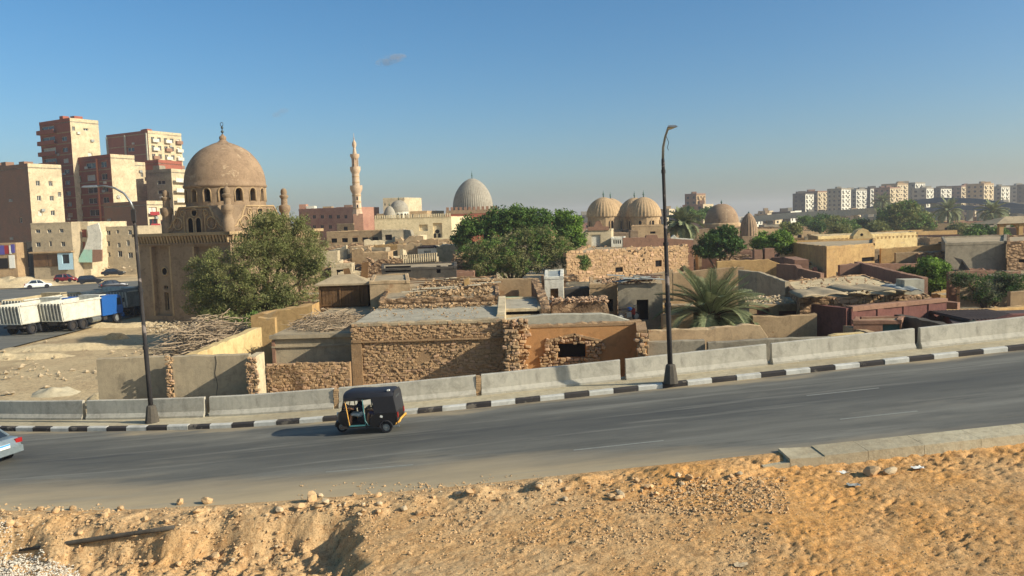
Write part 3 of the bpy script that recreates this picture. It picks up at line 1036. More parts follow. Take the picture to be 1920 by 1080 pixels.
# stub coming forward
pL, pR = P(463, 668, 35.9), P(479, 668, 35.9)
t = thing('wall_stub', 'broken wall end with exposed stones and sunlit plaster side', 'wall', ((pL.x + pR.x) / 2, 36.5, 0))
mb = MB(); mb.prism([(pL.x + .03, 35.95), (pR.x, 35.95), (pR.x, 37.18), (pL.x + .03, 37.18)], 0, pL.z - .02)
part('wall_core', mb, M['cream'], t)
stone_patch(t, (pL.x - .05, 35.9, .5), (1, 0), (0, -1), .5, pL.z - .6, .15, None, 120, .07, .95, 5)
# low rubble wall
A, B = P(499, 684, 38.2), P(655, 681, 38.2)
t = thing('rubble_wall', 'low rubble-stone wall joining the broken stub to the tall rubble building', 'wall', ((A.x + B.x) / 2, 38.4, 0))
part('wall_core', run_mesh([A, B], .4, 0, .05, .3, 9), M['earthwall'], t)
stone_patch(t, (A.x, 38.2, .9), (1, 0), (0, -1), B.x - A.x, A.z - .95, .18, None, 260, .032, .92, 7)
# sunlit yellow lane wall running back
a, c = P(378, 664, 38.2), P(490, 613, 47.5)
wall('sunlit yellow plaster wall running back beside the narrow lane', [], M['yellow']) if 0 else None
mb = run_mesh([(a.x, 47.5, c.z), (a.x - .35, 38.0, a.z)], -.0 + .55, 0, .05, .4, 21)
mb2 = run_mesh([(a.x - .3, 37.6, a.z), (c.x, 47.5, c.z)], .5, 0, .05, .4, 21)
solo('lane_wall', mb2, M['yellow'], 'sunlit yellow plaster wall running back beside the narrow lane', 'wall')
wall('ochre wall closing the far end of the dark lane', [(484, 596, 49), (515, 596, 49)], M['ochre'], thick=.4)
wall('ochre stepped ledge with broken stones above the lane', [(470, 592, 52), (585, 572, 52)], M['ochre'], thick=2.2, jit=.12)

# beige block with cornice and brush on its roof
zc = 4.0
A, B = G(510, 629, zc), G(655, 622, zc)
Yc = 41.0
xa, xb = P(510, 629, Yc).x, P(655, 615, Yc).x
xb = -7.98
t = block('long beige plaster tomb house with a moulded cornice and brushwood on its roof', None, zc, M['tan'], M['mudroof'],
          foot=[(xa, Yc), (xb, Yc), (xb, 57), (xa + .3, 57)], parapet=0, fmats={0: M['panel'], 3: M['rose']}, name='tomb_house')
mb = MB(); mb.box(((xa + xb) / 2, Yc - .05, zc - .1), (xb - xa + .2, .26, .2)); part('cornice', mb, M['panel'], t)
mb = MB(); mb.box(((xa + xb) / 2, Yc - .03, zc - .62), (xb - xa + .08, .12, .08)); part('moulding', mb, M['panel'], t)
mb = MB(); mb.box((xa + .06, Yc - .02, zc / 2 - .13), (.16, .1, zc - .3)); part('corner_strip', mb, M['rose'], t)

# brush piles: tangles of bare branches
def brush(name, label, pts_fn, n, L, seed, group=None, r=.018):
    rr = random.Random(seed)
    mb = MB()
    for k in range(n):
        p = pts_fn(rr)
        a = rr.uniform(0, 6.28); e = rr.gauss(0, .22)
        d = Vector((math.cos(a) * math.cos(e), math.sin(a) * math.cos(e), math.sin(e)))
        l = L * rr.uniform(.4, 1.3)
        q = [p - d * l / 2]
        bend = Vector((rr.gauss(0, .3), rr.gauss(0, .3), rr.gauss(.1, .2)))
        for i in range(1, 4):
            q.append(p + d * l * (i / 3 - .5) + bend * l * .3 * math.sin(math.pi * i / 3))
        rad_ = r * rr.uniform(.5, 1.6)
        mb.tube(q, [rad_, rad_ * .9, rad_ * .7, rad_ * .35], 4, caps=False)
    o = struct(name, mb, M['twig'], True, 'stuff')
    o['label'] = label; o['category'] = 'brushwood'
    return o
def heap(cx, cy, rx, ry, z, h):
    def f(rr):
        while True:
            a, b = rr.uniform(-1, 1), rr.uniform(-1, 1)
            if a * a + b * b < 1: break
        return Vector((cx + a * rx, cy + b * ry, z + rr.random() * h * (1 - (a * a + b * b)) + .03))
    return f
brush('brushwood', 'dry brushwood heaped on the roof of the beige tomb house', heap(-10.2, 44.6, 2.1, 3.0, zc, .75), 520, 1.2, 3)
brush('brushwood', 'large heap of cut dry branches in front of the domed mausoleum', heap(-20.2, 53, 4.4, 6.0, .2, 3.6), 2600, 2.2, 4, r=.03)
# mud block with wooden shutters on the roof
zk = zc
pa, pb = P(600, 575, 54), P(690, 572, 54)
t = thing('roof_cabin', 'small wooden-shuttered cabin with a mud roof standing on the tomb house roof', 'cabin', ((pa.x + pb.x) / 2, 55, zk))
w = pb.x - pa.x
mb = MB(); mb.box(((pa.x + pb.x) / 2, 55.2, zk + .75), (w, 2.2, 1.5)); part('wall', mb, M['wood'], t)
for k, (f0, f1) in enumerate(((.05, .40), (.46, .80), (.85, .98))):
    x0_, x1_ = lerp(pa.x, pb.x, f0), lerp(pa.x, pb.x, f1)
    for i in range(5 if k < 2 else 2):
        mb = MB(); ww = (x1_ - x0_) / (5 if k < 2 else 2)
        mb.box((x0_ + ww * (i + .5), 54.07, zk + .72), (ww * .93, .05, 1.05)); part('board', mb, M['wood'], t)
    for zz in (.16, 1.3):
        mb = MB(); mb.box(((x0_ + x1_) / 2, 54.05, zk + zz), (x1_ - x0_ + .1, .1, .1)); part('rail', mb, M['wood'], t)
for f in (.01, .43, .82, .99):
    mb = MB(); mb.box((lerp(pa.x, pb.x, f), 54.04, zk + .72), (.12, .12, 1.4)); part('post', mb, M['wood'], t)
mb = MB()
cx = (pa.x + pb.x) / 2
e = [(cx - w / 2 - .25, 53.8), (cx + w / 2 + .25, 53.8), (cx + w / 2 + .25, 56.6), (cx - w / 2 - .25, 56.6)]
vs = [(x, y, zk + 1.5) for x, y in e] + [(x, y, zk + 1.62) for x, y in e] + [(cx - .8, 55.1, zk + 2.15), (cx + .5, 55.1, zk + 2.2)]
mb.add(vs, [(0, 1, 5, 4), (1, 2, 6, 5), (2, 3, 7, 6), (3, 0, 4, 7), (4, 5, 9, 8), (5, 6, 9), (6, 7, 8, 9), (7, 4, 8), (3, 2, 1, 0)])
part('roof', mb, M['mudroof'], t)
for (x, a, h) in ((cx + .9, -.5, 1.3), (cx - .1, .0, .9)):
    mb = MB()
    mb.add([(x, 55.4, zk + 1.7), (x + .5, 55.5, zk + 1.7), (x + .3 - .8 * math.sin(a), 55.3, zk + 1.7 + h), (x - .1 - .8 * math.sin(a) * .9, 55.2, zk + 1.7 + h * .95),
            (x, 55.45, zk + 1.7), (x + .5, 55.55, zk + 1.7), (x + .3 - .8 * math.sin(a), 55.35, zk + 1.7 + h), (x - .1 - .8 * math.sin(a) * .9, 55.25, zk + 1.7 + h * .95)],
           [(0, 1, 2, 3), (7, 6, 5, 4), (0, 3, 7, 4), (1, 5, 6, 2), (2, 6, 7, 3)])
    solo('loose_board', mb, M['wood'], 'grey weathered board %s' % ('leaning over the mud roof of the wooden cabin' if h > 1 else 'stuck upright behind the wooden cabin'), 'board')

# tall rubble building
zd = 4.66
Yd = 39.0
xl, xr_ = -7.94, P(945, 600, Yd).x
t = block('tall rubble-stone tomb building with a grey screed roof', None, zd, M['earthwall'], M['greyroof'], foot=[(xl, Yd), (xr_, Yd), (xr_, 46.3), (xl + .05, 46.3)], parapet=0, name='rubble_house')
def main_mask(a, z):
    zz = z + .9
    if 3.72 < zz < 3.86: return False
    if .55 > a and zz < 3.8: return False
    if 3.0 < a < 6.6 and 2.6 < zz < 3.6 and noise.noise(Vector((a * .8, zz * .8, 3))) > .22: return False
    if abs(a - 4.2) < .14 and abs(zz - 2.25) < .14: return False
    if abs(a - 6.35) < .1 and abs(zz - 2.35) < .1: return False
    return True
stone_patch(t, (xl, Yd - .02, .9), (1, 0), (0, -1), xr_ - xl, zd - .92, .18, main_mask, 300, .024, .9, 17)
mb = MB(); mb.box(((xl + xr_) / 2, Yd - .02, zd - .86), (xr_ - xl - .1, .3, .07)); part('ledge', mb, M['earthwall'], t)
mb = MB(); mb.box((xl + .22, Yd - .03, 2.3), (.5, .2, 3.2)); part('corner_pier', mb, M['earthwall'], t)
mb = run_mesh([(xl, Yd - .05, zd + .06), (xr_, Yd - .05, zd + .06)], .5, zd - .1, .05, .25, 3)
part('coping', mb, M['mudroof'], t)
# pier that comes forward at its end, then the wall dividing the courts
pj = P(960, 603, 37.3)
t = thing('rubble_pier', 'rubble-stone pier jutting towards the road between the rubble building and orange room', 'wall', (pj.x, 38.4, 0))
mb = MB(); mb.prism([(xr_ + .03, 37.4), (xr_ + .62, 37.4), (xr_ + .62, 40.8), (xr_ + .03, 40.8)], 0, 4.25)
part('wall_core', mb, M['earthwall'], t)
stone_patch(t, (xr_, 37.4, 1.2), (1, 0), (0, -1), .66, 2.95, .22, None, 90, .1, .96, 23)
stone_patch(t, (xr_, 38.9, 4.1), (1, 0), (0, -1), 1.1, .5, .24, None, 30, .25, .96, 24)
wall('pale plaster wall end dividing the grey roof from the green court', [(934, 556, 45.2), (931, 590, 40.5)], M['cream'], thick=.42)

# orange room
Yo = 41.0
A, B = P(975, 612, Yo), P(1192, 603, Yo)
t = thing('orange_ruin', 'ruined room with bright orange plaster, a broken window hole and rubble', 'ruin', ((A.x + B.x) / 2, Yo, 0))
hx0, hx1 = P(1046, 660, Yo).x, P(1099, 660, Yo).x
hz0, hz1 = P(1070, 672, Yo).z, P(1070, 644, Yo).z
mb = MB()
u, n, pt = facade(mb, (A.x - .3, Yo), (B.x + .4, Yo), 0, 4.05, [(hx0 - A.x + .3, hx1 - A.x + .3, hz0, hz1)], .5)
part('wall', mb, M['orange'], t)
o = (hx0 - A.x + .3, hx1 - A.x + .3, hz0, hz1)
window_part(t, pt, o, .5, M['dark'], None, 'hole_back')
part('coping', run_mesh([(A.x - .3, Yo - .03, A.z + .02), (B.x + .3, Yo - .03, B.z + .02)], .5, 3.95, .06, .25, 31), M['earthwall'], t)
cxh, czh = (hx0 + hx1) / 2, (hz0 + hz1) / 2
def hole_mask(a, z):
    x, zz = A.x - .3 + a, .6 + z
    if hx0 - .02 < x < hx1 + .02 and hz0 - .02 < zz < hz1 + .02: return False
    r = math.hypot((x - cxh) / 1.9, (zz - czh + .1) / 1.15) + .28 * noise.noise(Vector((x * 1.5, zz * 1.5, 0)))
    low = zz < czh and abs(x - cxh) < 1.15 + .3 * noise.noise(Vector((0, zz * 2, 1)))
    edge = x < A.x + .42 + .2 * noise.noise(Vector((0, zz * 2., 5)))
    return r < .8 or low or edge or (zz < 2.45 and x < cxh - .4 and noise.noise(Vector((x * 1.3, zz * 1.6, 9))) > -.02)
stone_patch(t, (A.x - .3, Yo - .02, .6), (1, 0), (0, -1), B.x - A.x + .3, 3.3, .23, hole_mask, 260, .13, .97, 41)
# lintel slabs over the hole
for (x0_, x1_, za, zb) in ((hx0 - .5, cxh + .2, hz1 + .12, hz1 + .42), (cxh + .1, hx1 + .85, hz1 + .4, hz1 + .02)):
    mb = MB()
    q = [Vector((x0_, Yo - .12, za)), Vector((x1_, Yo - .12, zb))]
    mb.add([q[0], q[1], q[1] + Vector((0, 0, .13)), q[0] + Vector((0, 0, .13))] + [q[0] + Vector((0, .2, 0)), q[1] + Vector((0, .2, 0)), q[1] + Vector((0, .2, .13)), q[0] + Vector((0, .2, .13))],
           [(0, 1, 2, 3), (1, 5, 6, 2), (3, 2, 6, 7), (0, 4, 5, 1), (4, 0, 3, 7)])
    part('fallen_slab', mb, M['earthwall'], t)
# side wall towards the road
sx = P(1195, 606, 37.6).x
mb = run_mesh([(B.x + .05, Yo + .1, B.z), (sx, 37.6, B.z - .1)], .0 + .45, 0, .08, .3, 6) if 0 else MB()
mb.prism([(sx, 37.6), (sx + .42, 37.6), (B.x + .5, Yo + .1), (B.x + .06, Yo + .1)], 0, B.z - .06)
part('side_wall', mb, M['orange'], t)
stone_patch(t, (sx - .02, 37.58, .9), (1, 0), (0, -1), .46, B.z - 1.0, .23, None, 70, .12, .97, 43)
part('side_coping', run_mesh([(sx + .0, 37.6, B.z + .02), (B.x + .05, Yo + .1, B.z + .02)], -.45, B.z - .15, .07, .25, 36), M['earthwall'], t)

# ================================================================== second row
wall('smooth grey plaster wall top behind the orange room, sloping down at its end', [(942, 599), (1018, 590), (1128, 588), (1150, 591), (1172, 598), (1193, 605)], M['concrete'], Y=43.2, thick=.5, jit=.025)
# green court
t = block('small court house with green and white painted walls and a dark low opening', None, 4.5, M['cream'], M['greyroof'],
          foot=[P(941, 580, 45), P(1016, 578, 45), P(1014, 560, 51.5), P(938, 560, 51.5)], wins={0: [(947, 584, 1012, 590)]}, parapet=.05, name='green_court', cat='house')
a, b2_ = P(936, 558, 51.8), P(1012, 557, 51.8)
mb = run_mesh([a, b2_], .4, 3.5, .02, .5, 61); part('painted_wall', mb, M['green'], t)
mb = MB(); mb.box(((a.x + b2_.x) / 2 + .3, 51.74, a.z - .42), ((b2_.x - a.x) * .82, .06, .34)); part('green_band', mb, M['darkgreen'], t)
wall('pale green painted parapet beside a small yellow pier', [(880, 554), (922, 552)], M['green'], Y=53, thick=.4, jit=.02)
wall('tan plaster back wall of the green court catching a rounded shadow', [(880, 524), (1010, 522)], M['tan'], Y=57, thick=.4, jit=.04)
wall('broken rubble wall stepping down beside the green court', [(1009, 524, 56.5), (1020, 545, 51), (1032, 578, 44.5)], M['rubblefar'], thick=-.5, jit=.12)
wall('pinkish broken pier with crumbling top above the debris roof', [(862, 540, 52), (878, 520, 52), (882, 556, 52)], M['rubblefar'], thick=.8, jit=.1, zbot=3)
wall('narrow orange plaster pier at the corner of the green court', [(870, 523, 51.5), (879, 521, 51.5)], M['ochre'], thick=.4, zbot=2)
# debris roofs behind the tall rubble building
t = block('low rubble house behind the grey screed roof, its roof strewn with debris', None, 5.05, M['rubblefar'], M['mudroof'],
          foot=[(-7.75, 46.4), (-.75, 46.4), (-1.2, 64), (-9.5, 64)], parapet=.12, name='rubble_house', jit=.12)
t = block('beige plaster roof room behind the wooden cabin', None, 5.75, M['beige'], M['mudroof'],
          foot=[P(693, 532, 52.5), P(768, 530, 52.5), P(765, 520, 60), P(700, 520, 60)], parapet=.06, name='roof_room', cat='room')
def debris(name, label, fn, n, smin, smax, mat, seed):
    rr = random.Random(seed)
    pts = []
    for _ in range(n):
        p = fn(rr); pts.append((p[0], p[1], p[2], smin + (smax - smin) * rr.random() ** 2.5))
    o = pebbles(name, pts, mat)
    o['label'] = label; o['category'] = 'rubble'
    return o
debris('rubble', 'stone rubble and planks sliding down the roof behind the grey screed roof', lambda rr: (rr.uniform(-6.2, -1.3), rr.uniform(46.6, 58), 5.05 + rr.random() * .35), 1500, .03, .2, M['stone'], 1)
debris('rubble', 'broken stones along the back edge of the grey screed roof', lambda rr: (rr.uniform(-7.6, -1), 45.9 + rr.gauss(0, .35), 4.68 + rr.random() * .15), 420, .03, .16, M['stone'], 2)
rr = random.Random(8)
for k in range(22):
    x, y = rr.uniform(-6.5, -1.6), rr.uniform(48, 60)
    mb = MB(); mb.box((x, y, 5.35 + rr.random() * .2), (rr.uniform(.8, 2.4), rr.uniform(.12, .3), .05), rr.uniform(-.7, .7))
    solo('plank', mb, M['wood'] if k % 3 else M['greyroof'], '%s plank lying among the roof debris' % ('brown weathered' if k % 3 else 'pale grey'), 'plank', 'planks on the debris roof')
t = block('dark open-fronted shed under the debris slope', None, 5.6, M['darkwall'], M['mudroof'], foot=[P(715, 496, 70), P(855, 488, 70), P(855, 480, 78), P(715, 484, 78)],
          wins={0: [(722, 499, 770, 510), (818, 498, 826, 512), (840, 497, 850, 505)]}, parapet=.1, name='shed', cat='shed')

# rubble bank, small white house, door houses near the palm
wall('heap-like rubble wall in front of the small white house', [(1034, 575), (1060, 566), (1100, 564), (1138, 568), (1142, 580)], M['rubblebig'], Y=47.5, thick=1.6, jit=.14, zbot=2)
a = P(1090, 575, 47)
debris('rubble', 'pale broken stones on the rubble wall by the small white house', lambda rr: (rr.uniform(P(1035, 570, 48).x, P(1140, 570, 48).x), 47.4 + rr.random() * 1.6, a.z + .15 + rr.random() * .25), 420, .04, .17, M['stone_pink'], 3)
t = block('small white-washed house with a brown wooden window', None, 5.3, M['white'], M['tin'], foot=[P(1021, 530, 58), P(1056, 528, 58), P(1056, 505, 66), P(1022, 505, 66)],
          wins={0: [(1032, 541, 1047, 559)]}, glass=M['wood'], parapet=.08, name='white_house')
wall('dark grey plaster wall between the white house and beige doorway house', [(1060, 543), (1105, 538)], M['darkwall'], Y=53, thick=1.2, jit=.06)
t = block('beige plaster house with a tall dark doorway, beside the grey house', None, P(1130, 536, 51).z, M['tan'], M['mudroof'], foot=[P(1106, 536, 51), P(1157, 534, 51), P(1157, 530, 57), P(1106, 530, 57)],
          doors={0: [(1134, 561, 1150, 584)]}, parapet=.12, jit=.1, name='doorway_house')
zg = P(1200, 533, 50).z
t = block('grey rendered house with an open black doorway and broken tin roof', None, zg, M['greyplaster'], M['mudroof'], foot=[P(1158, 535, 50), P(1242, 530, 50), P(1236, 525, 57), P(1160, 526, 57)],
          doors={0: [(1194, 562, 1216, 600)]}, parapet=.0, name='grey_house')
rr = random.Random(4)
for k in range(9):
    x = lerp(P(1160, 530, 50).x, P(1232, 530, 50).x, rr.random()); y = 49.7 + rr.random() * 4
    mb = MB()
    l, w_ = rr.uniform(.8, 1.9), rr.uniform(.5, .9)
    a = rr.uniform(-.6, .6); tz = rr.uniform(-.25, .25)
    q = [(x + math.cos(a) * i * l / 2 - math.sin(a) * j * w_ / 2, y + math.sin(a) * i * l / 2 + math.cos(a) * j * w_ / 2, zg + .2 + k * .03 + tz * i * .5) for i, j in ((-1, -1), (1, -1), (1, 1), (-1, 1))]
    mb.add(q + [(a_, b_, c_ + .03) for a_, b_, c_ in q], [(3, 2, 1, 0), (4, 5, 6, 7), (0, 1, 5, 4), (1, 2, 6, 5), (2, 3, 7, 6), (3, 0, 4, 7)])
    solo('roof_sheet', mb, M['tin'] if k % 3 else M['rust'], 'bent loose %s sheet lying on the grey house roof' % ('grey tin' if k % 3 else 'rusty'), 'roof sheet', 'loose sheets on the grey house')
debris('rubble', 'small rubble along the tin-covered edge of the grey house roof', lambda rr: (rr.uniform(P(1125, 530, 51).x, P(1235, 530, 50).x), 49.9 + rr.random() * 3, zg + .05 + rr.random() * .2), 260, .04, .15, M['stone_pink'], 6)
wall('dim earth wall in the shade behind the lamp post', [(1242, 590), (1300, 585)], M['tan'], Y=47, thick=.5)

# big rubble enclosure
t = block('long high rubble-stone enclosure with two small dark windows', [(1062, 480), (1290, 466), (1283, 452), (1100, 462)], 5.6, M['earthwall'], M['mudroof'],
          wins={0: [(1154, 501, 1168, 510), (1229, 488, 1241, 500)]}, parapet=.2, jit=.2, name='rubble_enclosure', cat='enclosure', pthick=.6)
ea, eb = G(1062, 480, 5.6), G(1290, 466, 5.6)
eu = (eb - ea).normalized(); en = Vector((eu.y, -eu.x, 0))
def enc_mask(a, z_):
    q = ea + eu * a
    for (x0_, y0_, x1_, y1_) in ((1152, 499, 1170, 512), (1227, 486, 1243, 502)):
        p_, q_ = on_plane(x0_, y1_, ea, en), on_plane(x1_, y0_, ea, en)
        if p_.x < q.x < q_.x and p_.z < 2.4 + z_ < q_.z: return False
    return True
stone_patch(t, (ea.x, ea.y, 2.4), eu, en, (eb - ea).length, 3.4, .4, enc_mask, 300, .045, .86, 61)
wall('tan plaster wall under the end window of the rubble enclosure', [(1216, 516), (1262, 506)], M['beige'], Y=66, thick=.4)
wall('long pale wall behind the date palm', [(1262, 512), (1330, 505), (1395, 500)], M['tan'], Y=64, thick=.4, jit=.06)

# ================================================================== courts to the right of the lamp post
wall('grey stained plaster wall just past the upright lamp post', [(1214, 641), (1322, 638)], M['greyplaster'], Y=38.0, thick=.35, jit=.03)
wall('long grey stained wall sloping away from the yellow gable', [(1328, 643), (1440, 636), (1560, 632)], M['greyplaster'], Y=37.8, thick=.35, jit=.03)
wall('tan plaster wall with crumbling top and broken end near the palm', [(1216, 619), (1330, 615), (1405, 608), (1425, 612), (1440, 630)], M['beige'], Y=42.2, thick=.4, jit=.09)
wall('wide tan court wall crossed by a long diagonal shadow', [(1412, 592), (1470, 594), (1532, 588)], M['tan'], Y=45.5, thick=.4, jit=.05)
wall('yellow plaster wall piece with a rounded end just above the barrier', [(1558, 630), (1570, 627), (1620, 624), (1632, 632)], M['yellow'], Y=39, thick=.4, jit=.02)
t = block('low tan house with two shuttered slots and rubble on its roof', None, P(1440, 572, 51).z, M['tan'], M['greyroof'], foot=[P(1405, 573, 51), P(1508, 571, 51), P(1490, 562, 56), P(1405, 562, 56)],
          wins={0: [(1419, 578, 1443, 590), (1460, 583, 1498, 592)]}, glass=M['maroon'], parapet=.06, name='low_house')
z_ = P(1440, 572, 51).z
debris('rubble', 'whitish rubble on the roof of the low tan house', lambda rr: (rr.uniform(P(1412, 570, 51).x, P(1500, 570, 51).x), rr.uniform(51.4, 55), z_ + rr.random() * .2), 300, .04, .2, M['rockpale'], 12)
wall('tall tan wall streaked with dark vertical stains', [(1384, 506, 62), (1420, 510, 61), (1472, 528, 57)], M['panel'], thick=.35, jit=.03)
t = block('wide sandy mud roof over a rubble-fronted court building', [(1500, 561), (1740, 553), (1618, 515), (1470, 528)], 4.2, M['rubblefar'], M['paleground'], parapet=.05, jit=.08, name='mud_roof_house', cat='house')
ea, eb = G(1500, 561, 4.2), G(1740, 553, 4.2)
eu = (eb - ea).normalized(); en = Vector((eu.y, -eu.x, 0))
stone_patch(t, (ea.x, ea.y, 2.4), eu, en, (eb - ea).length, 1.8, .34, lambda a, z_: a > 2., 200, .09, .93, 63)
# sagging sheets on it
for (q, lab, mt) in (([(1478, 548), (1545, 540), (1590, 552), (1500, 561)], 'sagging pale mat at the corner of the sandy mud roof', M['mudroof']),
                 ([(1548, 539), (1640, 536), (1700, 547), (1595, 549)], 'sagging pale sheet roof shading a dark gap', M['mudroof']),
                 ([(1650, 537), (1700, 533), (1730, 546), (1690, 549)], 'grey sheet lying beside the small tank on the mud roof', M['tin'])):
    pts3 = [G(x, y, 4.65 - .12 * (i in (0, 3))) for i, (x, y) in enumerate(q)]
    mb = MB()
    n = 8
    for i in range(n + 1):
        for j in range(n + 1):
            a = pts3[0].lerp(pts3[1], i / n).lerp(pts3[3].lerp(pts3[2], i / n), j / n)
            mb.v.append((a.x, a.y, a.z + .22 * abs(math.sin(i / n * 6.3)) * .5 + .08 * nz(a.x, a.y, 2, 1.2)))
    for i in range(n):
        for j in range(n): mb.f.append((i * (n + 1) + j, (i + 1) * (n + 1) + j, (i + 1) * (n + 1) + j + 1, i * (n + 1) + j + 1))
    mb.m = [0] * len(mb.f)
    o = solo('roof_sheet', mb, mt, lab, 'roof sheet', None, True)
    md = o.modifiers.new('thick', 'SOLIDIFY'); md.thickness = .05
zt = 4.2
pa, pb = G(1690, 552, zt), G(1722, 550, zt)
mb = MB(); mb.box(((pa.x + pb.x) / 2, (pa.y + pb.y) / 2, zt + .45), (pb.x - pa.x, 1.1, .95)); solo('water_tank', mb, M['concrete'], 'small square grey tank on the edge of the mud roof', 'tank')
# maroon courts
wall('long maroon plaster court wall with recessed panels', [(1530, 570, 47.2), (1596, 577, 44.5)], M['maroon'], thick=-.35, jit=.02)
t = thing('court_wall', 'maroon court wall with raised pilasters and pink coping', 'wall', P(1650, 600, 49))
A, B = P(1597, 578, 44.4), P(1775, 562, 47.6)
part('wall', run_mesh([A, B], .35, 0, .02, .5, 71), M['maroon'], t)
d = (B - A); d.z = 0; d.normalize(); n = Vector((d.y, -d.x, 0))
for k in (.02, .28, .55, .82):
    p = A.lerp(B, k) + n * .06; mb = MB(); mb.obox((p.x, p.y, 1.0), d, n, .45, .12, p.z - 1.0 - .02); part('pilaster', mb, M['maroon'], t)
part('coping', run_mesh([A + n * .08 + Vector((0, 0, .1)), B + n * .08 + Vector((0, 0, .1))], .5, min(A.z, B.z) - .12, .02, .5, 72), M['rose'], t)
t = block('low maroon annex with a teal door below the maroon court wall', None, P(1650, 602, 42.6).z, M['rose'], M['mudroof'], foot=[P(1600, 602, 42.6), P(1690, 600, 42.2), P(1694, 590, 43.8), P(1604, 592, 44.0)],
          doors={0: [(1655, 608, 1690, 632)]}, glass=M['teal'], parapet=.08, name='annex', cat='annex')
# wall climbing to the gable corner
wall('narrow wall with stepped pale coping sloping down to the barrier', [(1572, 605, 47), (1600, 612, 44), (1640, 622, 41), (1678, 637, 38.2)], M['beige'], thick=-.4, jit=.04)
wall('big wall with its shade put into dark grey plaster, running back from the barrier', [(1690, 589, 45), (1745, 600, 41.5), (1808, 614, 38.5)], M['darkwall'], thick=-.4, jit=.05)  # dark render carries the shade of this sunless face
wall('long ochre yellow court wall above the dark sheet roof', [(1690, 585, 48.5), (1745, 582, 49), (1890, 578, 51), (1990, 570, 52)], M['ochre'], thick=.4, jit=.03)
t = block('low maroon room with a dark corrugated sheet roof', None, P(1800, 600, 44).z, M['maroon'], M['darktin'], foot=[P(1790, 604, 42), P(1985, 590, 42), P(1985, 580, 47.5), P(1770, 590, 47.5)], parapet=.0, name='corrugated_house')
zz = P(1800, 600, 44).z
A, B = P(1775, 592, 47), P(1892, 590, 43.2)
for k in range(16):
    x = lerp(P(1778, 600, 45).x, P(1885, 596, 45).x, k / 15)
    mb = MB(); mb.box((x, 44.8, zz + .18), (.12, 4.2, .06)); 
    part('corrugation', mb, M['darktin'], t)
mb = MB(); mb.box(((P(1778, 600, 45).x + P(1885, 596, 45).x) / 2, 44.8, zz + .11), (P(1885, 596, 45).x - P(1778, 600, 45).x + .3, 4.4, .08)); part('sheet', mb, M['darktin'], t)
wall('yellow gable-topped wall rising just behind the barrier', [(1806, 618), (1832, 602), (1872, 614)], M['ochre'], Y=38.8, thick=.4, jit=.02)
wall('maroon sunlit wall at the top of the climb', [(1830, 604), (1872, 600), (1900, 590), (1990, 585)], M['maroon'], Y=40.5, thick=.4, jit=.02)

# middle distance right
t = block('ochre plaster courtyard house with a shaded side and small rough windows', None, 5.6, M['ochre'], M['mudroof'], foot=[P(1550, 476, 84), P(1640, 470, 88), P(1640, 462, 104), P(1462, 462, 104)],
          wins={0: [(1616, 482, 1643, 490)]}, parapet=.2, jit=.05, name='ochre_house')
t = block('yellow walled tomb court with a frieze', None, 5.7, M['cream'], M['mudroof'], foot=[P(1534, 450, 112), P(1720, 442, 118), P(1708, 440, 124), P(1515, 444, 122)], parapet=.3, jit=.03, name='tomb_court', cat='house', fmats={0: M['yellow'], 3: M['ochre']})
# gabled gate of that court
A, B = P(1600, 470, 111), P(1636, 468, 111)
t = thing('gate_house', 'tall yellow gate with a rounded gable and three small holes', 'gate', ((A.x + B.x) / 2, 111.5, 0))
zt = P(1618, 430, 111).z; zs = P(1618, 442, 111).z
mb = MB()
out = [(A.x, 0), (B.x, 0), (B.x, zs), (lerp(A.x, B.x, .75), zt - .1), (lerp(A.x, B.x, .5), zt + .15), (lerp(A.x, B.x, .25), zt - .1), (A.x, zs)]
k = len(out)
mb.add([(x, 111, z) for x, z in out] + [(x, 112.2, z) for x, z in out], [tuple(range(k)), tuple(range(2 * k - 1, k - 1, -1))] + [((i + 1) % k, i, k + i, k + (i + 1) % k) for i in range(k)])
part('wall', mb, M['yellow'], t)
for (px, py, r) in ((1616, 440, .2), (1606, 449, .12), (1626, 449, .12)):
    c = P(px, py, 110.98); mb = MB(); mb.tube([c, c + Vector((0, .05, 0))], r, 10); part('hole', mb, M['dark'], t)
c = P(1617, 464, 110.97); mb = MB(); mb.box((c.x, c.y, c.z - .3), (1.4, .06, 1.0)); part('doorway', mb, M['dark'], t)
for (x, y) in ((1545, 452), (1590, 449), (1650, 446), (1700, 444)): pass
for k in range(26):
    px = lerp(1536, 1718, k / 25)
    if 1598 < px < 1638: continue
    p = P(px, lerp(452, 444, k / 25), lerp(112, 118, k / 25))
    mb = MB(); mb.box((p.x, p.y - .06, 5.45), (.3, .12, .3)); part('frieze_block', mb, M['ochre'], bpy.data.objects['tomb_court'])
wall('low yellow wall stepping up to an orange corner pier', [(1652, 466), (1720, 462), (1768, 456), (1772, 470)], M['ochre'], Y=95, thick=.4)
wall('brown plaster wall in shade behind the bright green tree', [(1680, 474), (1770, 470)], M['tan'], Y=86, thick=.4)
wall('reddish double wall with a long coping behind the leafy tree', [(1575, 498), (1600, 494), (1730, 494)], M['rose'], Y=72, thick=.5)
wall('long rose-brown court wall running down towards the trees', [(1610, 490, 74), (1700, 512, 62), (1740, 520, 59)], M['rose'], thick=-.4)
wall('brown wall along the shade of the leafy tree', [(1718, 549, 55), (1760, 562, 51), (1800, 568, 50)], M['rose'], thick=-.4)
wall('rubble wall piece sunlit behind the bright green tree', [(1722, 474), (1772, 470)], M['rubblefar'], Y=80, thick=.5, jit=.15)
t = block('large grey-purple plaster tomb house with rubble-sided wing', None, 5.9, M['greyplaster'], M['mudroof'], foot=[P(1772, 480, 78), P(1886, 478, 78), P(1886, 466, 95), P(1765, 468, 95)], parapet=.15, name='grey_tomb_house', fmats={0: M['greyplaster']})
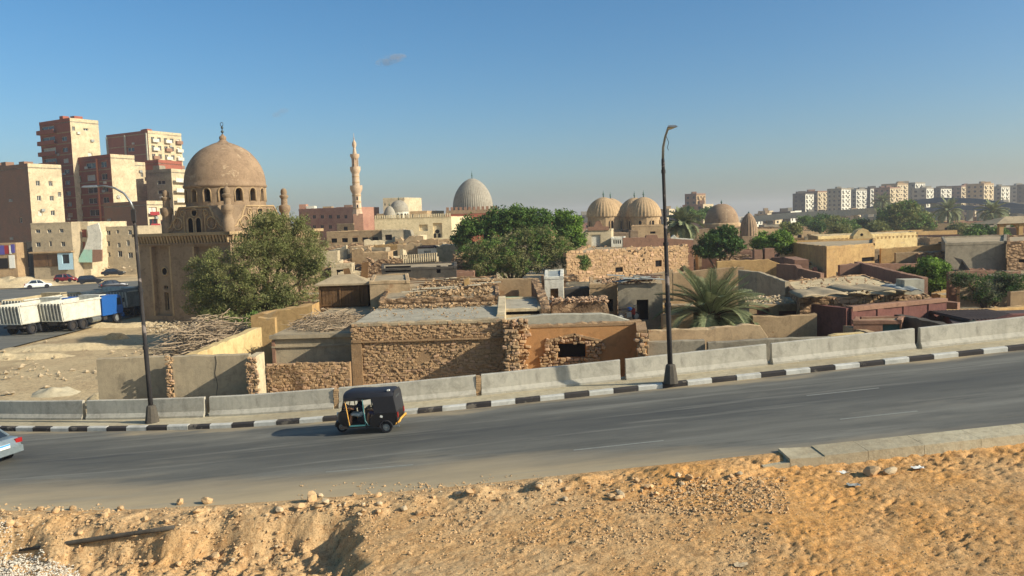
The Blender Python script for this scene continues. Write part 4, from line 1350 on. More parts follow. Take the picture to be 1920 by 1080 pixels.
t = block('rubble-sided house with a dark window at the edge of the cemetery', None, 5.9, M['rubblefar'], M['mudroof'], foot=[P(1888, 478, 77), P(1990, 474, 77), P(1990, 462, 92), P(1888, 464, 92)], wins={0: [(1910, 486, 1925, 492)]}, parapet=.15, name='rubble_house')
# tin gable shed
a, b2_ = P(1797, 508, 70), P(1850, 508, 70)
t = thing('tin_shed', 'small shed with a pitched grey tin roof below the grey tomb house', 'shed', ((a.x + b2_.x) / 2, 71, 0))
mb = MB(); w = b2_.x - a.x
rz = a.z + 1.0
mb.add([(a.x, 70, 0), (a.x + w * .35, 70, 0), (a.x + w * .35, 70, a.z), (a.x + w * .12, 70, rz - .1), (a.x - .1, 70, a.z)], [(0, 1, 2, 3, 4)]); part('gable', mb, M['darkwall'], t)
mb = MB(); mb.add([(a.x + w * .1, 69.8, rz), (a.x + w * .42, 69.8, a.z - .1), (b2_.x, 73.5, a.z - .1), (a.x + w * .6, 73.5, rz)], [(0, 1, 2, 3)]); o = part('roof', mb, M['tin'], t)
mb = MB(); mb.prism([(a.x + w * .35, 70.02), (b2_.x - .2, 73.4), (a.x + .2, 73.5), (a.x, 70.05)], 0, a.z - .15); part('wall', mb, M['darkwall'], t)
wall('rose plaster wall below the tin shed', [(1780, 510), (1850, 505)], M['rose'], Y=62, thick=.4)
wall('tan court wall behind the grey feathery tree', [(1800, 528), (1925, 520)], M['beige'], Y=60, thick=.4, jit=.1)
wall('brown court wall at the end of the ochre yard', [(1895, 548), (1990, 540)], M['tan'], Y=56, thick=.4)
# arched pavilion
a = P(1872, 474, 100); b2_ = P(1990, 470, 100)
t = thing('pavilion', 'yellow arched roof pavilion at the edge of the courts', 'pavilion', ((a.x + b2_.x) / 2, 101, 0))
mb = MB(); mb.prism([(a.x, 100), (b2_.x, 100), (b2_.x, 105), (a.x, 105)], 0, 5.2); part('base_room', mb, M['tan'], t)
for i in range(4):
    x = lerp(a.x + .3, b2_.x - .3, i / 3)
    mb = MB(); mb.box((x, 100.2, 6.2), (.5, .5, 2.)); part('column', mb, M['ochre'], t)
    if i < 3:
        xn_ = lerp(a.x + .3, b2_.x - .3, (i + 1) / 3)
        mb = MB()
        pts = [(x + .24, 6.6), (lerp(x, xn_, .3), 7.05), (lerp(x, xn_, .5), 7.15), (lerp(x, xn_, .7), 7.05), (xn_ - .24, 6.6), (xn_ - .24, 7.3), (x + .24, 7.3)]
        mb.add([(p, 100.0, q) for p, q in pts] + [(p, 100.4, q) for p, q in pts], [tuple(range(7)), tuple(range(13, 6, -1))] + [(j + 1, j, 7 + j, 8 + j) for j in range(6)])
        part('arch', mb, M['ochre'], t)
mb = MB()
mb.add([(a.x - .5, 99.7, 7.25), (b2_.x, 99.7, 7.25), (b2_.x, 105, 7.25), (a.x - .5, 105, 7.25), (a.x + 2, 102, 8.1), (b2_.x, 102, 8.1)], [(0, 1, 5, 4), (1, 2, 5), (2, 3, 4, 5), (3, 0, 4), (3, 2, 1, 0)])
part('roof', mb, M['mudroof'], t)
# open orange court behind the palm
wall('ochre inner wall of the open orange court', [(1345, 490), (1440, 486), (1462, 495)], M['ochre'], Y=72, thick=.4)
wall('brown roof edge with two small chimneys over the orange court', [(1392, 484, 80), (1470, 482, 74), (1490, 488, 70)], M['rose'], thick=1.2, jit=.03)
for (px, lab) in ((1420, 'short pink chimney block on the orange court roof'), (1441, 'taller pink chimney block on the orange court roof')):
    p = P(px, 487, 76); mb = MB(); mb.box((p.x, 76, p.z + .45), (.75 if px == 1420 else .9, .7, 1.0 if px == 1420 else 1.3)); solo('chimney', mb, M['rose'], lab, 'chimney')
wall('shaded inner ochre wall stepping down past the chimneys', [(1462, 494, 70), (1500, 497, 68), (1504, 503, 67), (1545, 512, 65)], M['rose'], thick=-.4)  # shade put into the colour: browner than the sunlit ochre wall

# ================================================================== the domed mausoleum
def arch_pts(w, h, n=8, pointed=.0):
    """outline of an arched opening, from lower left round to lower right, width w, total height h"""
    r = w / 2
    pts = [(-r, 0)]
    for i in range(n + 1):
        a = math.pi - math.pi * i / n
        pts.append((r * math.cos(a), h - r * (1 + pointed) + r * (1 + pointed) * math.sin(a)))
    pts.append((r, 0))
    return pts
def face_shape(mb, p, u, n, pts, proud=.02, thick=.06, m=0):
    """flat shape standing on a vertical face at p"""
    u = Vector((u[0], u[1], 0)); n = Vector((n[0], n[1], 0)); p = Vector(p)
    k = len(pts)
    f = [p + u * a + Vector((0, 0, b)) + n * proud for a, b in pts]
    g = [q - n * thick for q in f]
    mb.add(f + g, [tuple(range(k)), tuple(range(2 * k - 1, k - 1, -1))] + [((i + 1) % k, i, k + i, k + (i + 1) % k) for i in range(k)], m)
def arch_frame(mb, p, u, n, w, h, t=.12, proud=.06, seg=8, m=0):
    o = arch_pts(w + 2 * t, h + t, seg); i = arch_pts(w, h, seg)
    u = Vector((u[0], u[1], 0)); n = Vector((n[0], n[1], 0)); p = Vector(p)
    F = lambda q, d: p + u * q[0] + Vector((0, 0, q[1])) + n * d
    for a in range(len(o) - 1):
        mb.quad(F(o[a], proud), F(o[a + 1], proud), F(i[a + 1], proud), F(i[a], proud), m)
        mb.quad(F(o[a + 1], proud), F(o[a], proud), F(o[a], 0), F(o[a + 1], 0), m)
        mb.quad(F(i[a], proud), F(i[a + 1], proud), F(i[a + 1], -.1), F(i[a], -.1), m)
def ring(mb, p, u, n, r, t=.1, d=.06, seg=24, m=0):
    u = Vector((u[0], u[1], 0)); n = Vector((n[0], n[1], 0)); p = Vector(p)
    pts = []
    for i in range(seg + 1):
        a = 2 * math.pi * i / seg
        pts.append(p + u * (r * math.cos(a)) + Vector((0, 0, r * math.sin(a))) + n * d * .5)
    mb.tube(pts, t / 2, 6, m, caps=False)
def tag_holes(): pass

aM = rad(25)
uf = Vector((math.cos(aM), -math.sin(aM))); nf = Vector((-math.sin(aM), -math.cos(aM)))
ur = Vector((math.sin(aM), math.cos(aM))); nr = Vector((math.cos(aM), -math.sin(aM)))
Lc = Vector((-38.9, 83.9)); WM = 12.6
A = Lc; B = Lc + uf * WM; C = B + ur * 13.6; D = A + ur * 13.6
ctr = A + uf * 6.3 + ur * 6.3
MAUS = thing('mausoleum', 'brown stone mausoleum with a large plain dome and carved stepped shoulders', 'mausoleum', (ctr.x, ctr.y, 0))
ZC = 9.15
def mparts(name, mb, mat, smooth=False, parent=None): return part(name, mb, M[mat], parent or MAUS, smooth)
ops = px_ops(A, B, [(288, 462, 320, 592), (368, 462, 402, 596)])
mb = MB(); u_, n_, pt = facade(mb, A, B, -.3, ZC, ops, .45); mparts('front_wall', mb, 'monument')
for o in ops:
    a, b, c, d = o
    mid = (a + b) / 2
    mb = MB()
    q0, q1 = Vector(pt(a, c, .45)), Vector(pt(b, c, .45))
    sub = [(mid - a - .32, mid - a + .32, c + .5, c + 2.4), (mid - a - .3, mid - a + .3, c + 2.7, c + 3.1)]
    u2, n2, pt2 = facade(mb, q0, q1, c, d, sub, .35, 0)
    mparts('recess_wall', mb, 'monument')
    for s in sub: window_part(MAUS, pt2, s, .35, M['dark'], M['monument_trim'])
    mb = MB(); arch_frame(mb, (pt2(mid - a, 0)[0], pt2(mid - a, 0)[1], d - 2.9), uf, nf, .01, .01, .01) if 0 else None
    oc = Vector(pt2(mid - a, c + 4.6, -.01))
    mb = MB(); ring(mb, oc, uf, nf, .42, .14, .06); mparts('oculus_ring', mb, 'monument_trim', True)
    mb = MB(); mb.tube([oc, oc - Vector((nf.x, nf.y, 0)) * .02], .36, 20); mparts('oculus', mb, 'dark')
    for e in (a, b):                                             # pale strips: sunlit recess edges put into the colour
        mb = MB(); p = Vector(pt(e + (-.13 if e == a else .13), c, -.04)); mb.obox(p, uf, nf, .22, .1, d - c); mparts('sunlit_edge_strip', mb, 'monument_trim')
for (p, q, nm) in ((B, C, 'side_wall'), (C, D, 'back_wall'), (D, A, 'side_wall')):
    mb = MB(); facade(mb, p, q, -.3, ZC, [(3.2, 5.2, 2, 7.6), (8.2, 10.2, 2, 7.6)] if p is not C else (), .4, 0, 0); mparts(nm, mb, 'monument')
# door at the tree
dp = on_plane(400, 600, Vector((A.x, A.y, 0)), Vector((nf.x, nf.y, 0)))
mb = MB(); mb.prism([tuple(v) for v in (A + nf * -.3, B + nf * -.3, C - ur * .3, D - ur * .3)], ZC - .02, ZC + .04); mparts('roof', mb, 'monument')
# cornice with a row of little brackets
def cornice(P0, P1, n, z):
    d = (P1 - P0).normalized()
    mb = MB(); mid = (P0 + P1) / 2 + n * .42
    mb.obox((mid.x, mid.y, z - .14), d, n, (P1 - P0).length + .84, .84, .3); mparts('cornice', mb, 'monument_trim')
    mid = (P0 + P1) / 2 + n * .14
    mb = MB(); mb.obox((mid.x, mid.y, z - 1.05), d, n, (P1 - P0).length + .28, .3, .16); mparts('string_course', mb, 'monument')
    L = (P1 - P0).length; k = int(L / .42)
    for i in range(k):
        p = P0 + d * (i + .5) * L / k + n * .34
        mb = MB()
        h = [(p + d * a + n * b) for a, b in ((-.13, 0), (.13, 0), (.13, -.36), (-.13, -.36))]
        l = [(p + d * a + n * b) for a, b in ((-.07, -.2), (.07, -.2), (.07, -.36), (-.07, -.36))]
        mb.add([(v.x, v.y, z - .88) for v in l] + [(v.x, v.y, z - .145) for v in h], [(0, 1, 5, 4), (1, 2, 6, 5), (3, 0, 4, 7), (3, 2, 1, 0)])
        mparts('bracket', mb, 'monument_trim')
cornice(A, B, nf, ZC); cornice(B, C, nr, ZC); cornice(D, A, -nr, ZC)
# shoulders: four carved trapezoid faces leaning back, chamfered corners
S2 = 4.55; zs0, zs1 = ZC + .04, 12.0
def mpt(a, b, z):  # centred plan coordinates
    p = ctr + uf * a + ur * b; return Vector((p.x, p.y, z))
lo = [(-S2, -S2), (S2, -S2), (S2, S2), (-S2, S2)]
mb = MB()
# octagon-like stepped transition: base square to octagon top
tp = 2.1
vs = []
for (a, b) in ((-S2, -S2), (S2, -S2), (S2, S2), (-S2, S2)): vs.append(mpt(a, b, zs0))
for (a, b) in ((-tp, -S2), (tp, -S2), (S2, -tp), (S2, tp), (tp, S2), (-tp, S2), (-S2, tp), (-S2, -tp)): vs.append(mpt(a, b, zs1))
mb.add(vs, [(0, 1, 5, 4), (1, 6, 5), (1, 2, 7, 6), (2, 8, 7), (2, 3, 9, 8), (3, 10, 9), (3, 0, 11, 10), (0, 4, 11), (4, 5, 6, 7, 8, 9, 10, 11)])
mparts('shoulder', mb, 'monument')
def carve(un, nn, sgn):
    """carving on one shoulder face"""
    un3, nn3 = Vector((un.x, un.y, 0)), Vector((nn.x, nn.y, 0))
    base = Vector((ctr.x, ctr.y, 0)) + nn3 * (S2 + .0)
    P2 = lambda a, z, d=.03: base + un3 * a + nn3 * d + Vector((0, 0, z))
    edge = [(-S2 + .15, zs0 + .12), (-S2 + .15, zs0 + .45), (-3.5, zs0 + .7), (-3.1, zs0 + 1.25), (-2.7, zs0 + 1.5), (-2.5, zs0 + 2.1), (-tp, zs1 - .1), (tp, zs1 - .1), (2.5, zs0 + 2.1), (2.7, zs0 + 1.5), (3.1, zs0 + 1.25), (3.5, zs0 + .7), (S2 - .15, zs0 + .45), (S2 - .15, zs0 + .12)]
    mb = MB(); mb.tube([P2(*e) for e in edge], .1, 6); mparts('carved_border', mb, 'monument_trim', True)
    mb = MB(); mb.tube([P2(e[0] * .9, e[1] - .28) for e in edge[1:-1]], .07, 6); mparts('carved_border', mb, 'monument', True)
    for s in (-1, 1):
        mb = MB(); ring(mb, P2(2.35 * s, zs0 + 1.05), un, nn, .62, .16); mparts('carved_ring', mb, 'monument_trim', True)
        mb = MB(); ring(mb, P2(2.35 * s, zs0 + 1.05), un, nn, .4, .08); mparts('carved_ring', mb, 'monument', True)
        mb = MB(); ring(mb, P2(1.55 * s, zs0 + 2.1), un, nn, .3, .12); mparts('carved_ring', mb, 'monument_trim', True)
        mb = MB(); mb.obox(P2(1.45 * s, zs0 + .1, .1), un3, nn3, .16, .12, 2.1); mparts('carved_strip', mb, 'monument_trim')
        mb = MB(); mb.obox(P2(.0 + 1.12 * s, zs0 + .1, .1), un3, nn3, .12, .12, 2.5); mparts('carved_strip', mb, 'monument')
    for a in (-.55, .55):
        mb = MB(); face_shape(mb, P2(a, zs0 + .12, 0), un, nn, arch_pts(.72, 1.5), .02, .05); mparts('arched_window', mb, 'dark')
        mb = MB(); arch_frame(mb, P2(a, zs0 + .12, 0), un, nn, .72, 1.5, .14, .12); mparts('window_surround', mb, 'monument_trim')
    c = P2(0, zs0 + 2.15, 0)
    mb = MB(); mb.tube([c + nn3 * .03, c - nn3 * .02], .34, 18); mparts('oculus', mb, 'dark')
    mb = MB(); ring(mb, c, un, nn, .42, .15); mparts('oculus_ring', mb, 'monument_trim', True)
carve(uf, nf, 1); carve(ur, nr, 1)
# corner pinnacles
for (a, b) in ((-S2 + .3, -S2 + .3), (S2 - .3, -S2 + .3), (S2 - .3, S2 - .3), (-S2 + .3, S2 - .3)):
    p = mpt(a, b, zs0)
    mb = MB()
    mb.lathe(p, [(.6, 0), (.6, 1.3), (.5, 1.45), (.46, 1.9), (.62, 2.2), (.66, 2.45), (.6, 2.75), (.36, 2.85), (.34, 3.5), (.48, 3.7), (.5, 3.85), (.3, 3.95), (.36, 4.2), (.3, 4.5), (.12, 4.65)], 12)
    mparts('pinnacle', mb, 'monument', .6)
# drum with sixteen arched windows
RD, zd0, zd1 = 4.1, 11.7, 14.0
cz3 = Vector((ctr.x, ctr.y, 0))
mb = MB(); NW = 16; hw = .082; wz0, wz1 = 12.45, 13.75
def cyl_pt(a, r, z): return (ctr.x + r * math.cos(a), ctr.y + r * math.sin(a), z)
def arc(mb, a0, a1, z0, z1, r, n=4, flip=False):
    for i in range(n):
        p, q = lerp(a0, a1, i / n), lerp(a0, a1, (i + 1) / n)
        mb.quad(cyl_pt(p, r, z0), cyl_pt(q, r, z0), cyl_pt(q, r, z1), cyl_pt(p, r, z1))
for k in range(NW):
    a = 2 * math.pi * (k + .5) / NW + .06; e = math.pi / NW
    arc(mb, a - e, a + e, zd0, wz0, RD); arc(mb, a - e, a - hw, wz0, zd1, RD); arc(mb, a + hw, a + e, wz0, zd1, RD)
    # arched head
    n = 8
    for i in range(n):
        p0_, p1_ = lerp(-1, 1, i / n), lerp(-1, 1, (i + 1) / n)
        h0, h1 = wz1 - .36 + .36 * math.sqrt(max(0, 1 - p0_ * p0_)), wz1 - .36 + .36 * math.sqrt(max(0, 1 - p1_ * p1_))
        mb.quad(cyl_pt(a + hw * p0_, RD, h0), cyl_pt(a + hw * p1_, RD, h1), cyl_pt(a + hw * p1_, RD, zd1), cyl_pt(a + hw * p0_, RD, zd1))
        mb.quad(cyl_pt(a + hw * p0_, RD, h0), cyl_pt(a + hw * p0_, RD - .5, h0), cyl_pt(a + hw * p1_, RD - .5, h1), cyl_pt(a + hw * p1_, RD, h1))
    for s in (-1, 1):
        mb.quad(cyl_pt(a + s * hw, RD, wz0), cyl_pt(a + s * hw, RD - .5, wz0), cyl_pt(a + s * hw, RD - .5, wz1 - .36), cyl_pt(a + s * hw, RD, wz1 - .36))
    mb.quad(cyl_pt(a - hw, RD, wz0), cyl_pt(a + hw, RD, wz0), cyl_pt(a + hw, RD - .5, wz0), cyl_pt(a - hw, RD - .5, wz0))
    b2 = MB(); pts = []
    rr_ = RD - .48
    o_ = [(-hw, wz0 + .01), (hw, wz0 + .01), (hw, wz1 - .36), (hw * .7, wz1 - .1), (0, wz1), (-hw * .7, wz1 - .1), (-hw, wz1 - .36)]
    b2.add([cyl_pt(a + w_, rr_, z_) for w_, z_ in o_], [tuple(range(7))]); mparts('drum_window', b2, 'dark')
    b2 = MB(); fr = [(-hw - .02, wz0 - .05)] + [(-(hw + .022) * math.cos(math.pi * i / 8), wz1 - .36 + .46 * math.sin(math.pi * i / 8)) for i in range(9)] + [(hw + .02, wz0 - .05)]
    b2.tube([cyl_pt(a + w_, RD + .01, z_) for w_, z_ in fr], .07, 5); mparts('window_surround', b2, 'monument_trim', True)
mparts('drum', mb, 'monument', .5)
dome_prof = [(RD, 13.85), (RD + .12, 13.95), (RD + .18, 14.05), (RD + .18, 14.2), (RD + .1, 14.3)]
for i in range(1, 15):
    a = math.pi / 2 * i / 14.6
    dome_prof.append(((RD + .1) * math.cos(a) ** .96, 14.3 + 4.45 * math.sin(a) ** 1.02))
mb = MB(); mb.lathe(cz3, dome_prof, 64, caps=False)
rr = random.Random(3)
mb.v = [(ctr.x + (x - ctr.x) * (1 + .006 * nz(x, y, z, .9)), ctr.y + (y - ctr.y) * (1 + .006 * nz(x, y, z, .9)), z + .02 * nz(x, y, z, 1.5)) for x, y, z in mb.v]
mparts('dome', mb, 'monument_dome', True)
mb = MB(); mb.lathe(cz3, [(1.45, 18.32), (1.38, 18.47), (1.0, 18.65), (.5, 18.85), (.28, 19.1), (.34, 19.25), (.3, 19.45), (.12, 19.6), (.1, 19.7)], 24, flute=12, famp=.12); mparts('dome_cap', mb, 'monument_dome', .6)
mb = MB(); mb.lathe(cz3, [(.05, 19.5), (.05, 19.8), (.14, 19.9), (.16, 20.), (.06, 20.12), (.05, 20.25), (.13, 20.35), (.13, 20.45), (.04, 20.55), (.03, 20.6)], 12)
ring(mb, (ctr.x, ctr.y, 20.75), uf, nf, .2, .06)
mparts('crescent_finial', mb, 'copper', True)

# ================================================================== tower blocks on the west side
def tower(label, px, Y, ytop, ang, wf, wr, z0, mf, mr, front=None, right=None, depth=.3, floors=None, bands=None, name='apartment_block', group=None, roofbits=0, wm=None):
    """corner (nearest edge) at px; front face to the left of it, right face lit"""
    a = rad(ang)
    K = P(px, ytop, Y)
    u = Vector((math.cos(a), -math.sin(a))); v = Vector((math.sin(a), math.cos(a)))
    B_ = Vector((K.x, K.y)); A_ = B_ - u * wf; C_ = B_ + v * wr; D_ = A_ + v * wr
    zt = K.z
    c = (A_ + C_) / 2
    t = thing(name, label, 'apartment block', (c.x, c.y, z0), 0, group)
    for nm, (p, q), ops, mt in (('front_wall', (A_, B_), front, mf), ('side_wall', (B_, C_), right, mr), ('back_wall', (C_, D_), None, mf), ('side_wall', (D_, A_), None, mf)):
        L = (q - p).length
        oo = []
        if ops and isinstance(ops[0], str):
            pass
        elif ops:
            oo = [(o[0] * L, o[1] * L, zt - o[2], zt - o[3]) for o in ops]   # fractions along, metres below the top (lower, upper)
        mb = MB(); uu, nn, pt = facade(mb, p, q, z0 - 2, zt, oo, depth)
        part(nm, mb, mt, t)
        for k, o in enumerate(oo):
            lit = (k * 7 + int(px)) % 5
            window_part(t, pt, o, depth, M['glass'] if lit else M['white'], wm or M['white'])
        if bands and nm == 'front_wall':
            for bz in bands:
                p3 = (p + q) / 2; d = (q - p).normalized(); n3 = Vector((d.y, -d.x))
                m2 = MB(); m2.obox((p3.x + n3.x * .05, p3.y + n3.y * .05, zt - bz), d, n3, L - .02, .06, .3); part('floor_band', m2, M['tan'], t)
    mb = MB(); mb.prism([tuple(A_), tuple(B_), tuple(C_), tuple(D_)], zt - .3, zt + .02); part('roof', mb, M['concrete'], t)
    for (p, q) in ((A_, B_), (B_, C_)):
        d = (q - p).normalized(); n3 = Vector((d.y, -d.x)); m3 = (p + q) / 2 + n3 * .06
        mb = MB(); mb.obox((m3.x, m3.y, zt), d, n3, (q - p).length, .25, .9); part('parapet', mb, mr if p is B_ else mf, t)
    rr = random.Random(int(px * 13 + Y))
    for (p, q) in ((A_, B_), (B_, C_)):
        d = (q - p).normalized(); n3 = Vector((d.y, -d.x))
        for i in range(5):
            f = rr.uniform(.12, .88); e = p.lerp(q, f) + n3 * .45; zz_ = rr.uniform(z0 + 4, zt - 2)
            mb = MB(); mb.obox((e.x, e.y, zz_), d, n3, .9, .45, .65); part('air_conditioner', mb, M['white'] if i % 2 else M['tin'], t)
    for i in range(roofbits):
        p = A_.lerp(B_, rr.uniform(.15, .85)) + v * rr.uniform(.2, .7) * wr
        mb = MB(); mb.box((p.x, p.y, zt + 1.1), (rr.uniform(1.5, 4), rr.uniform(1.5, 3), 2.2), a * -1); part('roof_room', mb, mf, t)
    return t, A_, B_, C_, zt
def balconies(t, A_, B_, zt, f0, f1, rows, h0, mat, deep=1.1, hgt=1.0, rail=True):
    d = (B_ - A_).normalized(); n = Vector((d.y, -d.x)); L = (B_ - A_).length
    for k in rows:
        p = A_.lerp(B_, (f0 + f1) / 2) + n * deep
        mb = MB()
        mb.obox((p.x, p.y, zt - k), d, n, (f1 - f0) * L, deep, .18)
        mb.obox((p.x, p.y, zt - k + .18), d, n, (f1 - f0) * L, .12, hgt)
        part('balcony', mb, mat, t)
FL = 3.05
# 1 far-left block
tower('broad brown tower block with a pale windowed side beside the tall brick tower', 52, 205, 313, 30, 26, 8.6, 1.2, M['brownbrick'], M['cream'],
      front=[(.78, .83, 14.0, 12.6)], right=[(x, x + .12, 3.4 + FL * 1.25 * k + 1.3, 3.4 + FL * 1.25 * k) for k in range(4) for x in (.2, .58)] + [(.84, .94, 7.5, 6.2)], roofbits=4)
# 2 tall brick tower
t, A_, B_, C_, zt = tower('tallest red brick tower with stacked balconies and a blank sunlit side', 131, 226, 227, 30, 14.8, 8.4, 1.2, M['redbrick'], M['cream'],
      front=[(.05, .48, 2.6 + FL * k, .5 + FL * k) for k in range(10)] + [(.68, .86, 2.2 + FL * k, .95 + FL * k) for k in range(1, 10)],
      right=[(.06, .16, 2.6, 1.4), (.45, .62, 2.3, 1.6), (.55, .7, 10.6, 8.4), (.44, .51, 12.2, 11.2)], bands=[FL * k for k in range(1, 11)], roofbits=2)
balconies(t, A_, B_, zt, .0, .56, [FL * k - .2 for k in range(1, 11)], 0, M['redbrick'])
# 3 middle brick block
t, A_, B_, C_, zt = tower('red brick block with an orange drainpipe and a plain pale side', 207, 220, 295, 30, 19.5, 7.2, 1.2, M['redbrick'], M['cream'],
      front=[(x, x + w, 2.5 + FL * 1.06 * k + (k % 3) * .15, .95 + FL * 1.06 * k) for k in range(6) for x, w in ((.12 + .02 * (k % 2), .15), (.42, .24 - .04 * (k % 2)), (.76, .14))], bands=[FL * 1.06 * k for k in range(1, 7)], roofbits=0)
p = A_.lerp(B_, .69) + Vector((math.sin(rad(30)) * -1, -math.cos(rad(30)))) * .15
mb = MB(); mb.tube([(p.x, p.y, zt - 20.5), (p.x, p.y, zt)], .28, 8); part('drainpipe', mb, M['orangepaint'], t)
# 4 pale slab behind it
tower('narrow pale block with a thin strip of balconies behind the drainpipe block', 249, 238, 309, 30, 8, 8.0, 1.2, M['redbrick'], M['cream'], front=[(.3, .9, 2 + FL * k, .5 + FL * k) for k in range(8)], right=[(.3, .4, 3.5, 2.2), (.5, .6, 3.6, 2.0), (.5, .58, 13.5, 11)])
# 5 high block at the back
t, A_, B_, C_, zt = tower('high block with bare concrete frame front and balconied cream side', 277, 292, 249, 28, 23, 14.5, 1.2, M['redbrick'], M['cream'],
      front=[(.5, .66, 6 + FL * 1.15 * k, 4.6 + FL * 1.15 * k) for k in range(4)],
      right=[(x, x + .1, 3.0 + FL * k, 1.3 + FL * k) for k in range(7) for x in (.08, .27, .46, .65, .84)], bands=[.4, 4.2, 7.6, 11.2], roofbits=3)
for f in (.02, .46, .97):
    p = A_.lerp(B_, f); mb = MB(); mb.box((p.x - .1, p.y - .25, zt - 8), (.5, .5, 16), -rad(28)); part('frame_column', mb, M['concrete'], t)
for k in range(7):
    for f in (.18, .56, .9):
        d = (C_ - B_).normalized(); n = Vector((d.y, -d.x)); p = B_.lerp(C_, f) + n * 1.0
        mb = MB(); mb.obox((p.x, p.y, zt - 3.2 - FL * k), d, n, 2.6, 1.0, 1.15); part('balcony', mb, M['white'] if (k + int(f * 10)) % 3 else M['rose'], t)
# 6 grey block behind the dome
t, A_, B_, C_, zt = tower('grey block with white balconies just behind the dome', 321, 232, 322, 18, 9, 12, 1.2, M['greyplaster'], M['cream'],
      front=[(.42, .74, 3.5 + 2.7 * k, 2.3 + 2.7 * k) for k in range(5)], roofbits=1)
balconies(t, B_, C_, zt, .02, .7, [3.0 + 2.9 * k for k in range(5)], 0, M['white'], 1.3)
tower('dark red brick block squeezed beside the grey block', 297, 240, 305, 18, 7, 10, 1.2, M['redbrick'], M['redbrick'])
# 7 lower brown block
t, A_, B_, C_, zt = tower('low brown block with red balcony doors on its sunlit side', 275, 205, 383, 28, 17, 5.8, 1.2, M['brownbrick'], M['cream'],
      right=[(.08, .5, 2.6 + FL * k, .7 + FL * k) for k in range(3)] + [(.66, .85, 2.2 + FL * k, 1 + FL * k) for k in range(2)], wm=M['red'])
balconies(t, B_, C_, zt, .05, .52, [2.8 + FL * k for k in range(3)], 0, M['red'], .8, .7)
# 8 three-storey street buildings
def street(label, x0, x1, Y, ytop, ybot, wins, mat, mats=None, name='street_building', frame=None, side=9., depth=.25, glass=None, parapet=.2):
    Aq, Bq = P(x0, ytop, Y), P(x1, ytop, Y)
    z = (Aq.z + Bq.z) / 2
    return block(label, None, z, mat, M['concrete'], foot=[(Aq.x, Aq.y), (Bq.x, Bq.y), (Bq.x + side * .45, Bq.y + side), (Aq.x + side * .45, Aq.y + side)], wins={0: wins}, z0=0, parapet=parapet, name=name, cat='building', frame=frame or M['white'], glass=glass or M['glass'], depth=depth)
t = street('three-storey brown plaster building over wide shop shutters', 57, 133, 170, 419, 500, [(66, 430, 75, 437), (88, 430, 96, 437), (111, 429, 119, 436), (67, 454, 76, 463), (92, 452, 97, 462), (114, 453, 122, 462)], M['panel'])
for x0_, x1_ in ((64, 89), (92, 109)):
    a, b2_ = P(x0_, 500, 169.9), P(x1_, 477, 169.9); mb = MB(); mb.box(((a.x + b2_.x) / 2, 169.9, (a.z + b2_.z) / 2), (b2_.x - a.x, .15, b2_.z - a.z)); part('shop_shutter', mb, M['wood'], t)
a, b2_ = P(56, 474, 169.4), P(136, 471, 169.4); mb = MB(); mb.box(((a.x + b2_.x) / 2, 169.5, a.z), (b2_.x - a.x, 1.2, .3)); part('canopy', mb, M['tan'], t)
a, b2_ = P(111, 497, 169.6), P(138, 474, 169.6)
t = thing('corner_shop', 'small light blue shop front with a dark window at the building corner', 'shop', ((a.x + b2_.x) / 2, 169, 0))
w = b2_.x - a.x
mb = MB(); facade(mb, (a.x, 169.2), (b2_.x, 169.2), a.z - 1, b2_.z, [(w * .28, w * .75, a.z + .3, a.z + 2.2)], .3, 0); part('surround', mb, M['skyblue'], t)
mb = MB(); mb.box(((a.x + b2_.x) / 2, 169.56, a.z + .8), (w * .6, .1, 3.0)); part('shop_window', mb, M['glass'], t)
t = street('half-demolished building with bare brick panels beside the shop', 134, 164, 172, 418, 495, [(138, 430, 162, 446), (138, 453, 160, 468)], M['cream'], glass=M['redbrick'], frame=M['cream'])
# painted inner wall left standing
Y = 171
t = thing('painted_ruin_wall', 'standing inner wall painted white and turquoise after demolition', 'wall', P(172, 490, Y))
for (q, mt) in (([(163, 424), (184, 418), (190, 440), (165, 443)], 'white'), ([(165, 443), (190, 440), (190, 468), (157, 468), (162, 455)], 'white'), ([(146, 488), (157, 468), (173, 468), (173, 492), (148, 492)], 'turquoise'), ([(173, 468), (191, 468), (191, 490), (173, 492)], 'rose')):
    f = [P(x, y, Y) for x, y in q]; k = len(f)
    mb = MB(); mb.add(f + [v + Vector((0, .35, 0)) for v in f], [tuple(range(k))[::-1], tuple(range(k, 2 * k))] + [(i, (i + 1) % k, k + (i + 1) % k, k + i) for i in range(k)])
    part('wall_piece', mb, M[mt], t)
street('three-storey tan building with rough patched windows next to the painted wall', 188, 258, 176, 426, 490, [(198, 432, 207, 441), (218, 431, 223, 438), (240, 431, 247, 440), (198, 452, 206, 462), (220, 455, 226, 464), (237, 450, 243, 461), (200, 473, 207, 482), (221, 470, 229, 482), (240, 473, 249, 484)], M['panel'])
t = street('dark low garage beside the alley at the foot of the towers', 30, 58, 180, 455, 505, [(34, 470, 54, 503)], M['darkwall'], glass=M['dark'])
a, b2_ = P(-12, 505, 168), P(28, 455, 168)
t = thing('shop_kiosk', 'open shop with a purple and white painted front', 'shop', ((a.x + b2_.x) / 2, 169, 0))
mb = MB(); mb.prism([(a.x, 168.2), (b2_.x, 168.2), (b2_.x, 172), (a.x, 172)], 0, b2_.z); part('wall', mb, M['tan'], t)
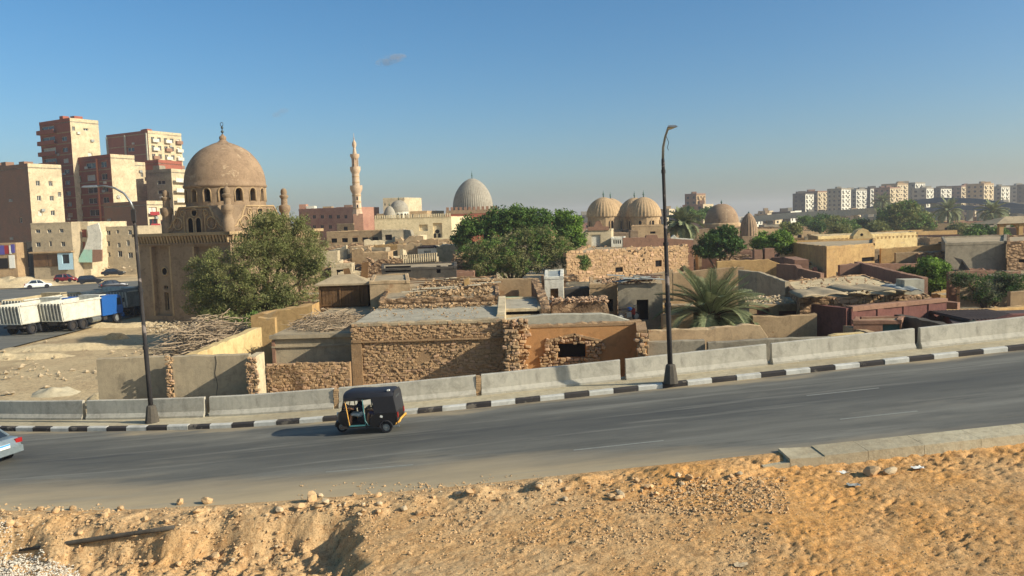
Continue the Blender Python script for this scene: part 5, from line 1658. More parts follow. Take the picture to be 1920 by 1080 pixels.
for (x0_, x1_, y0_, y1_, mt) in ((-12, 8, 460, 478, 'purple'), (9, 17, 460, 476, 'red'), (17, 21, 460, 476, 'whitepaint'), (21, 27, 458, 474, 'purple'), (-8, 14, 484, 504, 'dark'), (18, 27, 478, 503, 'whitepaint')):
    p, q = P(x0_, y1_, 168.1), P(x1_, y0_, 168.1); mb = MB(); mb.box(((p.x + q.x) / 2, 168.1, (p.z + q.z) / 2), (q.x - p.x - .05, .1, q.z - p.z)); part('painted_panel' if mt != 'dark' else 'doorway', mb, M[mt], t)
# rubble mounds in front of them
def mound(label, px, py, rx, ry, h, mat='paleground', z=0.4, seed=1):
    c = G(px, py, z)
    mb = MB(); n, k = 22, 10
    for j in range(k + 1):
        r = j / k
        for i in range(n):
            a = 6.2832 * i / n
            x, y = c.x + rx * r * math.cos(a), c.y + ry * r * math.sin(a)
            mb.v.append((x, y, z - .25 + h * (1 - r * r) ** 1.2 * (1 + .7 * nz(x, y, seed, .6)) + .12 * nz(x, y, seed, 1.6)))
    for j in range(k):
        for i in range(n): mb.f.append((j * n + i, (j + 1) * n + i, (j + 1) * n + (i + 1) % n, j * n + (i + 1) % n))
    mb.m = [0] * len(mb.f)
    return solo('rubble_mound', mb, M[mat], label, 'mound', None, True)
mound('long sandy spoil heap below the street buildings', 70, 512, 13, 5, 2.2, z=.6)
mound('sandy spoil heap in front of the painted ruin wall', 165, 500, 12, 5, 2.6, z=.8, seed=2)
mound('low spoil heap beside the far road', 20, 535, 10, 4, 1.6, z=.4, seed=3)
mound('orange sand pile lying beside the lorry road', 215, 634, 1.5, .8, .75, 'verge', .1, 4)
mound('grey gravel pile on the open sandy ground', 105, 735, 1.9, 1.2, .55, 'pavement', .1, 5)
mound('broken pale plaster heap at the free end of the wall panel', 190, 748, .9, .7, 1.0, 'paleground', .4, 6)
for (px, py, rx, ry, h, s, lab) in ((120, 652, 9, 1.4, .55, 7, 'long low sand ridge along the lorry road'), (235, 610, 6, 1.4, .6, 8, 'sand ridge between the lorry road and mausoleum'), (40, 668, 5, 1.3, .5, 9, 'low stony ridge at the bend of the lorry road')):
    mound(lab, px, py, rx, ry, h, 'paleground', .1, s)
pts = []
rr = random.Random(9)
while len(pts) < 420:
    px, py = rr.uniform(0, 330), rr.uniform(560, 740)
    p = G(px, py, .08)
    if -58 < p.x < -42.2: continue
    if nz(p.x, p.y, 3, .25) < rr.uniform(-.3, .3): continue
    pts.append((p.x, p.y, .1, .03 + .22 * rr.random() ** 4))
for _ in range(500):
    px, py = rr.uniform(150, 255), rr.uniform(488, 512); p = G(px, py, .9); pts.append((p.x, p.y, 1.2 + rr.random(), .1 + .5 * rr.random() ** 3))
for _ in range(500):
    px = rr.uniform(270, 400); p = G(px, rr.uniform(604, 625), .1); pts.append((p.x, p.y, .05 + rr.random() * .2, .05 + .2 * rr.random() ** 3))
o = pebbles('rubble', pts, M['rockpale']); o['label'] = 'stones and rubble strewn over the sandy ground by the mausoleum'; o['category'] = 'rubble'

# ================================================================== distant monuments
def ribbed_dome(t, c, r, z0, h, mat, flutes, famp, pointed=1.15, drum=None, fin=1.6, nwin=8, finmat='bronze', seg=96):
    if drum:
        zb = drum
        mb = MB(); mb.lathe((c[0], c[1], 0), [(r * 1.0, zb), (r * 1.0, z0)], 16); part('drum', mb, mat, t)
        for k in range(nwin):
            a = 2 * math.pi * (k + .5) / nwin
            u = Vector((-math.sin(a), math.cos(a))); n = Vector((math.cos(a), math.sin(a)))
            p = (c[0] + n.x * r * 1.0, c[1] + n.y * r * 1.0, lerp(zb, z0, .25))
            mb = MB(); face_shape(mb, p, u, n, arch_pts(r * .16, (z0 - zb) * .55), .03, .3); part('drum_window', mb, M['dark'], t)
            mb = MB(); arch_frame(mb, p, u, n, r * .16, (z0 - zb) * .55, r * .05, .12); part('window_surround', mb, mat, t)
    prof = [(r * 1.03, z0), (r * 1.04, z0 + h * .05)]
    for i in range(1, 20):
        f = i / 19.4
        prof.append((r * 1.03 * math.cos(f * math.pi / 2) ** (1 / pointed) if False else r * 1.03 * (1 - f ** 2.1) ** (.62 * pointed), z0 + h * (.05 + .95 * f)))
    mb = MB(); mb.lathe((c[0], c[1], 0), prof, seg, flute=flutes, famp=famp, caps=False); part('dome', mb, mat, t, True)
    mb = MB(); z = z0 + h * .97
    mb.lathe((c[0], c[1], 0), [(.1, z), (.1, z + fin * .3), (.22, z + fin * .4), (.08, z + fin * .5), (.16, z + fin * .62), (.05, z + fin * .7), (.03, z + fin)], 10); part('finial', mb, M[finmat], t, True)
# large grey ribbed dome
c = P(887, 395, 225)
t = thing('domed_tomb', 'tall grey carved dome rising behind the dark green trees', 'mausoleum', (c.x, c.y, 0))
mb = MB(); mb.box((c.x, c.y, 6.2), (14, 14, 12.4)); part('base', mb, M['redbrick'], t)
mb = MB(); mb.box((c.x, c.y, 12.3), (14.2, 14.2, 1.0)); part('base_band', mb, M['monument'], t)
for k in range(12):
    mb = MB(); mb.box((c.x - 6.6 + 1.2 * k, c.y - 6.9, 13.2), (.7, .35, .9)); part('merlon', mb, M['rose'], t)
ribbed_dome(t, (c.x, c.y), 5.3, 12.8, 8.9, M['domestone'], 56, .035, 1.0, None, 2.4, seg=168)
# slender minaret
c = P(671, 420, 200)
t = thing('minaret', 'slender pinkish stone minaret with three carved balconies', 'minaret', (c.x, c.y, 0))
mb = MB(); mb.box((c.x, c.y, 6.2), (2.4, 2.4, 12.4), .3); part('base_shaft', mb, M['rose'], t)
def mlathe(nm, prof, seg=16, mat='minaretstone', **kw):
    mb = MB(); mb.lathe((c.x, c.y, 0), prof, seg, **kw); part(nm, mb, M[mat], t, .5)
mlathe('lower_shaft', [(1.3, 12), (1.3, 12.6), (1.1, 13.2), (1.05, 18.2)], 8)
for z_ in (13.6, 15.2, 16.8, 20.0, 21.4):
    mlathe('stone_band', [(1.13 if z_ < 18 else .95, z_), (1.13 if z_ < 18 else .95, z_ + .3)], 16, 'ribstone')
mlathe('balcony', [(.98, 17.2), (1.3, 17.9), (1.55, 18.5), (1.55, 19.4), (1.4, 19.4), (1.4, 18.7), (.8, 18.6)], 16, 'minaretstone')
mlathe('middle_shaft', [(.92, 18.6), (.9, 22.6)], 16)
mlathe('balcony', [(.86, 22.2), (1.1, 22.7), (1.3, 23.2), (1.3, 24.0), (1.16, 24.0), (1.16, 23.3), (.6, 23.2)], 16, 'minaretstone')
for k in range(8):
    a = k * math.pi / 4; mb = MB(); mb.tube([(c.x + .7 * math.cos(a), c.y + .7 * math.sin(a), 23.2), (c.x + .7 * math.cos(a), c.y + .7 * math.sin(a), 26.2)], .13, 6); part('column', mb, M['minaretstone'], t)
mlathe('pavilion_core', [(.3, 23.2), (.3, 26.3)], 8)
mlathe('balcony', [(.85, 26.0), (1.15, 26.6), (1.15, 27.1), (1.0, 27.1), (.6, 27.0)], 16, 'minaretstone')
mlathe('bulb', [(.55, 26.9), (.4, 28.0), (.3, 28.6), (.52, 29.2), (.55, 29.6), (.4, 30.1), (.16, 30.5), (.08, 30.8), (.16, 31.0), (.05, 31.2), (.04, 32.2)], 14, 'minaretstone')
for z_ in (14.2, 16.2): 
    mb = MB(); mb.box((c.x + .3, c.y - .95, z_), (.35, .2, .9)); part('slit_window', mb, M['dark'], t)
# pink apartment house by the minaret
A_, B_ = P(560, 390, 232), P(662, 392, 226)
t = block('pinkish brick apartment house with roof rooms, beside the minaret base', None, P(600, 393, 230).z, M['pinkbrick'], M['concrete'], foot=[(A_.x, A_.y), (B_.x, B_.y), (B_.x + 5, B_.y + 14), (A_.x + 5, A_.y + 14)],
          wins={0: [(x, y, x + 6, y + 7) for y in (403, 422) for x in (572, 586, 601, 616, 631, 645)]}, glass=M['glass'], frame=M['rose'], parapet=.4, name='apartment_house', cat='building')
for k, (x0_, x1_, y0_, mt) in enumerate(((562, 574, 383, 'pinkbrick'), (575, 590, 386, 'white'), (606, 622, 387, 'tan'), (632, 646, 388, 'rose'), (646, 660, 384, 'brownbrick'))):
    p, q = P(x0_, 394, 233), P(x1_, y0_, 233); mb = MB(); mb.box(((p.x + q.x) / 2, 234, (p.z + q.z) / 2), (q.x - p.x, 3, q.z - p.z)); part('roof_room', mb, M[mt], t)
t = block('small cream corner house at the foot of the minaret', None, P(632, 421, 190).z, M['ribstone'], M['mudroof'], foot=[P(632, 421, 190), P(664, 420, 188), P(664, 418, 196), P(636, 418, 198)], wins={0: [(644, 425, 652, 437)]}, parapet=.15, name='corner_house')
# pale mosque front with two small domes
A_, B_ = P(702, 411, 192), P(846, 408, 192)
zt = P(770, 410, 192).z
t = block('long pale limestone mosque front with crenels and arched recesses', None, zt, M['palestone'], M['palestone'], foot=[(A_.x, A_.y), (B_.x, B_.y), (B_.x + 4, B_.y + 30), (A_.x + 4, A_.y + 30)],
          wins={0: [(786, 421, 802, 433), (812, 418, 829, 446)]}, glass=M['palestone'], parapet=.25, name='mosque', cat='mosque', depth=.5, fmats={3: M['redbrick']})
for k in range(34):
    x = lerp(A_.x + .3, B_.x - .3, k / 33); mb = MB(); mb.box((x, 192.0, zt + .6), (.3, .3, .8)); part('merlon', mb, M['palestone'], t)
for (px, py, r) in ((820, 434, .5),): 
    q = P(px, py, 192.42); mb = MB(); mb.tube([q, q + Vector((0, .05, 0))], r, 14); part('oculus', mb, M['dark'], t)
for px in (816, 824):
    q = P(px, 446, 192.45); mb = MB(); face_shape(mb, q, (1, 0), (0, -1), arch_pts(.65, 1.1), .03, .05); part('arched_window', mb, M['dark'], t)
c1_ = P(731, 410, 200); ribbed_dome(t, (c1_.x, c1_.y), 1.5, zt + .3, 3.1, M['domestone'], 20, .03, 1.0, None, .9, seg=60)
c2_ = P(749, 410, 202); mb = MB(); mb.lathe((c2_.x, c2_.y, 0), [(2.3, zt), (2.3, zt + 1.9)], 12); part('drum', mb, M['white'], t)
for k in range(7):
    a = -math.pi / 2 + (k - 3) * .42; mb = MB(); face_shape(mb, (c2_.x + 2.3 * math.cos(a), c2_.y + 2.3 * math.sin(a), zt + .3), (-math.sin(a), math.cos(a)), (math.cos(a), math.sin(a)), arch_pts(.5, 1.1), .06, .2); part('drum_window', mb, M['dark'], t)
ribbed_dome(t, (c2_.x, c2_.y), 2.3, zt + 1.9, 2.9, M['domestone'], 0, 0, .8, None, .9)
street('square cream block with small dark windows rising behind the mosque domes', 718, 758, 236, 374, 402, [(720, 381, 723, 386), (738, 380, 741, 384), (751, 380, 755, 388)], M['cream'], name='tower_house', parapet=.5)
street('low cream building with terraces on the mosque side', 768, 800, 222, 397, 412, [(772, 401, 777, 408), (786, 401, 790, 408)], M['ribstone'], name='terrace_house')
street('low sandy-coloured building behind the mosque front', 800, 842, 226, 404, 412, [(806, 406, 809, 410)], M['ribstone'], name='terrace_house')
street('low buff wall building beside the two small mosque domes', 706, 726, 214, 402, 412, [(712, 405, 716, 410)], M['tan'], name='terrace_house')
# long school-like building with a row of dark windows
A_, B_ = P(612, 436, 140), P(716, 431, 140)
block('long low tan building with a row of square dark windows', None, P(660, 434, 140).z, M['tan'], M['mudroof'], foot=[(A_.x, A_.y), (B_.x, B_.y), (B_.x + 3, B_.y + 12), (A_.x + 3, A_.y + 12)],
      wins={0: [(x, 447 - k * .6, x + 11, 455 - k * .6) for k, x in enumerate((621, 641, 660, 679, 698))]}, parapet=.1, name='long_building', cat='building')
block('cream house with a dark ground opening beside the long building', None, P(740, 432, 142).z, M['cream'], M['mudroof'], foot=[P(716, 432, 139), P(757, 430, 139), P(760, 428, 150), P(720, 428, 150)], wins={0: [(722, 440, 735, 450)]}, parapet=.2, name='cream_house')
wall('tall pale wall pieces stepping towards the mosque', [(756, 430, 138), (768, 431, 136), (772, 442, 132), (800, 440, 136)], M['cream'], thick=.5)
wall('reddish doorway wall in front of the pale wall pieces', [(770, 462, 118), (783, 460, 117)], M['rose'], thick=.5)
block('small bluish-white house with a grey shuttered window', None, P(800, 464, 105).z, M['white'], M['darktin'], foot=[P(783, 464, 105), P(818, 462, 105), P(818, 458, 112), P(784, 459, 112)], wins={0: [(795, 470, 808, 480)]}, glass=M['tin'], parapet=.12, pmat=M['darktin'], name='blue_white_house')
wall('sandy court wall behind the bluish-white house', [(800, 450), (850, 447)], M['ribstone'], Y=130, thick=.4)
t = thing('baluster_wall', 'low wall of pale balusters along the shed roof', 'wall', P(790, 485, 92))
for k in range(17):
    p = P(lerp(752, 818, k / 16), lerp(486, 481, k / 16), 92); mb = MB(); mb.lathe((p.x, p.y, p.z - .5), [(.1, 0), (.16, .3), (.08, .6), (.14, .95)], 8); part('baluster', mb, M['cream'], t, .6)
part('rail', run_mesh([P(748, 487, 92.1), P(822, 481, 92.1)], .3, P(785, 489, 92).z - .7, .02, .5, 3), M['cream'], t)
# ruined houses field
rr = random.Random(77)
ruin_lab = 'crumbling tan wall fragment among the collapsed houses'
for k in range(48):
    px = rr.uniform(615, 860); Y = rr.uniform(84, 132)
    h = rr.uniform(2.2, 5.2) + 2.2 * sstep(84, 115, Y)
    base = G(px, 500, 0)
    X = (px - 960) / 1500 * Y
    a = rr.choice((0, 0, 1.4, -.25, .3)); L = rr.uniform(1.5, 6)
    q = Vector((X, Y, h)); d = Vector((math.cos(a), math.sin(a), rr.uniform(-.3, .15)))
    mb = run_mesh([q, q + d * L * .5, q + d * L], .4, -.3, .25, .4, 200 + k, .8)
    solo('ruined_wall', mb, [M['beige'], M['rubblefar'], M['cream'], M['tan']][k % 4], 'crumbling %s wall fragment among the collapsed houses' % ('beige', 'rough stone', 'cream', 'tan')[k % 4], 'wall', 'ruined wall fragments among the collapsed houses')
pts = []
for _ in range(2600):
    px = rr.uniform(610, 860); Y = 76 + 60 * rr.random() ** 1.3; X = (px - 960) / 1500 * Y
    pts.append((X, Y, 1.0 + 4.4 * sstep(76, 112, Y) * (0.6 + .5 * nz(X, Y, 4, .08)) + rr.random() * .9, .08 + .6 * rr.random() ** 3))
o = pebbles('rubble', pts, M['stone_pink']); o['label'] = 'collapsed masonry and rubble of ruined houses below the minaret'; o['category'] = 'rubble'
mb = MB()
n = 24
for j in range(n + 1):
    for i in range(n + 1):
        Y = lerp(72, 138, j / n); px = lerp(585, 885, i / n); X = (px - 960) / 1500 * Y
        mb.v.append((X, Y, (1.0 + 4.2 * sstep(74, 112, Y) * (.6 + .5 * nz(X, Y, 4, .08))) * sstep(0, .12, i / n) * sstep(1, .9, i / n) * sstep(0, .1, j / n) + .2 * nz(X, Y, 8, .4) - .1))
for j in range(n):
    for i in range(n): mb.f.append((j * (n + 1) + i, j * (n + 1) + i + 1, (j + 1) * (n + 1) + i + 1, (j + 1) * (n + 1) + i))
mb.m = [0] * len(mb.f)
struct('rubble_ground', mb, M['ground'], True)

# twin ribbed domes
def twin(px, Y, back, label):
    c = P(px, 405, Y)
    t = thing('ribbed_dome_tomb', label, 'mausoleum', (c.x, c.y, 0))
    z0 = c.z
    mb = MB(); mb.box((c.x, c.y, 3), (8.6, 8.6, 6)); part('base', mb, M['monument'], t)
    mb = MB(); mb.lathe((c.x, c.y, 0), [(4.6, 5.9), (4.0, 7.0)], 8); part('shoulder', mb, M['monument'], t)
    ribbed_dome(t, (c.x, c.y), 3.35, z0 - .15, 4.1 if not back else 4.2, M['ribstone'], 32, .055, 1.0, 5.6, 1.5, 8)
    return t
twin(1132, 168, 0, 'ribbed sandy dome standing apart, near the cream gabled house')
twin(1145, 182, 1, 'ribbed dome almost hidden behind the separate sandy one')
twin(1207, 166, 0, 'ribbed sandy dome just beside the upright lamp post')
twin(1190, 176, 1, 'ribbed dome half hidden behind its twin near the lamp post')
block('dark stone hall between the two pairs of ribbed domes', None, 6.2, M['monument'], M['mudroof'], foot=[P(1110, 440, 158), P(1250, 438, 158), P(1245, 436, 164), P(1110, 438, 164)], parapet=.3, name='stone_hall', cat='hall')
# plain brown dome
c = P(1353, 418, 150)
t = thing('plain_dome_tomb', 'plain smooth brown dome on a low square base', 'mausoleum', (c.x, c.y, 0))
mb = MB(); mb.box((c.x, c.y, 3.6), (6.8, 6.8, 7.2), .3); part('base', mb, M['monument_dome'], t)
mb = MB(); mb.lathe((c.x, c.y, 0), [(3.55, 7.0), (3.5, 7.7), (3.3, 7.9)], 16); part('drum', mb, M['ribstone'], t)
ribbed_dome(t, (c.x, c.y), 3.0, 7.8, 3.7, M['monument_dome'], 0, 0, .8, None, .8)
c = P(1404, 430, 140)
t = thing('ribbed_dome_tomb', 'narrow ribbed brown dome in shade beside the plain dome', 'mausoleum', (c.x, c.y, 0))
mb = MB(); mb.box((c.x, c.y, 2.8), (3.2, 3.2, 5.6)); part('base', mb, M['monument'], t)
ribbed_dome(t, (c.x, c.y), 1.4, 5.6, 4.0, M['monument_dome'], 18, .08, 1.0, None, .4)
# houses in front of the domes
z_ = P(1120, 432, 112).z
t = block('cream house with a curved pediment and a square recess', None, z_, M['cream'], M['mudroof'], foot=[P(1098, 432, 112), P(1146, 430, 112), P(1150, 428, 120), P(1100, 428, 120)], wins={0: [(1109, 440, 1126, 462)]}, glass=M['white'], parapet=.1, name='pediment_house')
a, b2_ = P(1102, 432, 111.9), P(1142, 431, 111.9)
mb = MB(); pts = [(0, 0), (b2_.x - a.x, 0), (b2_.x - a.x, .5), ((b2_.x - a.x) * .72, .55), ((b2_.x - a.x) * .6, 1.2), ((b2_.x - a.x) * .5, 1.35), ((b2_.x - a.x) * .4, 1.2), ((b2_.x - a.x) * .28, .55), (0, .5)]
face_shape(mb, (a.x, a.y, z_), (1, 0), (0, -1), pts, .05, .4); part('pediment', mb, M['rose'], t)
block('white low house with a row of tiny arches next to the pediment house', None, P(1160, 447, 108).z, M['white'], M['mudroof'], foot=[P(1146, 447, 108), P(1170, 446, 108), P(1172, 444, 115), P(1148, 444, 115)], wins={0: [(1150 + 4 * k, 450, 1152.6 + 4 * k, 457) for k in range(4)]}, parapet=.1, name='arcade_house')
wall('long rose and cream court wall below the ribbed domes', [(1168, 446), (1210, 445), (1212, 441), (1232, 440), (1234, 446), (1300, 450)], M['rose'], Y=104, thick=.6, jit=.03)
block('tan house with a small opening below the ribbed domes', None, P(1200, 424, 135).z, M['ribstone'], M['mudroof'], foot=[P(1184, 425, 135), P(1246, 423, 135), P(1246, 421, 145), P(1186, 421, 145)], wins={0: [(1219, 434, 1229, 438)]}, parapet=.12, name='tan_house')
wall('ribbed stone gate wall before the tan house', [(1182, 432, 130), (1196, 432, 130)], M['monument'], thick=2.)
wall('sandy court wall between palm and plain dome', [(1300, 432), (1330, 428)], M['monument'], Y=138, thick=3)
wall('pale wall strip with a small white gable below the domes', [(1258, 445, 112), (1264, 440, 112), (1270, 446, 112), (1300, 448, 112)], M['white'], thick=.5, jit=.01)

# ================================================================== far city on the east side
def far_block(label, px0, px1, Y, ytop, ang, mat, rmat, floors=9, cols=5, group=None, roofs=2, depthm=14.):
    a = rad(ang)
    A_ = P(px0, ytop, Y); B_ = P(px1, ytop, Y)
    w = B_.x - A_.x
    zt = A_.z
    K = Vector((lerp(A_.x, B_.x, .42), Y - 4)); L_ = Vector((A_.x, Y + 3)); Rr = Vector((B_.x, Y + 4)); Bk = Vector((lerp(A_.x, B_.x, .55), Y + 11))
    c = (K + Bk) / 2
    t = thing('apartment_block', label, 'apartment block', (c.x, c.y, 0), 0, group)
    h = zt - .5
    fh = 3.
    n = int(h / fh)
    for (p, q, mt, nm) in ((L_, K, mat, 'wall'), (K, Rr, rmat, 'wall'), (Rr, Bk, mat, 'wall'), (Bk, L_, mat, 'wall')):
        W = (q - p).length
        k = max(2, int(W / 3.2))
        ops = [(W * (i + .28) / k, W * (i + .72) / k, zt - 2.3 - fh * j, zt - .9 - fh * j) for j in range(n) for i in range(k)] if nm == 'wall' and p in (L_, K) else []
        mb = MB(); facade(mb, p, q, -1, zt, ops, .4, 0, 1)
        o = part(nm, mb, [mt, M['glass']], t)
        if p is K:
            d = (q - p).normalized(); nn = Vector((d.y, -d.x))
            for j in range(0, n):
                for f in (.25, .75):
                    e = p.lerp(q, f) + nn * .9
                    mb = MB(); mb.obox((e.x, e.y, zt - 2.7 - fh * j), d, nn, W * .2, .9, 1.0)
                    if j < 6: part('balcony', mb, rmat, t)
    mb = MB(); mb.prism([tuple(L_), tuple(K), tuple(Rr), tuple(Bk)], zt - .3, zt + .8); part('roof', mb, mat, t)
    rr = random.Random(int(px0 * 3 + Y))
    for i in range(roofs):
        e = L_.lerp(Rr, rr.uniform(.2, .8)); mb = MB(); mb.box((e.x, e.y, zt + 1.3), (rr.uniform(2, 5), 3, rr.uniform(1, 2.2))); part('roof_room', mb, mat, t)
    return t
fb = [(1497, 1522, 365), (1518, 1548, 358), (1545, 1572, 360), (1562, 1592, 355), (1588, 1622, 358), (1612, 1652, 352), (1650, 1686, 349), (1664, 1700, 346), (1698, 1732, 345), (1722, 1748, 352), (1744, 1782, 350), (1780, 1824, 350), (1824, 1862, 347), (1858, 1892, 349), (1886, 1926, 345), (1920, 1960, 347)]
looks = [('darkwall', 'white', 'dark grey'), ('greyplaster', 'white', 'grey'), ('brownbrick', 'cream', 'brown'), ('domestone', 'white', 'pale grey'), ('tan', 'cream', 'tan')]  # tones greyed to stand in for distance haze on the estate
for k, (a, b_, y) in enumerate(fb):
    l = looks[(k * 2) % 5]
    far_block('%s apartment block with pale balconied side in the far estate row' % l[2], a - 8, b_ + 8, 560 + (k % 3) * 25, y + (0, 3, 5, 1)[k % 4], 30, M[l[0]], M[l[1]], group='apartment blocks of the far estate')
far_block('tall solitary brown tower block on the horizon beyond the palms', 1286, 1326, 480, 366, 30, M['brownbrick'], M['tan'], roofs=1)
rr = random.Random(15)
for k in range(60):
    px = rr.uniform(1090, 1960); Y = rr.uniform(400, 620)
    if px < 1270: Y = rr.uniform(430, 620)
    h = rr.uniform(5, 12) if px < 1480 else rr.uniform(4, 9)
    if rr.random() < .2: h += 3
    X = (px - 960) / 1500 * Y; w = rr.uniform(9, 18); dd = rr.uniform(8, 12)
    l = looks[rr.randrange(5)]
    z = h
    mb = MB()
    A2, B2 = (X - w / 2, Y - dd * .2), (X + w * .1, Y - dd * .6)
    C2, D2 = (X + w / 2, Y), (X - w * .1, Y + dd * .5)
    ops = lambda W: [(W * (i + .3) / max(1, int(W / 3.3)), W * (i + .7) / max(1, int(W / 3.3)), h - 2.4 - 3 * j, h - 1.1 - 3 * j) for j in range(int(h / 3)) for i in range(max(1, int(W / 3.3)))]
    facade(mb, A2, B2, -1, h, ops(math.dist(A2, B2)), .4, 0, 2); facade(mb, B2, C2, -1, h, ops(math.dist(B2, C2)), .4, 1, 2); facade(mb, C2, D2, -1, h); facade(mb, D2, A2, -1, h)
    mb.add([(p[0], p[1], h) for p in (A2, B2, C2, D2)], [(0, 1, 2, 3)])
    mb.box((X + rr.uniform(-3, 3), Y, h + 1), (rr.uniform(2, 4), 2.5, 2))
    solo('town_house', mb, [M[l[0]], M[l[1]], M['glass']], 'small %s flat-roofed town house in the hazy distance' % l[2], 'building', 'far town houses on the horizon')
# low courts filling the middle distance
rr = random.Random(33)
low = ['tan', 'beige', 'cream', 'rose', 'greyplaster', 'ochre', 'ribstone', 'rubblefar']
n = 0
tries = 0
while n < 75 and tries < 4000:
    tries += 1
    Y = rr.uniform(118, 380); px = rr.uniform(1080, 1960)
    if Y < 190 and px < 1480: continue
    if Y < 150 and px < 1730: continue
    X = (px - 960) / 1500 * Y
    w, dd = rr.uniform(6, 15), rr.uniform(6, 12); h = rr.uniform(2.8, 5.0)
    mk_ = low[rr.randrange(8)]; mt = M[mk_]
    mb = MB()
    a = rr.uniform(-.35, .2); cs, sn = math.cos(a), math.sin(a)
    f = [(X + x * cs - y * sn, Y + x * sn + y * cs) for x, y in ((-w / 2, -dd / 2), (w / 2, -dd / 2), (w / 2, dd / 2), (-w / 2, dd / 2))]
    nw = rr.randrange(0, 3)
    facade(mb, f[0], f[1], -.4, h, [(w * (.2 + .35 * i), w * (.2 + .35 * i) + 1.2, h - 2.2, h - 1.) for i in range(nw)], .3, 0, 2)
    for i in (1, 2, 3): facade(mb, f[i], f[(i + 1) % 4], -.4, h)
    mb.add([(p[0], p[1], h - .35) for p in f], [(0, 1, 2, 3)], 1)
    solo('tomb_court', mb, [mt, M['mudroof'], M['dark']], 'low %s flat-roofed tomb court in the hazy cemetery middle distance' % CW[mk_], 'house', 'low tomb courts in the far cemetery')
    n += 1
# same on the far left/centre behind the mosque
for k in range(26):
    px = rr.uniform(560, 1100); Y = rr.uniform(240, 420); X = (px - 960) / 1500 * Y; w = rr.uniform(9, 20); h = rr.uniform(5, 11)
    mb = MB(); f = [(X - w / 2, Y), (X + w / 2, Y - 3), (X + w / 2 + 3, Y + 9), (X - w / 2 + 3, Y + 12)]
    facade(mb, f[0], f[1], -1, h, [(w * (i + .3) / 4, w * (i + .7) / 4, h - 2.4 - 3 * j, h - 1.1 - 3 * j) for j in range(int(h / 3)) for i in range(4)], .4, 0, 1)
    for i in (1, 2, 3): facade(mb, f[i], f[(i + 1) % 4], -1, h)
    mb.add([(p[0], p[1], h) for p in f], [(0, 1, 2, 3)])
    solo('town_house', mb, [M[['pinkbrick', 'cream', 'tan', 'brownbrick'][k % 4]], M['glass']], '%s flat-roofed house in the hazy quarter behind the pale mosque' % ('pinkish brick', 'cream', 'tan', 'brown brick')[k % 4], 'building', 'houses behind the pale mosque')
# elevated roads
def viaduct(label, pts, wid, deck, pier, rail=1.0, mat=None):
    mat = mat or M['concrete']
    A3 = [Vector(p) for p in pts]
    c = sum(A3, Vector()) / len(A3)
    t = thing('viaduct', label, 'viaduct', (c.x, c.y, 0))
    mb = MB()
    for i in range(len(A3) - 1):
        a, b_ = A3[i], A3[i + 1]
        d = Vector((b_.x - a.x, b_.y - a.y, 0)).normalized(); n = Vector((d.y, -d.x, 0))
        q = []
        for p in (a, b_):
            for o_, z in ((0, -deck), (0, rail), (.4, rail), (.4, 0), (wid, 0), (wid, -deck)): q.append(p - n * o_ + Vector((0, 0, z)))
        mb.add(q, [(k, k + 6, (k + 1) % 6 + 6, (k + 1) % 6) for k in range(6)])
    part('deck', mb, mat, t)
    for i in range(len(A3) - 1):
        a, b_ = A3[i], A3[i + 1]
        for f in (.0, .33, .66):
            p = a.lerp(b_, f) + Vector((0, wid / 2, 0)); mb = MB(); mb.box((p.x, p.y, (p.z - deck) / 2 - .2), (2, 1.6, p.z - deck)); part('pier', mb, M['concrete'], t)
    return t
viaduct('long low concrete viaduct crossing behind the cemetery trees', [P(1390, 412, 360), P(1480, 403, 350), P(1560, 399, 342), P(1645, 394, 335)], 10, 1.6, 0)
viaduct('higher viaduct ramp climbing in front of the far estate', [P(1630, 392, 380), P(1700, 380, 370), P(1760, 374, 360), P(1830, 376, 345), P(1960, 392, 320)], 9, 1.3, 0, .9, M['steelbridge'])
viaduct('second viaduct ramp branching under the higher one', [P(1690, 396, 350), P(1800, 388, 335), P(1960, 398, 300)], 8, 1.1, 0, .8, M['steelbridge'])

# ------------------------------------------------------------------ clutter on the nearer roofs and yards
rr = random.Random(91)
def scatter(label, rects, n, smin, smax, mat, seed):
    r2 = random.Random(seed); pts = []
    for (a, b_, c_, d_, z_) in rects:
        for _ in range(n):
            p = G(r2.uniform(a, c_), r2.uniform(b_, d_), z_); pts.append((p.x, p.y, z_ + .02 + r2.random() * .06, smin + (smax - smin) * r2.random() ** 3))
    o = pebbles('roof_rubble', pts, mat); o['label'] = label; o['category'] = 'rubble'
scatter('small stones scattered over the grey screed roof', [(690, 578, 900, 598, zd)], 160, .02, .09, M['stone'], 1)
scatter('rubble scattered over the roof behind the big rubble enclosure wall', [(1110, 458, 1280, 474, 5.6)], 260, .05, .25, M['stone'], 2)
scatter('stones and rubbish on the sandy mud roof', [(1500, 522, 1640, 552, 4.25)], 220, .03, .16, M['stone_pink'], 4)
for k in range(40):
    px = rr.uniform(1220, 1900); py = rr.uniform(470, 535)
    z_ = 3.4 + rr.uniform(-.8, .5); p = G(px, py, z_)
    L = rr.uniform(1.5, 4.5); a = rr.choice((0., 0., 1.35, 1.5, -.2)) + rr.uniform(-.1, .1)
    q = Vector((p.x, p.y, z_)); d = Vector((math.cos(a), math.sin(a), rr.uniform(-.12, .08)))
    mb = run_mesh([q, q + d * L * .5, q + d * L], .32, -.2, .12, .35, 400 + k, .35)
    solo('court_partition', mb, M[['tan', 'beige', 'greyplaster', 'rose', 'rubblefar', 'maroon'][k % 6]], 'low crumbling %s partition wall inside the cemetery courts' % ('tan', 'beige', 'grey', 'rose-brown', 'rough stone', 'maroon')[k % 6], 'wall', 'low partition walls inside the courts')

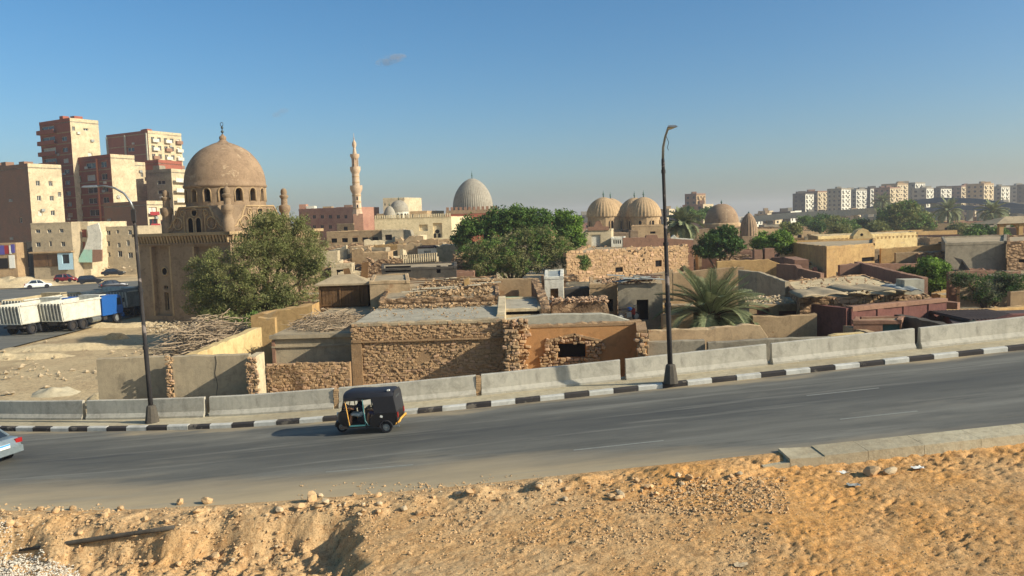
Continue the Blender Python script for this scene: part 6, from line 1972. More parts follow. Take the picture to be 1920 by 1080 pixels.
boxes = []
for o in bpy.data.objects:
    if o.type == 'MESH' and o.get('kind') != 'structure' and not o.name.startswith(('stone', 'rock', 'rubble', 'road', 'roof_rubble')):
        bb = o.data.vertices
        if not len(bb): continue
        w0 = origin(o)
        xs_ = [v.co.x for v in bb]; ys_ = [v.co.y for v in bb]
        b_ = (w0.x + min(xs_), w0.y + min(ys_), w0.x + max(xs_), w0.y + max(ys_))
        if 40 < b_[1] < 160 and b_[2] - b_[0] < 40: boxes.append(b_)
rr = random.Random(123)
cnt = 0
names_ = ['tan', 'beige', 'greyplaster', 'cream', 'rose', 'rubblefar', 'ochre', 'panel', 'ribstone']
for _ in range(9000):
    if cnt >= 210: break
    Y = 54 + 100 * rr.random() ** 1.2; px = rr.uniform(1050, 1990)
    if cnt >= 165: px = rr.uniform(600, 880); Y = rr.uniform(66, 134)
    X = (px - 960) / 1500 * Y
    w, dd = rr.uniform(2.2, 5.5), rr.uniform(2.2, 5); h = rr.uniform(2.3, 3.7) + .8 * sstep(80, 130, Y) + (2.2 * sstep(74, 112, Y) if px < 890 else 0)
    if any(X + w / 2 > b_[0] and X - w / 2 < b_[2] and Y + dd / 2 > b_[1] and Y - dd / 2 < b_[3] for b_ in boxes): continue
    boxes.append((X - w / 2, Y - dd / 2, X + w / 2, Y + dd / 2))
    a = rr.uniform(-.15, .15); cs, sn = math.cos(a), math.sin(a)
    f = [(X + x * cs - y * sn, Y + x * sn + y * cs) for x, y in ((-w / 2, -dd / 2), (w / 2, -dd / 2), (w / 2, dd / 2), (-w / 2, dd / 2))]
    mk_ = names_[rr.randrange(9)]; mt = M[mk_]
    t = thing('tomb_house', 'small %s flat-roofed tomb house squeezed between the cemetery %s' % (CW[mk_], 'ruins' if px < 890 else 'courts'), 'house', (X, Y, 0), 0, 'small tomb houses between the courts')
    mb = MB()
    ops = [(w * .25, w * .25 + .8, h - 1.5, h - .6)] if rr.random() < .6 else []
    if rr.random() < .5: ops.append((w * .62, w * .62 + .9, .0, 2.0))
    facade(mb, f[0], f[1], -.3, h, ops, .25, 0, 1)
    for i in (1, 2, 3): facade(mb, f[i], f[(i + 1) % 4], -.3, h)
    part('wall', mb, [mt, M['dark']], t)
    mb = MB(); mb.add([(p[0], p[1], h - .15) for p in f], [(0, 1, 2, 3)]); part('roof', mb, M['mudroof'], t)
    for i in range(4):
        A2, B2 = Vector(f[i]), Vector(f[(i + 1) % 4]); d = (B2 - A2).normalized(); n3 = Vector((d.y, -d.x)) * .02
        part('parapet', run_mesh([(A2.x + n3.x, A2.y + n3.y, h + .05), (B2.x + n3.x - d.x * .2, B2.y + n3.y - d.y * .2, h + .05)], .2, h - .3, .09, .35, cnt * 4 + i, .2), mt, t)
    cnt += 1

# ================================================================== trees
import numpy as np
def leaf_cloud(name, parent, mat, centers, rng, per, spread, l, w, droop=.2):
    """many leaf-sized diamonds round a set of clump centres"""
    C = np.asarray(centers, dtype=np.float64)
    n = len(C) * per
    c = np.repeat(C, per, axis=0)
    sp = np.repeat(rng.uniform(.6, 1.3, len(C)) * spread, per)[:, None]
    d = rng.normal(size=(n, 3)); d /= np.linalg.norm(d, axis=1)[:, None] + 1e-9
    c = c + d * (rng.random(n)[:, None] ** .5) * sp * np.array([1, 1, .7])
    t = rng.normal(size=(n, 3)) + d * .8; t[:, 2] -= droop; t /= np.linalg.norm(t, axis=1)[:, None] + 1e-9
    s = np.cross(t, rng.normal(size=(n, 3))); s /= np.linalg.norm(s, axis=1)[:, None] + 1e-9
    L = (l * rng.uniform(.6, 1.4, n))[:, None]; W = (w * rng.uniform(.6, 1.4, n))[:, None]
    V = np.empty((n, 4, 3))
    V[:, 0] = c - t * L / 2; V[:, 1] = c + s * W / 2; V[:, 2] = c + t * L / 2; V[:, 3] = c - s * W / 2
    V -= np.array(origin(parent))
    me = bpy.data.meshes.new(name)
    me.vertices.add(n * 4); me.loops.add(n * 4); me.polygons.add(n)
    me.vertices.foreach_set('co', V.reshape(-1).astype(np.float32))
    me.loops.foreach_set('vertex_index', np.arange(n * 4, dtype=np.int32))
    me.polygons.foreach_set('loop_start', np.arange(0, n * 4, 4, dtype=np.int32))
    me.update(calc_edges=True)
    me.materials.append(mat)
    return link(name, me, parent)
def tree(label, base, lobes, mats, seed, clumps, per, spread, l, w, Y=None, name='tree', cat='tree', group=None, trunk_r=.25, depth=.8, droop=.2, branch=True, shell=.55, fork=.35):
    """lobes: (px, py, rx_px, ry_px, dy) ellipsoids seen at depth Y (+dy); clumps spread through their volume"""
    rng = np.random.default_rng(seed); rr = random.Random(seed)
    t = thing(name, label, cat, base, 0, group)
    s = Y / 1500
    E = []
    for lb in lobes:
        px, py, rx, ry = lb[:4]; dy = lb[4] if len(lb) > 4 else 0
        E.append((P(px, py, Y + dy), Vector((rx * s, max(rx, ry) * s * depth, ry * s)), rx * ry))
    tot = sum(e[2] for e in E)
    cs = []
    for c, r, a in E:
        k = int(clumps * a / tot)
        for _ in range(k):
            v = Vector((rr.gauss(0, 1), rr.gauss(0, 1), rr.gauss(0, 1))).normalized() * (rr.random() ** shell)
            q = Vector((c.x + v.x * r.x, c.y + v.y * r.y, c.z + v.z * r.z))
            if nz(q.x, q.y, q.z + seed, .55 / max(1, spread)) < -.28: continue
            cs.append(q)
    k = len(cs) // len(mats)
    for i, m in enumerate(mats):
        o = leaf_cloud('crown', t, m, cs[i::len(mats)], rng, per, spread, l, w, droop)
    # trunk and limbs
    top = sum((e[0] * e[2] for e in E), Vector()) / tot
    b = Vector(base)
    fk = b.lerp(top, fork) + Vector((rr.uniform(-.2, .2), 0, 0))
    mb = MB(); mb.tube([b - Vector((0, 0, .3)), b.lerp(fk, .5) + Vector((rr.uniform(-.15, .15), rr.uniform(-.1, .1), 0)), fk], [trunk_r * 1.3, trunk_r, trunk_r * .85], 10)
    part('trunk', mb, M['bark'], t, True)
    if branch:
        mb = MB()
        tips = rr.sample(cs, min(len(cs), 60))
        for c, r, a in E:
            mid = fk.lerp(c, .55) + Vector((rr.uniform(-.3, .3), rr.uniform(-.3, .3), .2))
            mb.tube([fk, mid, c], [trunk_r * .6, trunk_r * .42, trunk_r * .18], 7)
            near = sorted(cs, key=lambda q: (q - c).length)[:26]
            for q in near[::2]:
                m2 = c.lerp(q, .5) + Vector((rr.uniform(-.2, .2), rr.uniform(-.2, .2), rr.uniform(-.1, .2)))
                mb.tube([mid.lerp(c, rr.uniform(.3, 1)), m2, q], [trunk_r * .17, trunk_r * .1, trunk_r * .03], 5, caps=False)
        part('limbs', mb, M['bark'], t, True)
    return t
M['leaf_olive'] = m_leaf('leaf_olive', srgb(98, 106, 54), srgb(138, 138, 78))
M['leaf_olive2'] = m_leaf('leaf_olive_dusty', srgb(112, 112, 66), srgb(146, 140, 88))
M['leaf_dark'] = m_leaf('leaf_dark', srgb(54, 82, 36), srgb(86, 114, 50))
M['leaf_mid'] = m_leaf('leaf_mid', srgb(76, 104, 42), srgb(114, 138, 60))
M['leaf_bright'] = m_leaf('leaf_bright', srgb(96, 132, 38), srgb(138, 164, 58))
M['leaf_grey'] = m_leaf('leaf_grey', srgb(94, 100, 70), srgb(124, 124, 90))
M['leaf_palm'] = m_leaf('leaf_palm', srgb(104, 116, 78), srgb(154, 156, 112), .25)

tree('large dusty olive acacia spreading in front of the domed mausoleum', G(488, 622, .2).xyz if 0 else (P(488, 600, 66).x, 66, .0),
     [(500, 462, 72, 52), (565, 478, 52, 56, 1), (440, 515, 72, 56, -1), (530, 555, 72, 44, -1), (395, 556, 44, 40, 0), (596, 505, 26, 36), (506, 420, 44, 26), (470, 565, 66, 46, 0), (560, 425, 28, 22, 1), (385, 575, 36, 28, 1), (420, 585, 40, 24, -1), (372, 520, 26, 36, 1)],
     [M['leaf_olive'], M['leaf_olive2'], M['leaf_olive']], 5, 2300, 46, .55, .22, .06, Y=66, trunk_r=.32, droop=.4, name='acacia_tree', shell=.5)
tree('broad dark green tree rising behind the olive thicket', (P(915, 520, 104).x, 104, 0),
     [(905, 432, 46, 34), (955, 412, 48, 26), (1005, 418, 36, 28, 1), (872, 455, 24, 34), (885, 482, 26, 30), (985, 400, 16, 14)], [M['leaf_dark'], M['leaf_mid']], 6, 850, 44, .75, .36, .17, Y=104, trunk_r=.4, name='broadleaf_tree')
tree('olive feathery thicket tree in front of the dark broad tree', (P(960, 525, 94).x, 94, 0),
     [(960, 478, 78, 38), (1038, 468, 40, 44), (905, 482, 42, 38), (1000, 445, 40, 22), (950, 500, 80, 20, -1)], [M['leaf_olive'], M['leaf_mid'], M['leaf_olive2']], 7, 1000, 42, .62, .3, .1, Y=94, trunk_r=.35, droop=.3, name='acacia_tree')
tree('bright green upright tree at the end of the thicket', (P(1070, 490, 106).x, 106, 0),
     [(1066, 428, 28, 32), (1082, 456, 16, 28), (1050, 410, 18, 16), (1075, 478, 18, 16)], [M['leaf_bright'], M['leaf_mid']], 8, 420, 42, .6, .36, .17, Y=106, trunk_r=.25, name='broadleaf_tree')
tree('very dark rounded tree in front of the plain brown dome', (P(1350, 485, 95).x, 95, 0),
     [(1348, 456, 36, 26), (1322, 470, 22, 13), (1362, 440, 20, 18), (1380, 465, 18, 15)], [M['leaf_dark']], 9, 420, 42, .55, .32, .16, Y=95, name='broadleaf_tree')
tree('mid green tree beside the ochre courtyard house', (P(1450, 480, 98).x, 98, 0),
     [(1448, 450, 32, 22), (1425, 460, 16, 14), (1470, 458, 18, 18)], [M['leaf_mid'], M['leaf_bright']], 10, 380, 42, .55, .32, .15, Y=98, name='broadleaf_tree')
tree('bright green leafy tree among the maroon courts', (P(1745, 545, 64).x, 64, 0),
     [(1748, 508, 30, 26), (1738, 528, 28, 16), (1765, 525, 18, 18), (1704, 516, 22, 16, 1)], [M['leaf_bright'], M['leaf_mid']], 11, 480, 40, .42, .26, .14, Y=64, name='broadleaf_tree')
tree('grey-green feathery acacia at the edge of the courts', (P(1848, 575, 60).x, 60, 0),
     [(1850, 536, 56, 22), (1885, 522, 40, 14), (1805, 522, 26, 14), (1838, 556, 38, 14), (1900, 540, 22, 16)], [M['leaf_grey'], M['leaf_dark']], 12, 430, 34, .42, .2, .07, Y=60, name='acacia_tree', droop=.1)
tree('large olive tree standing before the viaduct', (P(1695, 440, 210).x, 210, 0),
     [(1690, 408, 46, 26), (1660, 420, 26, 20), (1725, 418, 26, 20), (1700, 390, 24, 12)], [M['leaf_olive'], M['leaf_mid']], 13, 620, 36, 1.3, .7, .35, Y=210, name='broadleaf_tree', trunk_r=.5)
rr = random.Random(21)
bush_at = [(1508, 414, 230), (1540, 412, 240), (1560, 418, 220), (1588, 424, 200), (1612, 420, 215), (1572, 432, 180), (1820, 442, 150), (1838, 432, 170), (1795, 430, 190), (1900, 424, 200), (1530, 424, 210), (1480, 428, 160), (1300, 402, 260), (1325, 398, 280), (1640, 428, 190), (1870, 436, 160)]
for k, (px, py, Y) in enumerate(bush_at):
    p = P(px, py, Y); r = rr.uniform(14, 24)
    tree('%s green bushy tree among the far cemetery courts' % ('mid', 'dark', 'olive')[k % 3], (p.x, Y, 0), [(px, py, r, r * .6), (px + r * .6, py + 3, r * .7, r * .45)], [M[['leaf_mid', 'leaf_dark', 'leaf_olive'][k % 3]]], 40 + k, 90, 30, 1.0 * Y / 190, .6, .3, Y=Y, name='bushy_tree', group='bushy trees in the far cemetery', branch=False, trunk_r=.2)
# low weeds
for k, (px, py, Y, rx, ry, lab) in enumerate(((450, 600, 58, 46, 16, 'green scrub at the foot of the acacia'), (560, 590, 56, 30, 12, 'green scrub spilling over the lane wall end'), (1092, 492, 80, 14, 16, 'green creeper hanging on the corner of the rubble enclosure'))):
    p = P(px, py, Y)
    tree(lab, (p.x, Y, 0), [(px, py, rx, ry)], [M['leaf_mid'], M['leaf_olive']], 70 + k, 70, 34, .35, .2, .09, Y=Y, name='scrub', cat='shrub', branch=False, trunk_r=.06)

# ------------------------------------------------------------------ palms
def frond_mesh(L, curl, seed, n=34, lw=.035, ll=.42):
    rr = random.Random(seed)
    mb = MB()
    def pos(s):
        a = curl * s
        # arc starting along +x+z, bending down
        return Vector((L * (math.sin(a) / curl if abs(curl) > .01 else s), 0, -L * ((1 - math.cos(a)) / curl if abs(curl) > .01 else 0)))
    pts = [pos(i / 10) for i in range(11)]
    mb.tube(pts, [.035 * (1 - .85 * i / 10) for i in range(11)], 5, 1, caps=False)
    for i in range(n):
        s = .14 + .86 * i / n
        p = pos(s); t = (pos(min(1, s + .01)) - pos(s - .01)).normalized()
        up = Vector((0, 1, 0)).cross(t).normalized() * -1
        for sd in (-1, 1):
            l = ll * (.55 + .9 * math.sin(math.pi * min(.93, s ** .8))) * rr.uniform(.8, 1.15)
            d = (t * .75 + Vector((0, sd, 0)) * .8 + up * .35 + Vector((0, 0, -.12 * rr.random()))).normalized()
            w = t.cross(d).normalized().cross(d) * lw * .5
            e = p + d * l + Vector((0, 0, -.08 * l))
            mb.add([p - w, p + w, e, ], [(0, 1, 2)], 0)
            mb.add([p - w * .4 + d * l * .3 + up * .01, p + w * 1.2 + d * l * .4, e], [(0, 1, 2)], 0)
    return mb
def palm(label, base, crown_z, L, nfr, seed, group=None, trunk_r=.25, n=34, lw=.05, ll=.42):
    rr = random.Random(seed)
    t = thing('date_palm', label, 'palm', base, 0, group)
    h = crown_z - base[2]
    mb = MB(); mb.lathe((0, 0, 0), [(trunk_r * 1.2, -.3), (trunk_r, h * .3), (trunk_r * .9, h * .8), (trunk_r * 1.3, h), (trunk_r * .4, h + .3)], 10); part('trunk', mb, M['bark'], t, True, world=False)
    var = [frond_mesh(L, c, 3 + k, n, lw, ll).mesh('frond', [M['leaf_palm'], M['bark']]) for k, c in enumerate((.6, 1.1, 1.6, 2.0))]
    for k in range(nfr):
        f = k / nfr
        el = lerp(1.45, -.25, f ** 1.1) + rr.uniform(-.12, .12)
        az = k * 2.39996 + rr.uniform(-.2, .2)
        o = link('frond', var[min(3, int(f * 3.4 + rr.random()))], t, (math.cos(az) * .12, math.sin(az) * .12, h + .15 * (1 - f)))
        o.rotation_euler = (rr.uniform(-.25, .25), -el, az)
        s = rr.uniform(.82, 1.08); o.scale = (s, s, s)
    return t
pb_ = P(1333, 604, 48)
palm('bushy date palm with grey-green fronds behind the lamp post', (pb_.x, 48, 0), pb_.z + .15, 3.5, 105, 4, n=56, lw=.036, ll=.5)
for (px, py, Y, L, lab, s) in ((1280, 424, 138, 3.4, 'dark date palm between ribbed domes and plain dome', 5), (1778, 398, 250, 5.2, 'tall date palm beside the large olive tree', 6), (1862, 400, 235, 5.0, 'tall dark date palm under the viaduct ramp', 7), (1655, 380, 330, 5.0, 'small palm silhouetted before the far estate', 8)):
    p = P(px, py, Y)
    palm(lab, (p.x, Y, 0), p.z, L, 40, s, n=20, lw=.22, ll=.9, trunk_r=.3)

# ================================================================== vehicles
M['carglass'] = m_glass_dark('car_glass', (.02, .03, .04), .06)
M['silver'] = m_plain('silver_car_paint', srgb(142, 152, 156), .3, .5)
M['cardark'] = m_plain('black_car_paint', srgb(30, 32, 38), .3)
M['carred'] = m_plain('dark_red_car_paint', srgb(128, 26, 36), .35)
M['carwhite'] = m_plain('white_car_paint', srgb(222, 222, 216), .4)
M['truckwhite'] = m_plaster('dusty_white_bed', srgb(206, 200, 186), srgb(188, 180, 164), bump=.15, stain=.6)
M['truckshade'] = m_plaster('shaded_dusty_tailgate', srgb(150, 146, 138), srgb(120, 116, 110), bump=.2, stain=.6)  # grey is the tailgate's shade put into the colour, plus dust
M['trucktan'] = m_plaster('dusty_tan_bed', srgb(186, 166, 130), srgb(160, 140, 108), bump=.2, stain=.5)
M['chassis'] = m_plain('dirty_chassis', srgb(54, 48, 44), .8)
M['lightred'] = m_plain('red_lamp_glass', srgb(150, 20, 20), .25)
M['lightclear'] = m_plain('clear_lamp_glass', srgb(210, 212, 205), .2)
M['plateblue'] = m_plain('plate_blue', srgb(70, 150, 200), .5)
M['rim'] = m_plain('wheel_rim', srgb(150, 150, 148), .4, .4)

def wheel(parent, x, y, r, w, side, rim=True, rimmat='rim'):
    mb = MB()
    prof = [(r * .62, -w / 2), (r * .92, -w / 2), (r, -w * .32), (r, w * .32), (r * .92, w / 2), (r * .62, w / 2)]
    seg = 20; vs = []
    for a_, b_ in prof:
        for i in range(seg):
            t = 2 * math.pi * i / seg; vs.append((x + a_ * math.cos(t), y + b_, r + a_ * math.sin(t)))
    fs = [(j * seg + i, j * seg + (i + 1) % seg, (j + 1) * seg + (i + 1) % seg, (j + 1) * seg + i) for j in range(5) for i in range(seg)]
    mb.add(vs, fs)
    o = part('wheel', mb, M['rubber'], parent, .6, world=False)
    m2 = MB()
    y0 = y + side * w * .28
    m2.tube([(x, y0 - side * .05, r), (x, y0, r)], r * .63, seg)
    m2.tube([(x, y0, r), (x, y0 + side * .03, r)], [r * .22, r * .18], 10)
    for k in range(5):
        a_ = k * 2 * math.pi / 5
        m2.box((x + r * .4 * math.cos(a_), y0 + side * .006, r + r * .4 * math.sin(a_)), (.05, .02, .05))
    link('rim', m2.mesh('rim', M[rimmat], False), o)
    return o
def car(label, loc, rz, paint, L=4.3, W=1.7, H=1.42, hatch=False, group=None, name='car'):
    """front at +x"""
    t = thing(name, label, 'car', loc, rz, group)
    hb = .80
    tl = [(-.5, .52), (-.495, .72), (-.47, .9 if not hatch else .88), (-.36, .94), (-.2, .93), (.2, .90), (.26, .88), (.38, .80), (.46, .70), (.495, .58), (.5, .45)]
    rings = []
    for fx, z in tl:
        w = W / 2 * (1 - .10 * (abs(fx) * 2) ** 5)
        x = fx * L; zb = .24 if abs(fx) < .46 else .3
        rings.append([(x, -w * .9, zb), (x, -w, zb + .16), (x, -w * 1.0, z - .16), (x, -w * .93, z - .02), (x, -w * .7, z), (x, w * .7, z), (x, w * .93, z - .02), (x, w * 1.0, z - .16), (x, w, zb + .16), (x, w * .9, zb)])
    mb = MB(); k = 10
    for r in rings: mb.v += r
    for i in range(len(rings) - 1):
        for j in range(k): mb.f.append((i * k + j, i * k + (j + 1) % k, (i + 1) * k + (j + 1) % k, (i + 1) * k + j))
    mb.f.append(tuple(range(k))[::-1]); mb.f.append(tuple((len(rings) - 1) * k + j for j in range(k)))
    mb.m = [0] * len(mb.f)
    part('body', mb, paint, t, .7, world=False)
    rb = -.46 if hatch else -.38
    g = [(.25 * L, .885, .86, .86), (.08 * L, H - .05, .66, .7), (-.04 * L, H, .66, .7), (-.2 * L, H - .02, .66, .7), ((-.4 if hatch else -.26) * L, H - .09, .64, .7), (rb * L, .93, .82, .82)]
    mb = MB()
    for x, z, wt, wb in g:
        mb.v += [(x, -W / 2 * .9, .88), (x, -W / 2 * wt, z), (x, W / 2 * wt, z), (x, W / 2 * .9, .88)]
    for i in range(len(g) - 1):
        for j in range(3): mb.f.append((i * 4 + j, (i + 1) * 4 + j, (i + 1) * 4 + j + 1, i * 4 + j + 1))
    mb.m = [0] * len(mb.f)
    part('glazing', mb, M['carglass'], t, world=False)
    mb = MB(); rr_ = g[1:5]
    for x, z, wt, wb in rr_: mb.v += [(x, -W / 2 * wt * 1.02, z - .03), (x, -W / 2 * wt * .9, z + .025), (x, W / 2 * wt * .9, z + .025), (x, W / 2 * wt * 1.02, z - .03)]
    for i in range(3):
        for j in range(3): mb.f.append((i * 4 + j, (i + 1) * 4 + j, (i + 1) * 4 + j + 1, i * 4 + j + 1))
    mb.m = [0] * len(mb.f)
    part('roof', mb, paint, t, .9, world=False)
    for s in (-1, 1):
        for (x0_, z0_, w0, x1_, z1_, w1) in ((.25 * L, .89, .88, .08 * L, H - .05, .68), (-.03 * L, .9, .92, -.05 * L, H - .02, .69), (rb * L, .93, .84, g[4][0], g[4][1], .66)):
            mb = MB(); mb.tube([(x0_, s * W / 2 * w0, z0_), (x1_, s * W / 2 * w1, z1_)], .045, 6); part('pillar', mb, paint, t, world=False)
        for fx in (.31, -.31): wheel(t, fx * L, s * (W / 2 - .1), .31, .2, s)
        for fx in (.31, -.31):
            mb = MB(); mb.tube([(fx * L, s * (W / 2 - .02), .34), (fx * L, s * (W / 2 + .004), .34)], .37, 18); part('wheel_arch', mb, M['rubber'], t, world=False)
        mb = MB(); mb.box((.475 * L, s * W / 2 * .72, .64), (.12, .32, .13)); part('headlight', mb, M['lightclear'], t, world=False)
        mb = MB(); mb.box((-.478 * L, s * W / 2 * .8, .76), (.16, .3, .17)); part('taillight', mb, M['lightred'], t, world=False)
        mb = MB(); mb.box((.2 * L, s * (W / 2 + .06), .95), (.1, .16, .11)); part('mirror', mb, paint, t, world=False)
    for e, nm in ((1, 'front_bumper'), (-1, 'rear_bumper')):
        mb = MB(); mb.box((e * .49 * L, 0, .44), (.16, W * .93, .24)); part(nm, mb, paint, t, world=False)
    mb = MB(); mb.box((-.5 * L - .012, 0, .66), (.03, .5, .17)); pl = part('number_plate', mb, M['whitepaint'], t, world=False)
    m2 = MB(); m2.box((-.5 * L - .02, 0, .705), (.03, .48, .065)); link('plate_band', m2.mesh('plate_band', M['plateblue']), pl)
    return t
# silver car leaving at the road bend
zc_ = zr(-16.5)
corner = G(46, 836, zc_ + .3)
hd = math.atan2(.27, -.965)
hx, hy = math.cos(hd), math.sin(hd)
rgt = Vector((hy, -hx))                      # right-hand side of travel (the far side)
Lc_, Wc_ = 4.5, 1.76
cen = Vector((corner.x, corner.y)) + Vector((hx, hy)) * (Lc_ / 2) - rgt * (Wc_ / 2)
sc_ = car('silver saloon car with a blue-topped plate driving off round the bend', (cen.x, cen.y, zr(cen.x) + .005), hd, M['silver'], Lc_, Wc_, 1.46)
sc_.rotation_euler = (0, .05, hd)
# parked cars on the far road verge
for (px, py, z, rz, L, pt_, hatch, lab) in ((72, 540, .25, .55, 4.2, 'carwhite', False, 'white saloon car parked on the edge of the far road'), (124, 528, .35, -.05, 4.0, 'carred', True, 'dark red hatchback parked on the sandy ground'),
                                          (170, 531, .3, .35, 4.3, 'cardark', True, 'black hatchback parked at the far road edge beside the red one'), (213, 516, .6, .25, 4.5, 'cardark', False, 'black saloon car parked below the street buildings'), (213, 541, .25, .7, 4.2, 'cardark', False, 'dark car driving in the mausoleum shadow on the far road')):
    p = G(px, py, z)
    car(lab, (p.x, p.y, max(z, ground_z(p.x, p.y)) - .02), rz, M[pt_], L, 1.7, 1.45 if not hatch else 1.5, hatch)

def truck(label, corner, rz, cabmat, bedmat, L=8.8):
    """tipper lorry; corner = rear right ground corner, heading rz"""
    h = Vector((math.cos(rz), math.sin(rz))); r = Vector((h.y, -h.x))
    W = 2.45
    c = Vector(corner) + h * (L / 2) - r * (W / 2)
    t = thing('tipper_lorry', label, 'lorry', (c.x, c.y, .165), rz)
    x0, x1 = -L / 2, L / 2
    bl = 5.3                                     # bed length
    def P_(nm, mat, f, sm=False, par=None):
        mb = MB(); f(mb)
        o = link(nm, mb.mesh(nm, mat, sm), par or t); return o
    P_('chassis', M['chassis'], lambda m: (m.box(((x0 + x1) / 2 - .2, 0, .85), (L - 1.0, .9, .3)), m.box((x0 + .7, 0, .75), (.3, 2.2, .15))))
    zb, zt = 1.12, 2.85
    def bed(m):
        e = .08
        for s in (-1, 1):
            m.add([(x0 + .35, s * W / 2, zb), (x0 + bl, s * W / 2, zb), (x0 + bl, s * W / 2, zt + .1), (x0 + .1, s * W / 2, zt), (x0 + .35, s * (W / 2 - e), zb), (x0 + bl, s * (W / 2 - e), zb), (x0 + bl, s * (W / 2 - e), zt + .1), (x0 + .1, s * (W / 2 - e), zt)],
                  [(0, 1, 2, 3), (7, 6, 5, 4), (3, 2, 6, 7), (1, 5, 6, 2), (0, 3, 7, 4), (0, 4, 5, 1)])
        m.box((x0 + bl, 0, (zb + zt) / 2 + .1), (.1, W, zt - zb + .3)); m.box((x0 + .35 + bl / 2 - .2, 0, zb), (bl - .2, W - .1, .12))
        m.box((x0 + bl + .45, 0, zt + .25), (1.0, W, .07))
    P_('bed', bedmat, bed)
    tg = P_('tailgate', M['truckshade'], lambda m: m.add([(x0 + .34, -W / 2 + .06, zb), (x0 + .34, W / 2 - .06, zb), (x0 + .1, W / 2 - .06, zt - .05), (x0 + .1, -W / 2 + .06, zt - .05), (x0 + .4, -W / 2 + .06, zb), (x0 + .4, W / 2 - .06, zb), (x0 + .16, W / 2 - .06, zt - .05), (x0 + .16, -W / 2 + .06, zt - .05)], [(3, 2, 1, 0), (4, 5, 6, 7), (0, 1, 5, 4), (2, 3, 7, 6), (1, 2, 6, 5), (3, 0, 4, 7)]))
    for k in range(7):
        y = lerp(-W / 2 + .12, W / 2 - .12, k / 6)
        P_('rib', M['truckwhite'], lambda m: m.add([(x0 + .33, y - .06, zb), (x0 + .33, y + .06, zb), (x0 + .09, y + .06, zt - .05), (x0 + .09, y - .06, zt - .05), (x0 + .24, y - .05, zb), (x0 + .24, y + .05, zb), (x0 - .0, y + .05, zt - .05), (x0 - .0, y - .05, zt - .05)], [(0, 1, 2, 3), (7, 6, 5, 4), (0, 4, 5, 1), (2, 6, 7, 3), (1, 5, 6, 2), (3, 7, 4, 0)]), False, tg)
    for s in (-1, 1):
        P_('bed_rail', M['truckwhite'], lambda m: m.box((x0 + bl / 2 + .2, s * (W / 2 + .03), zt - .02), (bl - .1, .12, .14)))
    # cab
    cx0, cx1 = x0 + bl + .35, x1 - .1
    def cab(m):
        pr = [(cx0, .95), (cx1, .95), (cx1 + .06, 1.5), (cx1 - .02, 1.75), (cx1 - .22, 2.75), (cx1 - .5, 2.95), (cx0, 2.95)]
        k = len(pr)
        m.add([(x, -W / 2 + .06, z) for x, z in pr] + [(x, W / 2 - .06, z) for x, z in pr], [tuple(range(k)), tuple(range(2 * k - 1, k - 1, -1))] + [((i + 1) % k, i, k + i, k + (i + 1) % k) for i in range(k)])
    P_('cab', cabmat, cab)
    P_('windscreen', M['carglass'], lambda m: m.add([(cx1 + .005, -W / 2 + .2, 1.8), (cx1 + .005, W / 2 - .2, 1.8), (cx1 - .18, W / 2 - .25, 2.68), (cx1 - .18, -W / 2 + .25, 2.68)], [(0, 1, 2, 3)]))
    for s in (-1, 1):
        P_('side_window', M['carglass'], lambda m: m.add([(x, s * (W / 2 - .045), z) for x, z in ((cx1 - .85, 1.85), (cx1 - .15, 1.85), (cx1 - .32, 2.6), (cx1 - .85, 2.6))], [(0, 1, 2, 3)]))
        P_('step', M['chassis'], lambda m: m.box((cx0 + .35, s * (W / 2 - .2), .7), (.5, .35, .3)))
        P_('fuel_tank', M['steel'], lambda m: m.tube([(x0 + 4.2, s * .9, .75), (x0 + 5.4, s * .9, .75)], .3, 12))
        P_('mirror', M['chassis'], lambda m: m.box((cx1 - .1, s * (W / 2 + .15), 2.3), (.08, .16, .45)))
        for x in (x0 + 1.55, x0 + 2.9, x1 - 1.0):
            wheel(t, x, s * (W / 2 - .2), .55, .4 if x < 2 else .3, s, True, 'chassis' if x < 2 else 'rim')
        P_('mudguard', cabmat, lambda m: m.box((x1 - 1.0, s * (W / 2 - .2), 1.06), (1.2, .4, .1)))
    P_('bumper', cabmat, lambda m: m.box((x1 - .05, 0, .75), (.2, W - .1, .4)))
    return t
HD = rad(78)
truck('white tipper lorry with a bright blue cab and ribbed tailgate, alongside the mausoleum', (-42.9, 75.6), HD, M['blue'], M['truckwhite'])
truck('white tipper lorry with a blue cab overlapped by the next one', (-45.9, 74.0), HD, M['blue'], M['truckwhite'])
truck('tipper lorry standing in the shadow of the mausoleum', (-42.6, 88.0), HD, M['truckwhite'], M['truckshade'])  # grey bed: the mausoleum's shadow put into the colour
truck('dusty tan tipper lorry in the lane behind the white ones', (-49.6, 80.5), HD, M['trucktan'], M['trucktan'])
truck('pale tipper lorry ahead in the middle lane behind the blue cabs', (-46.0, 86.5), HD, M['truckwhite'], M['truckwhite'])

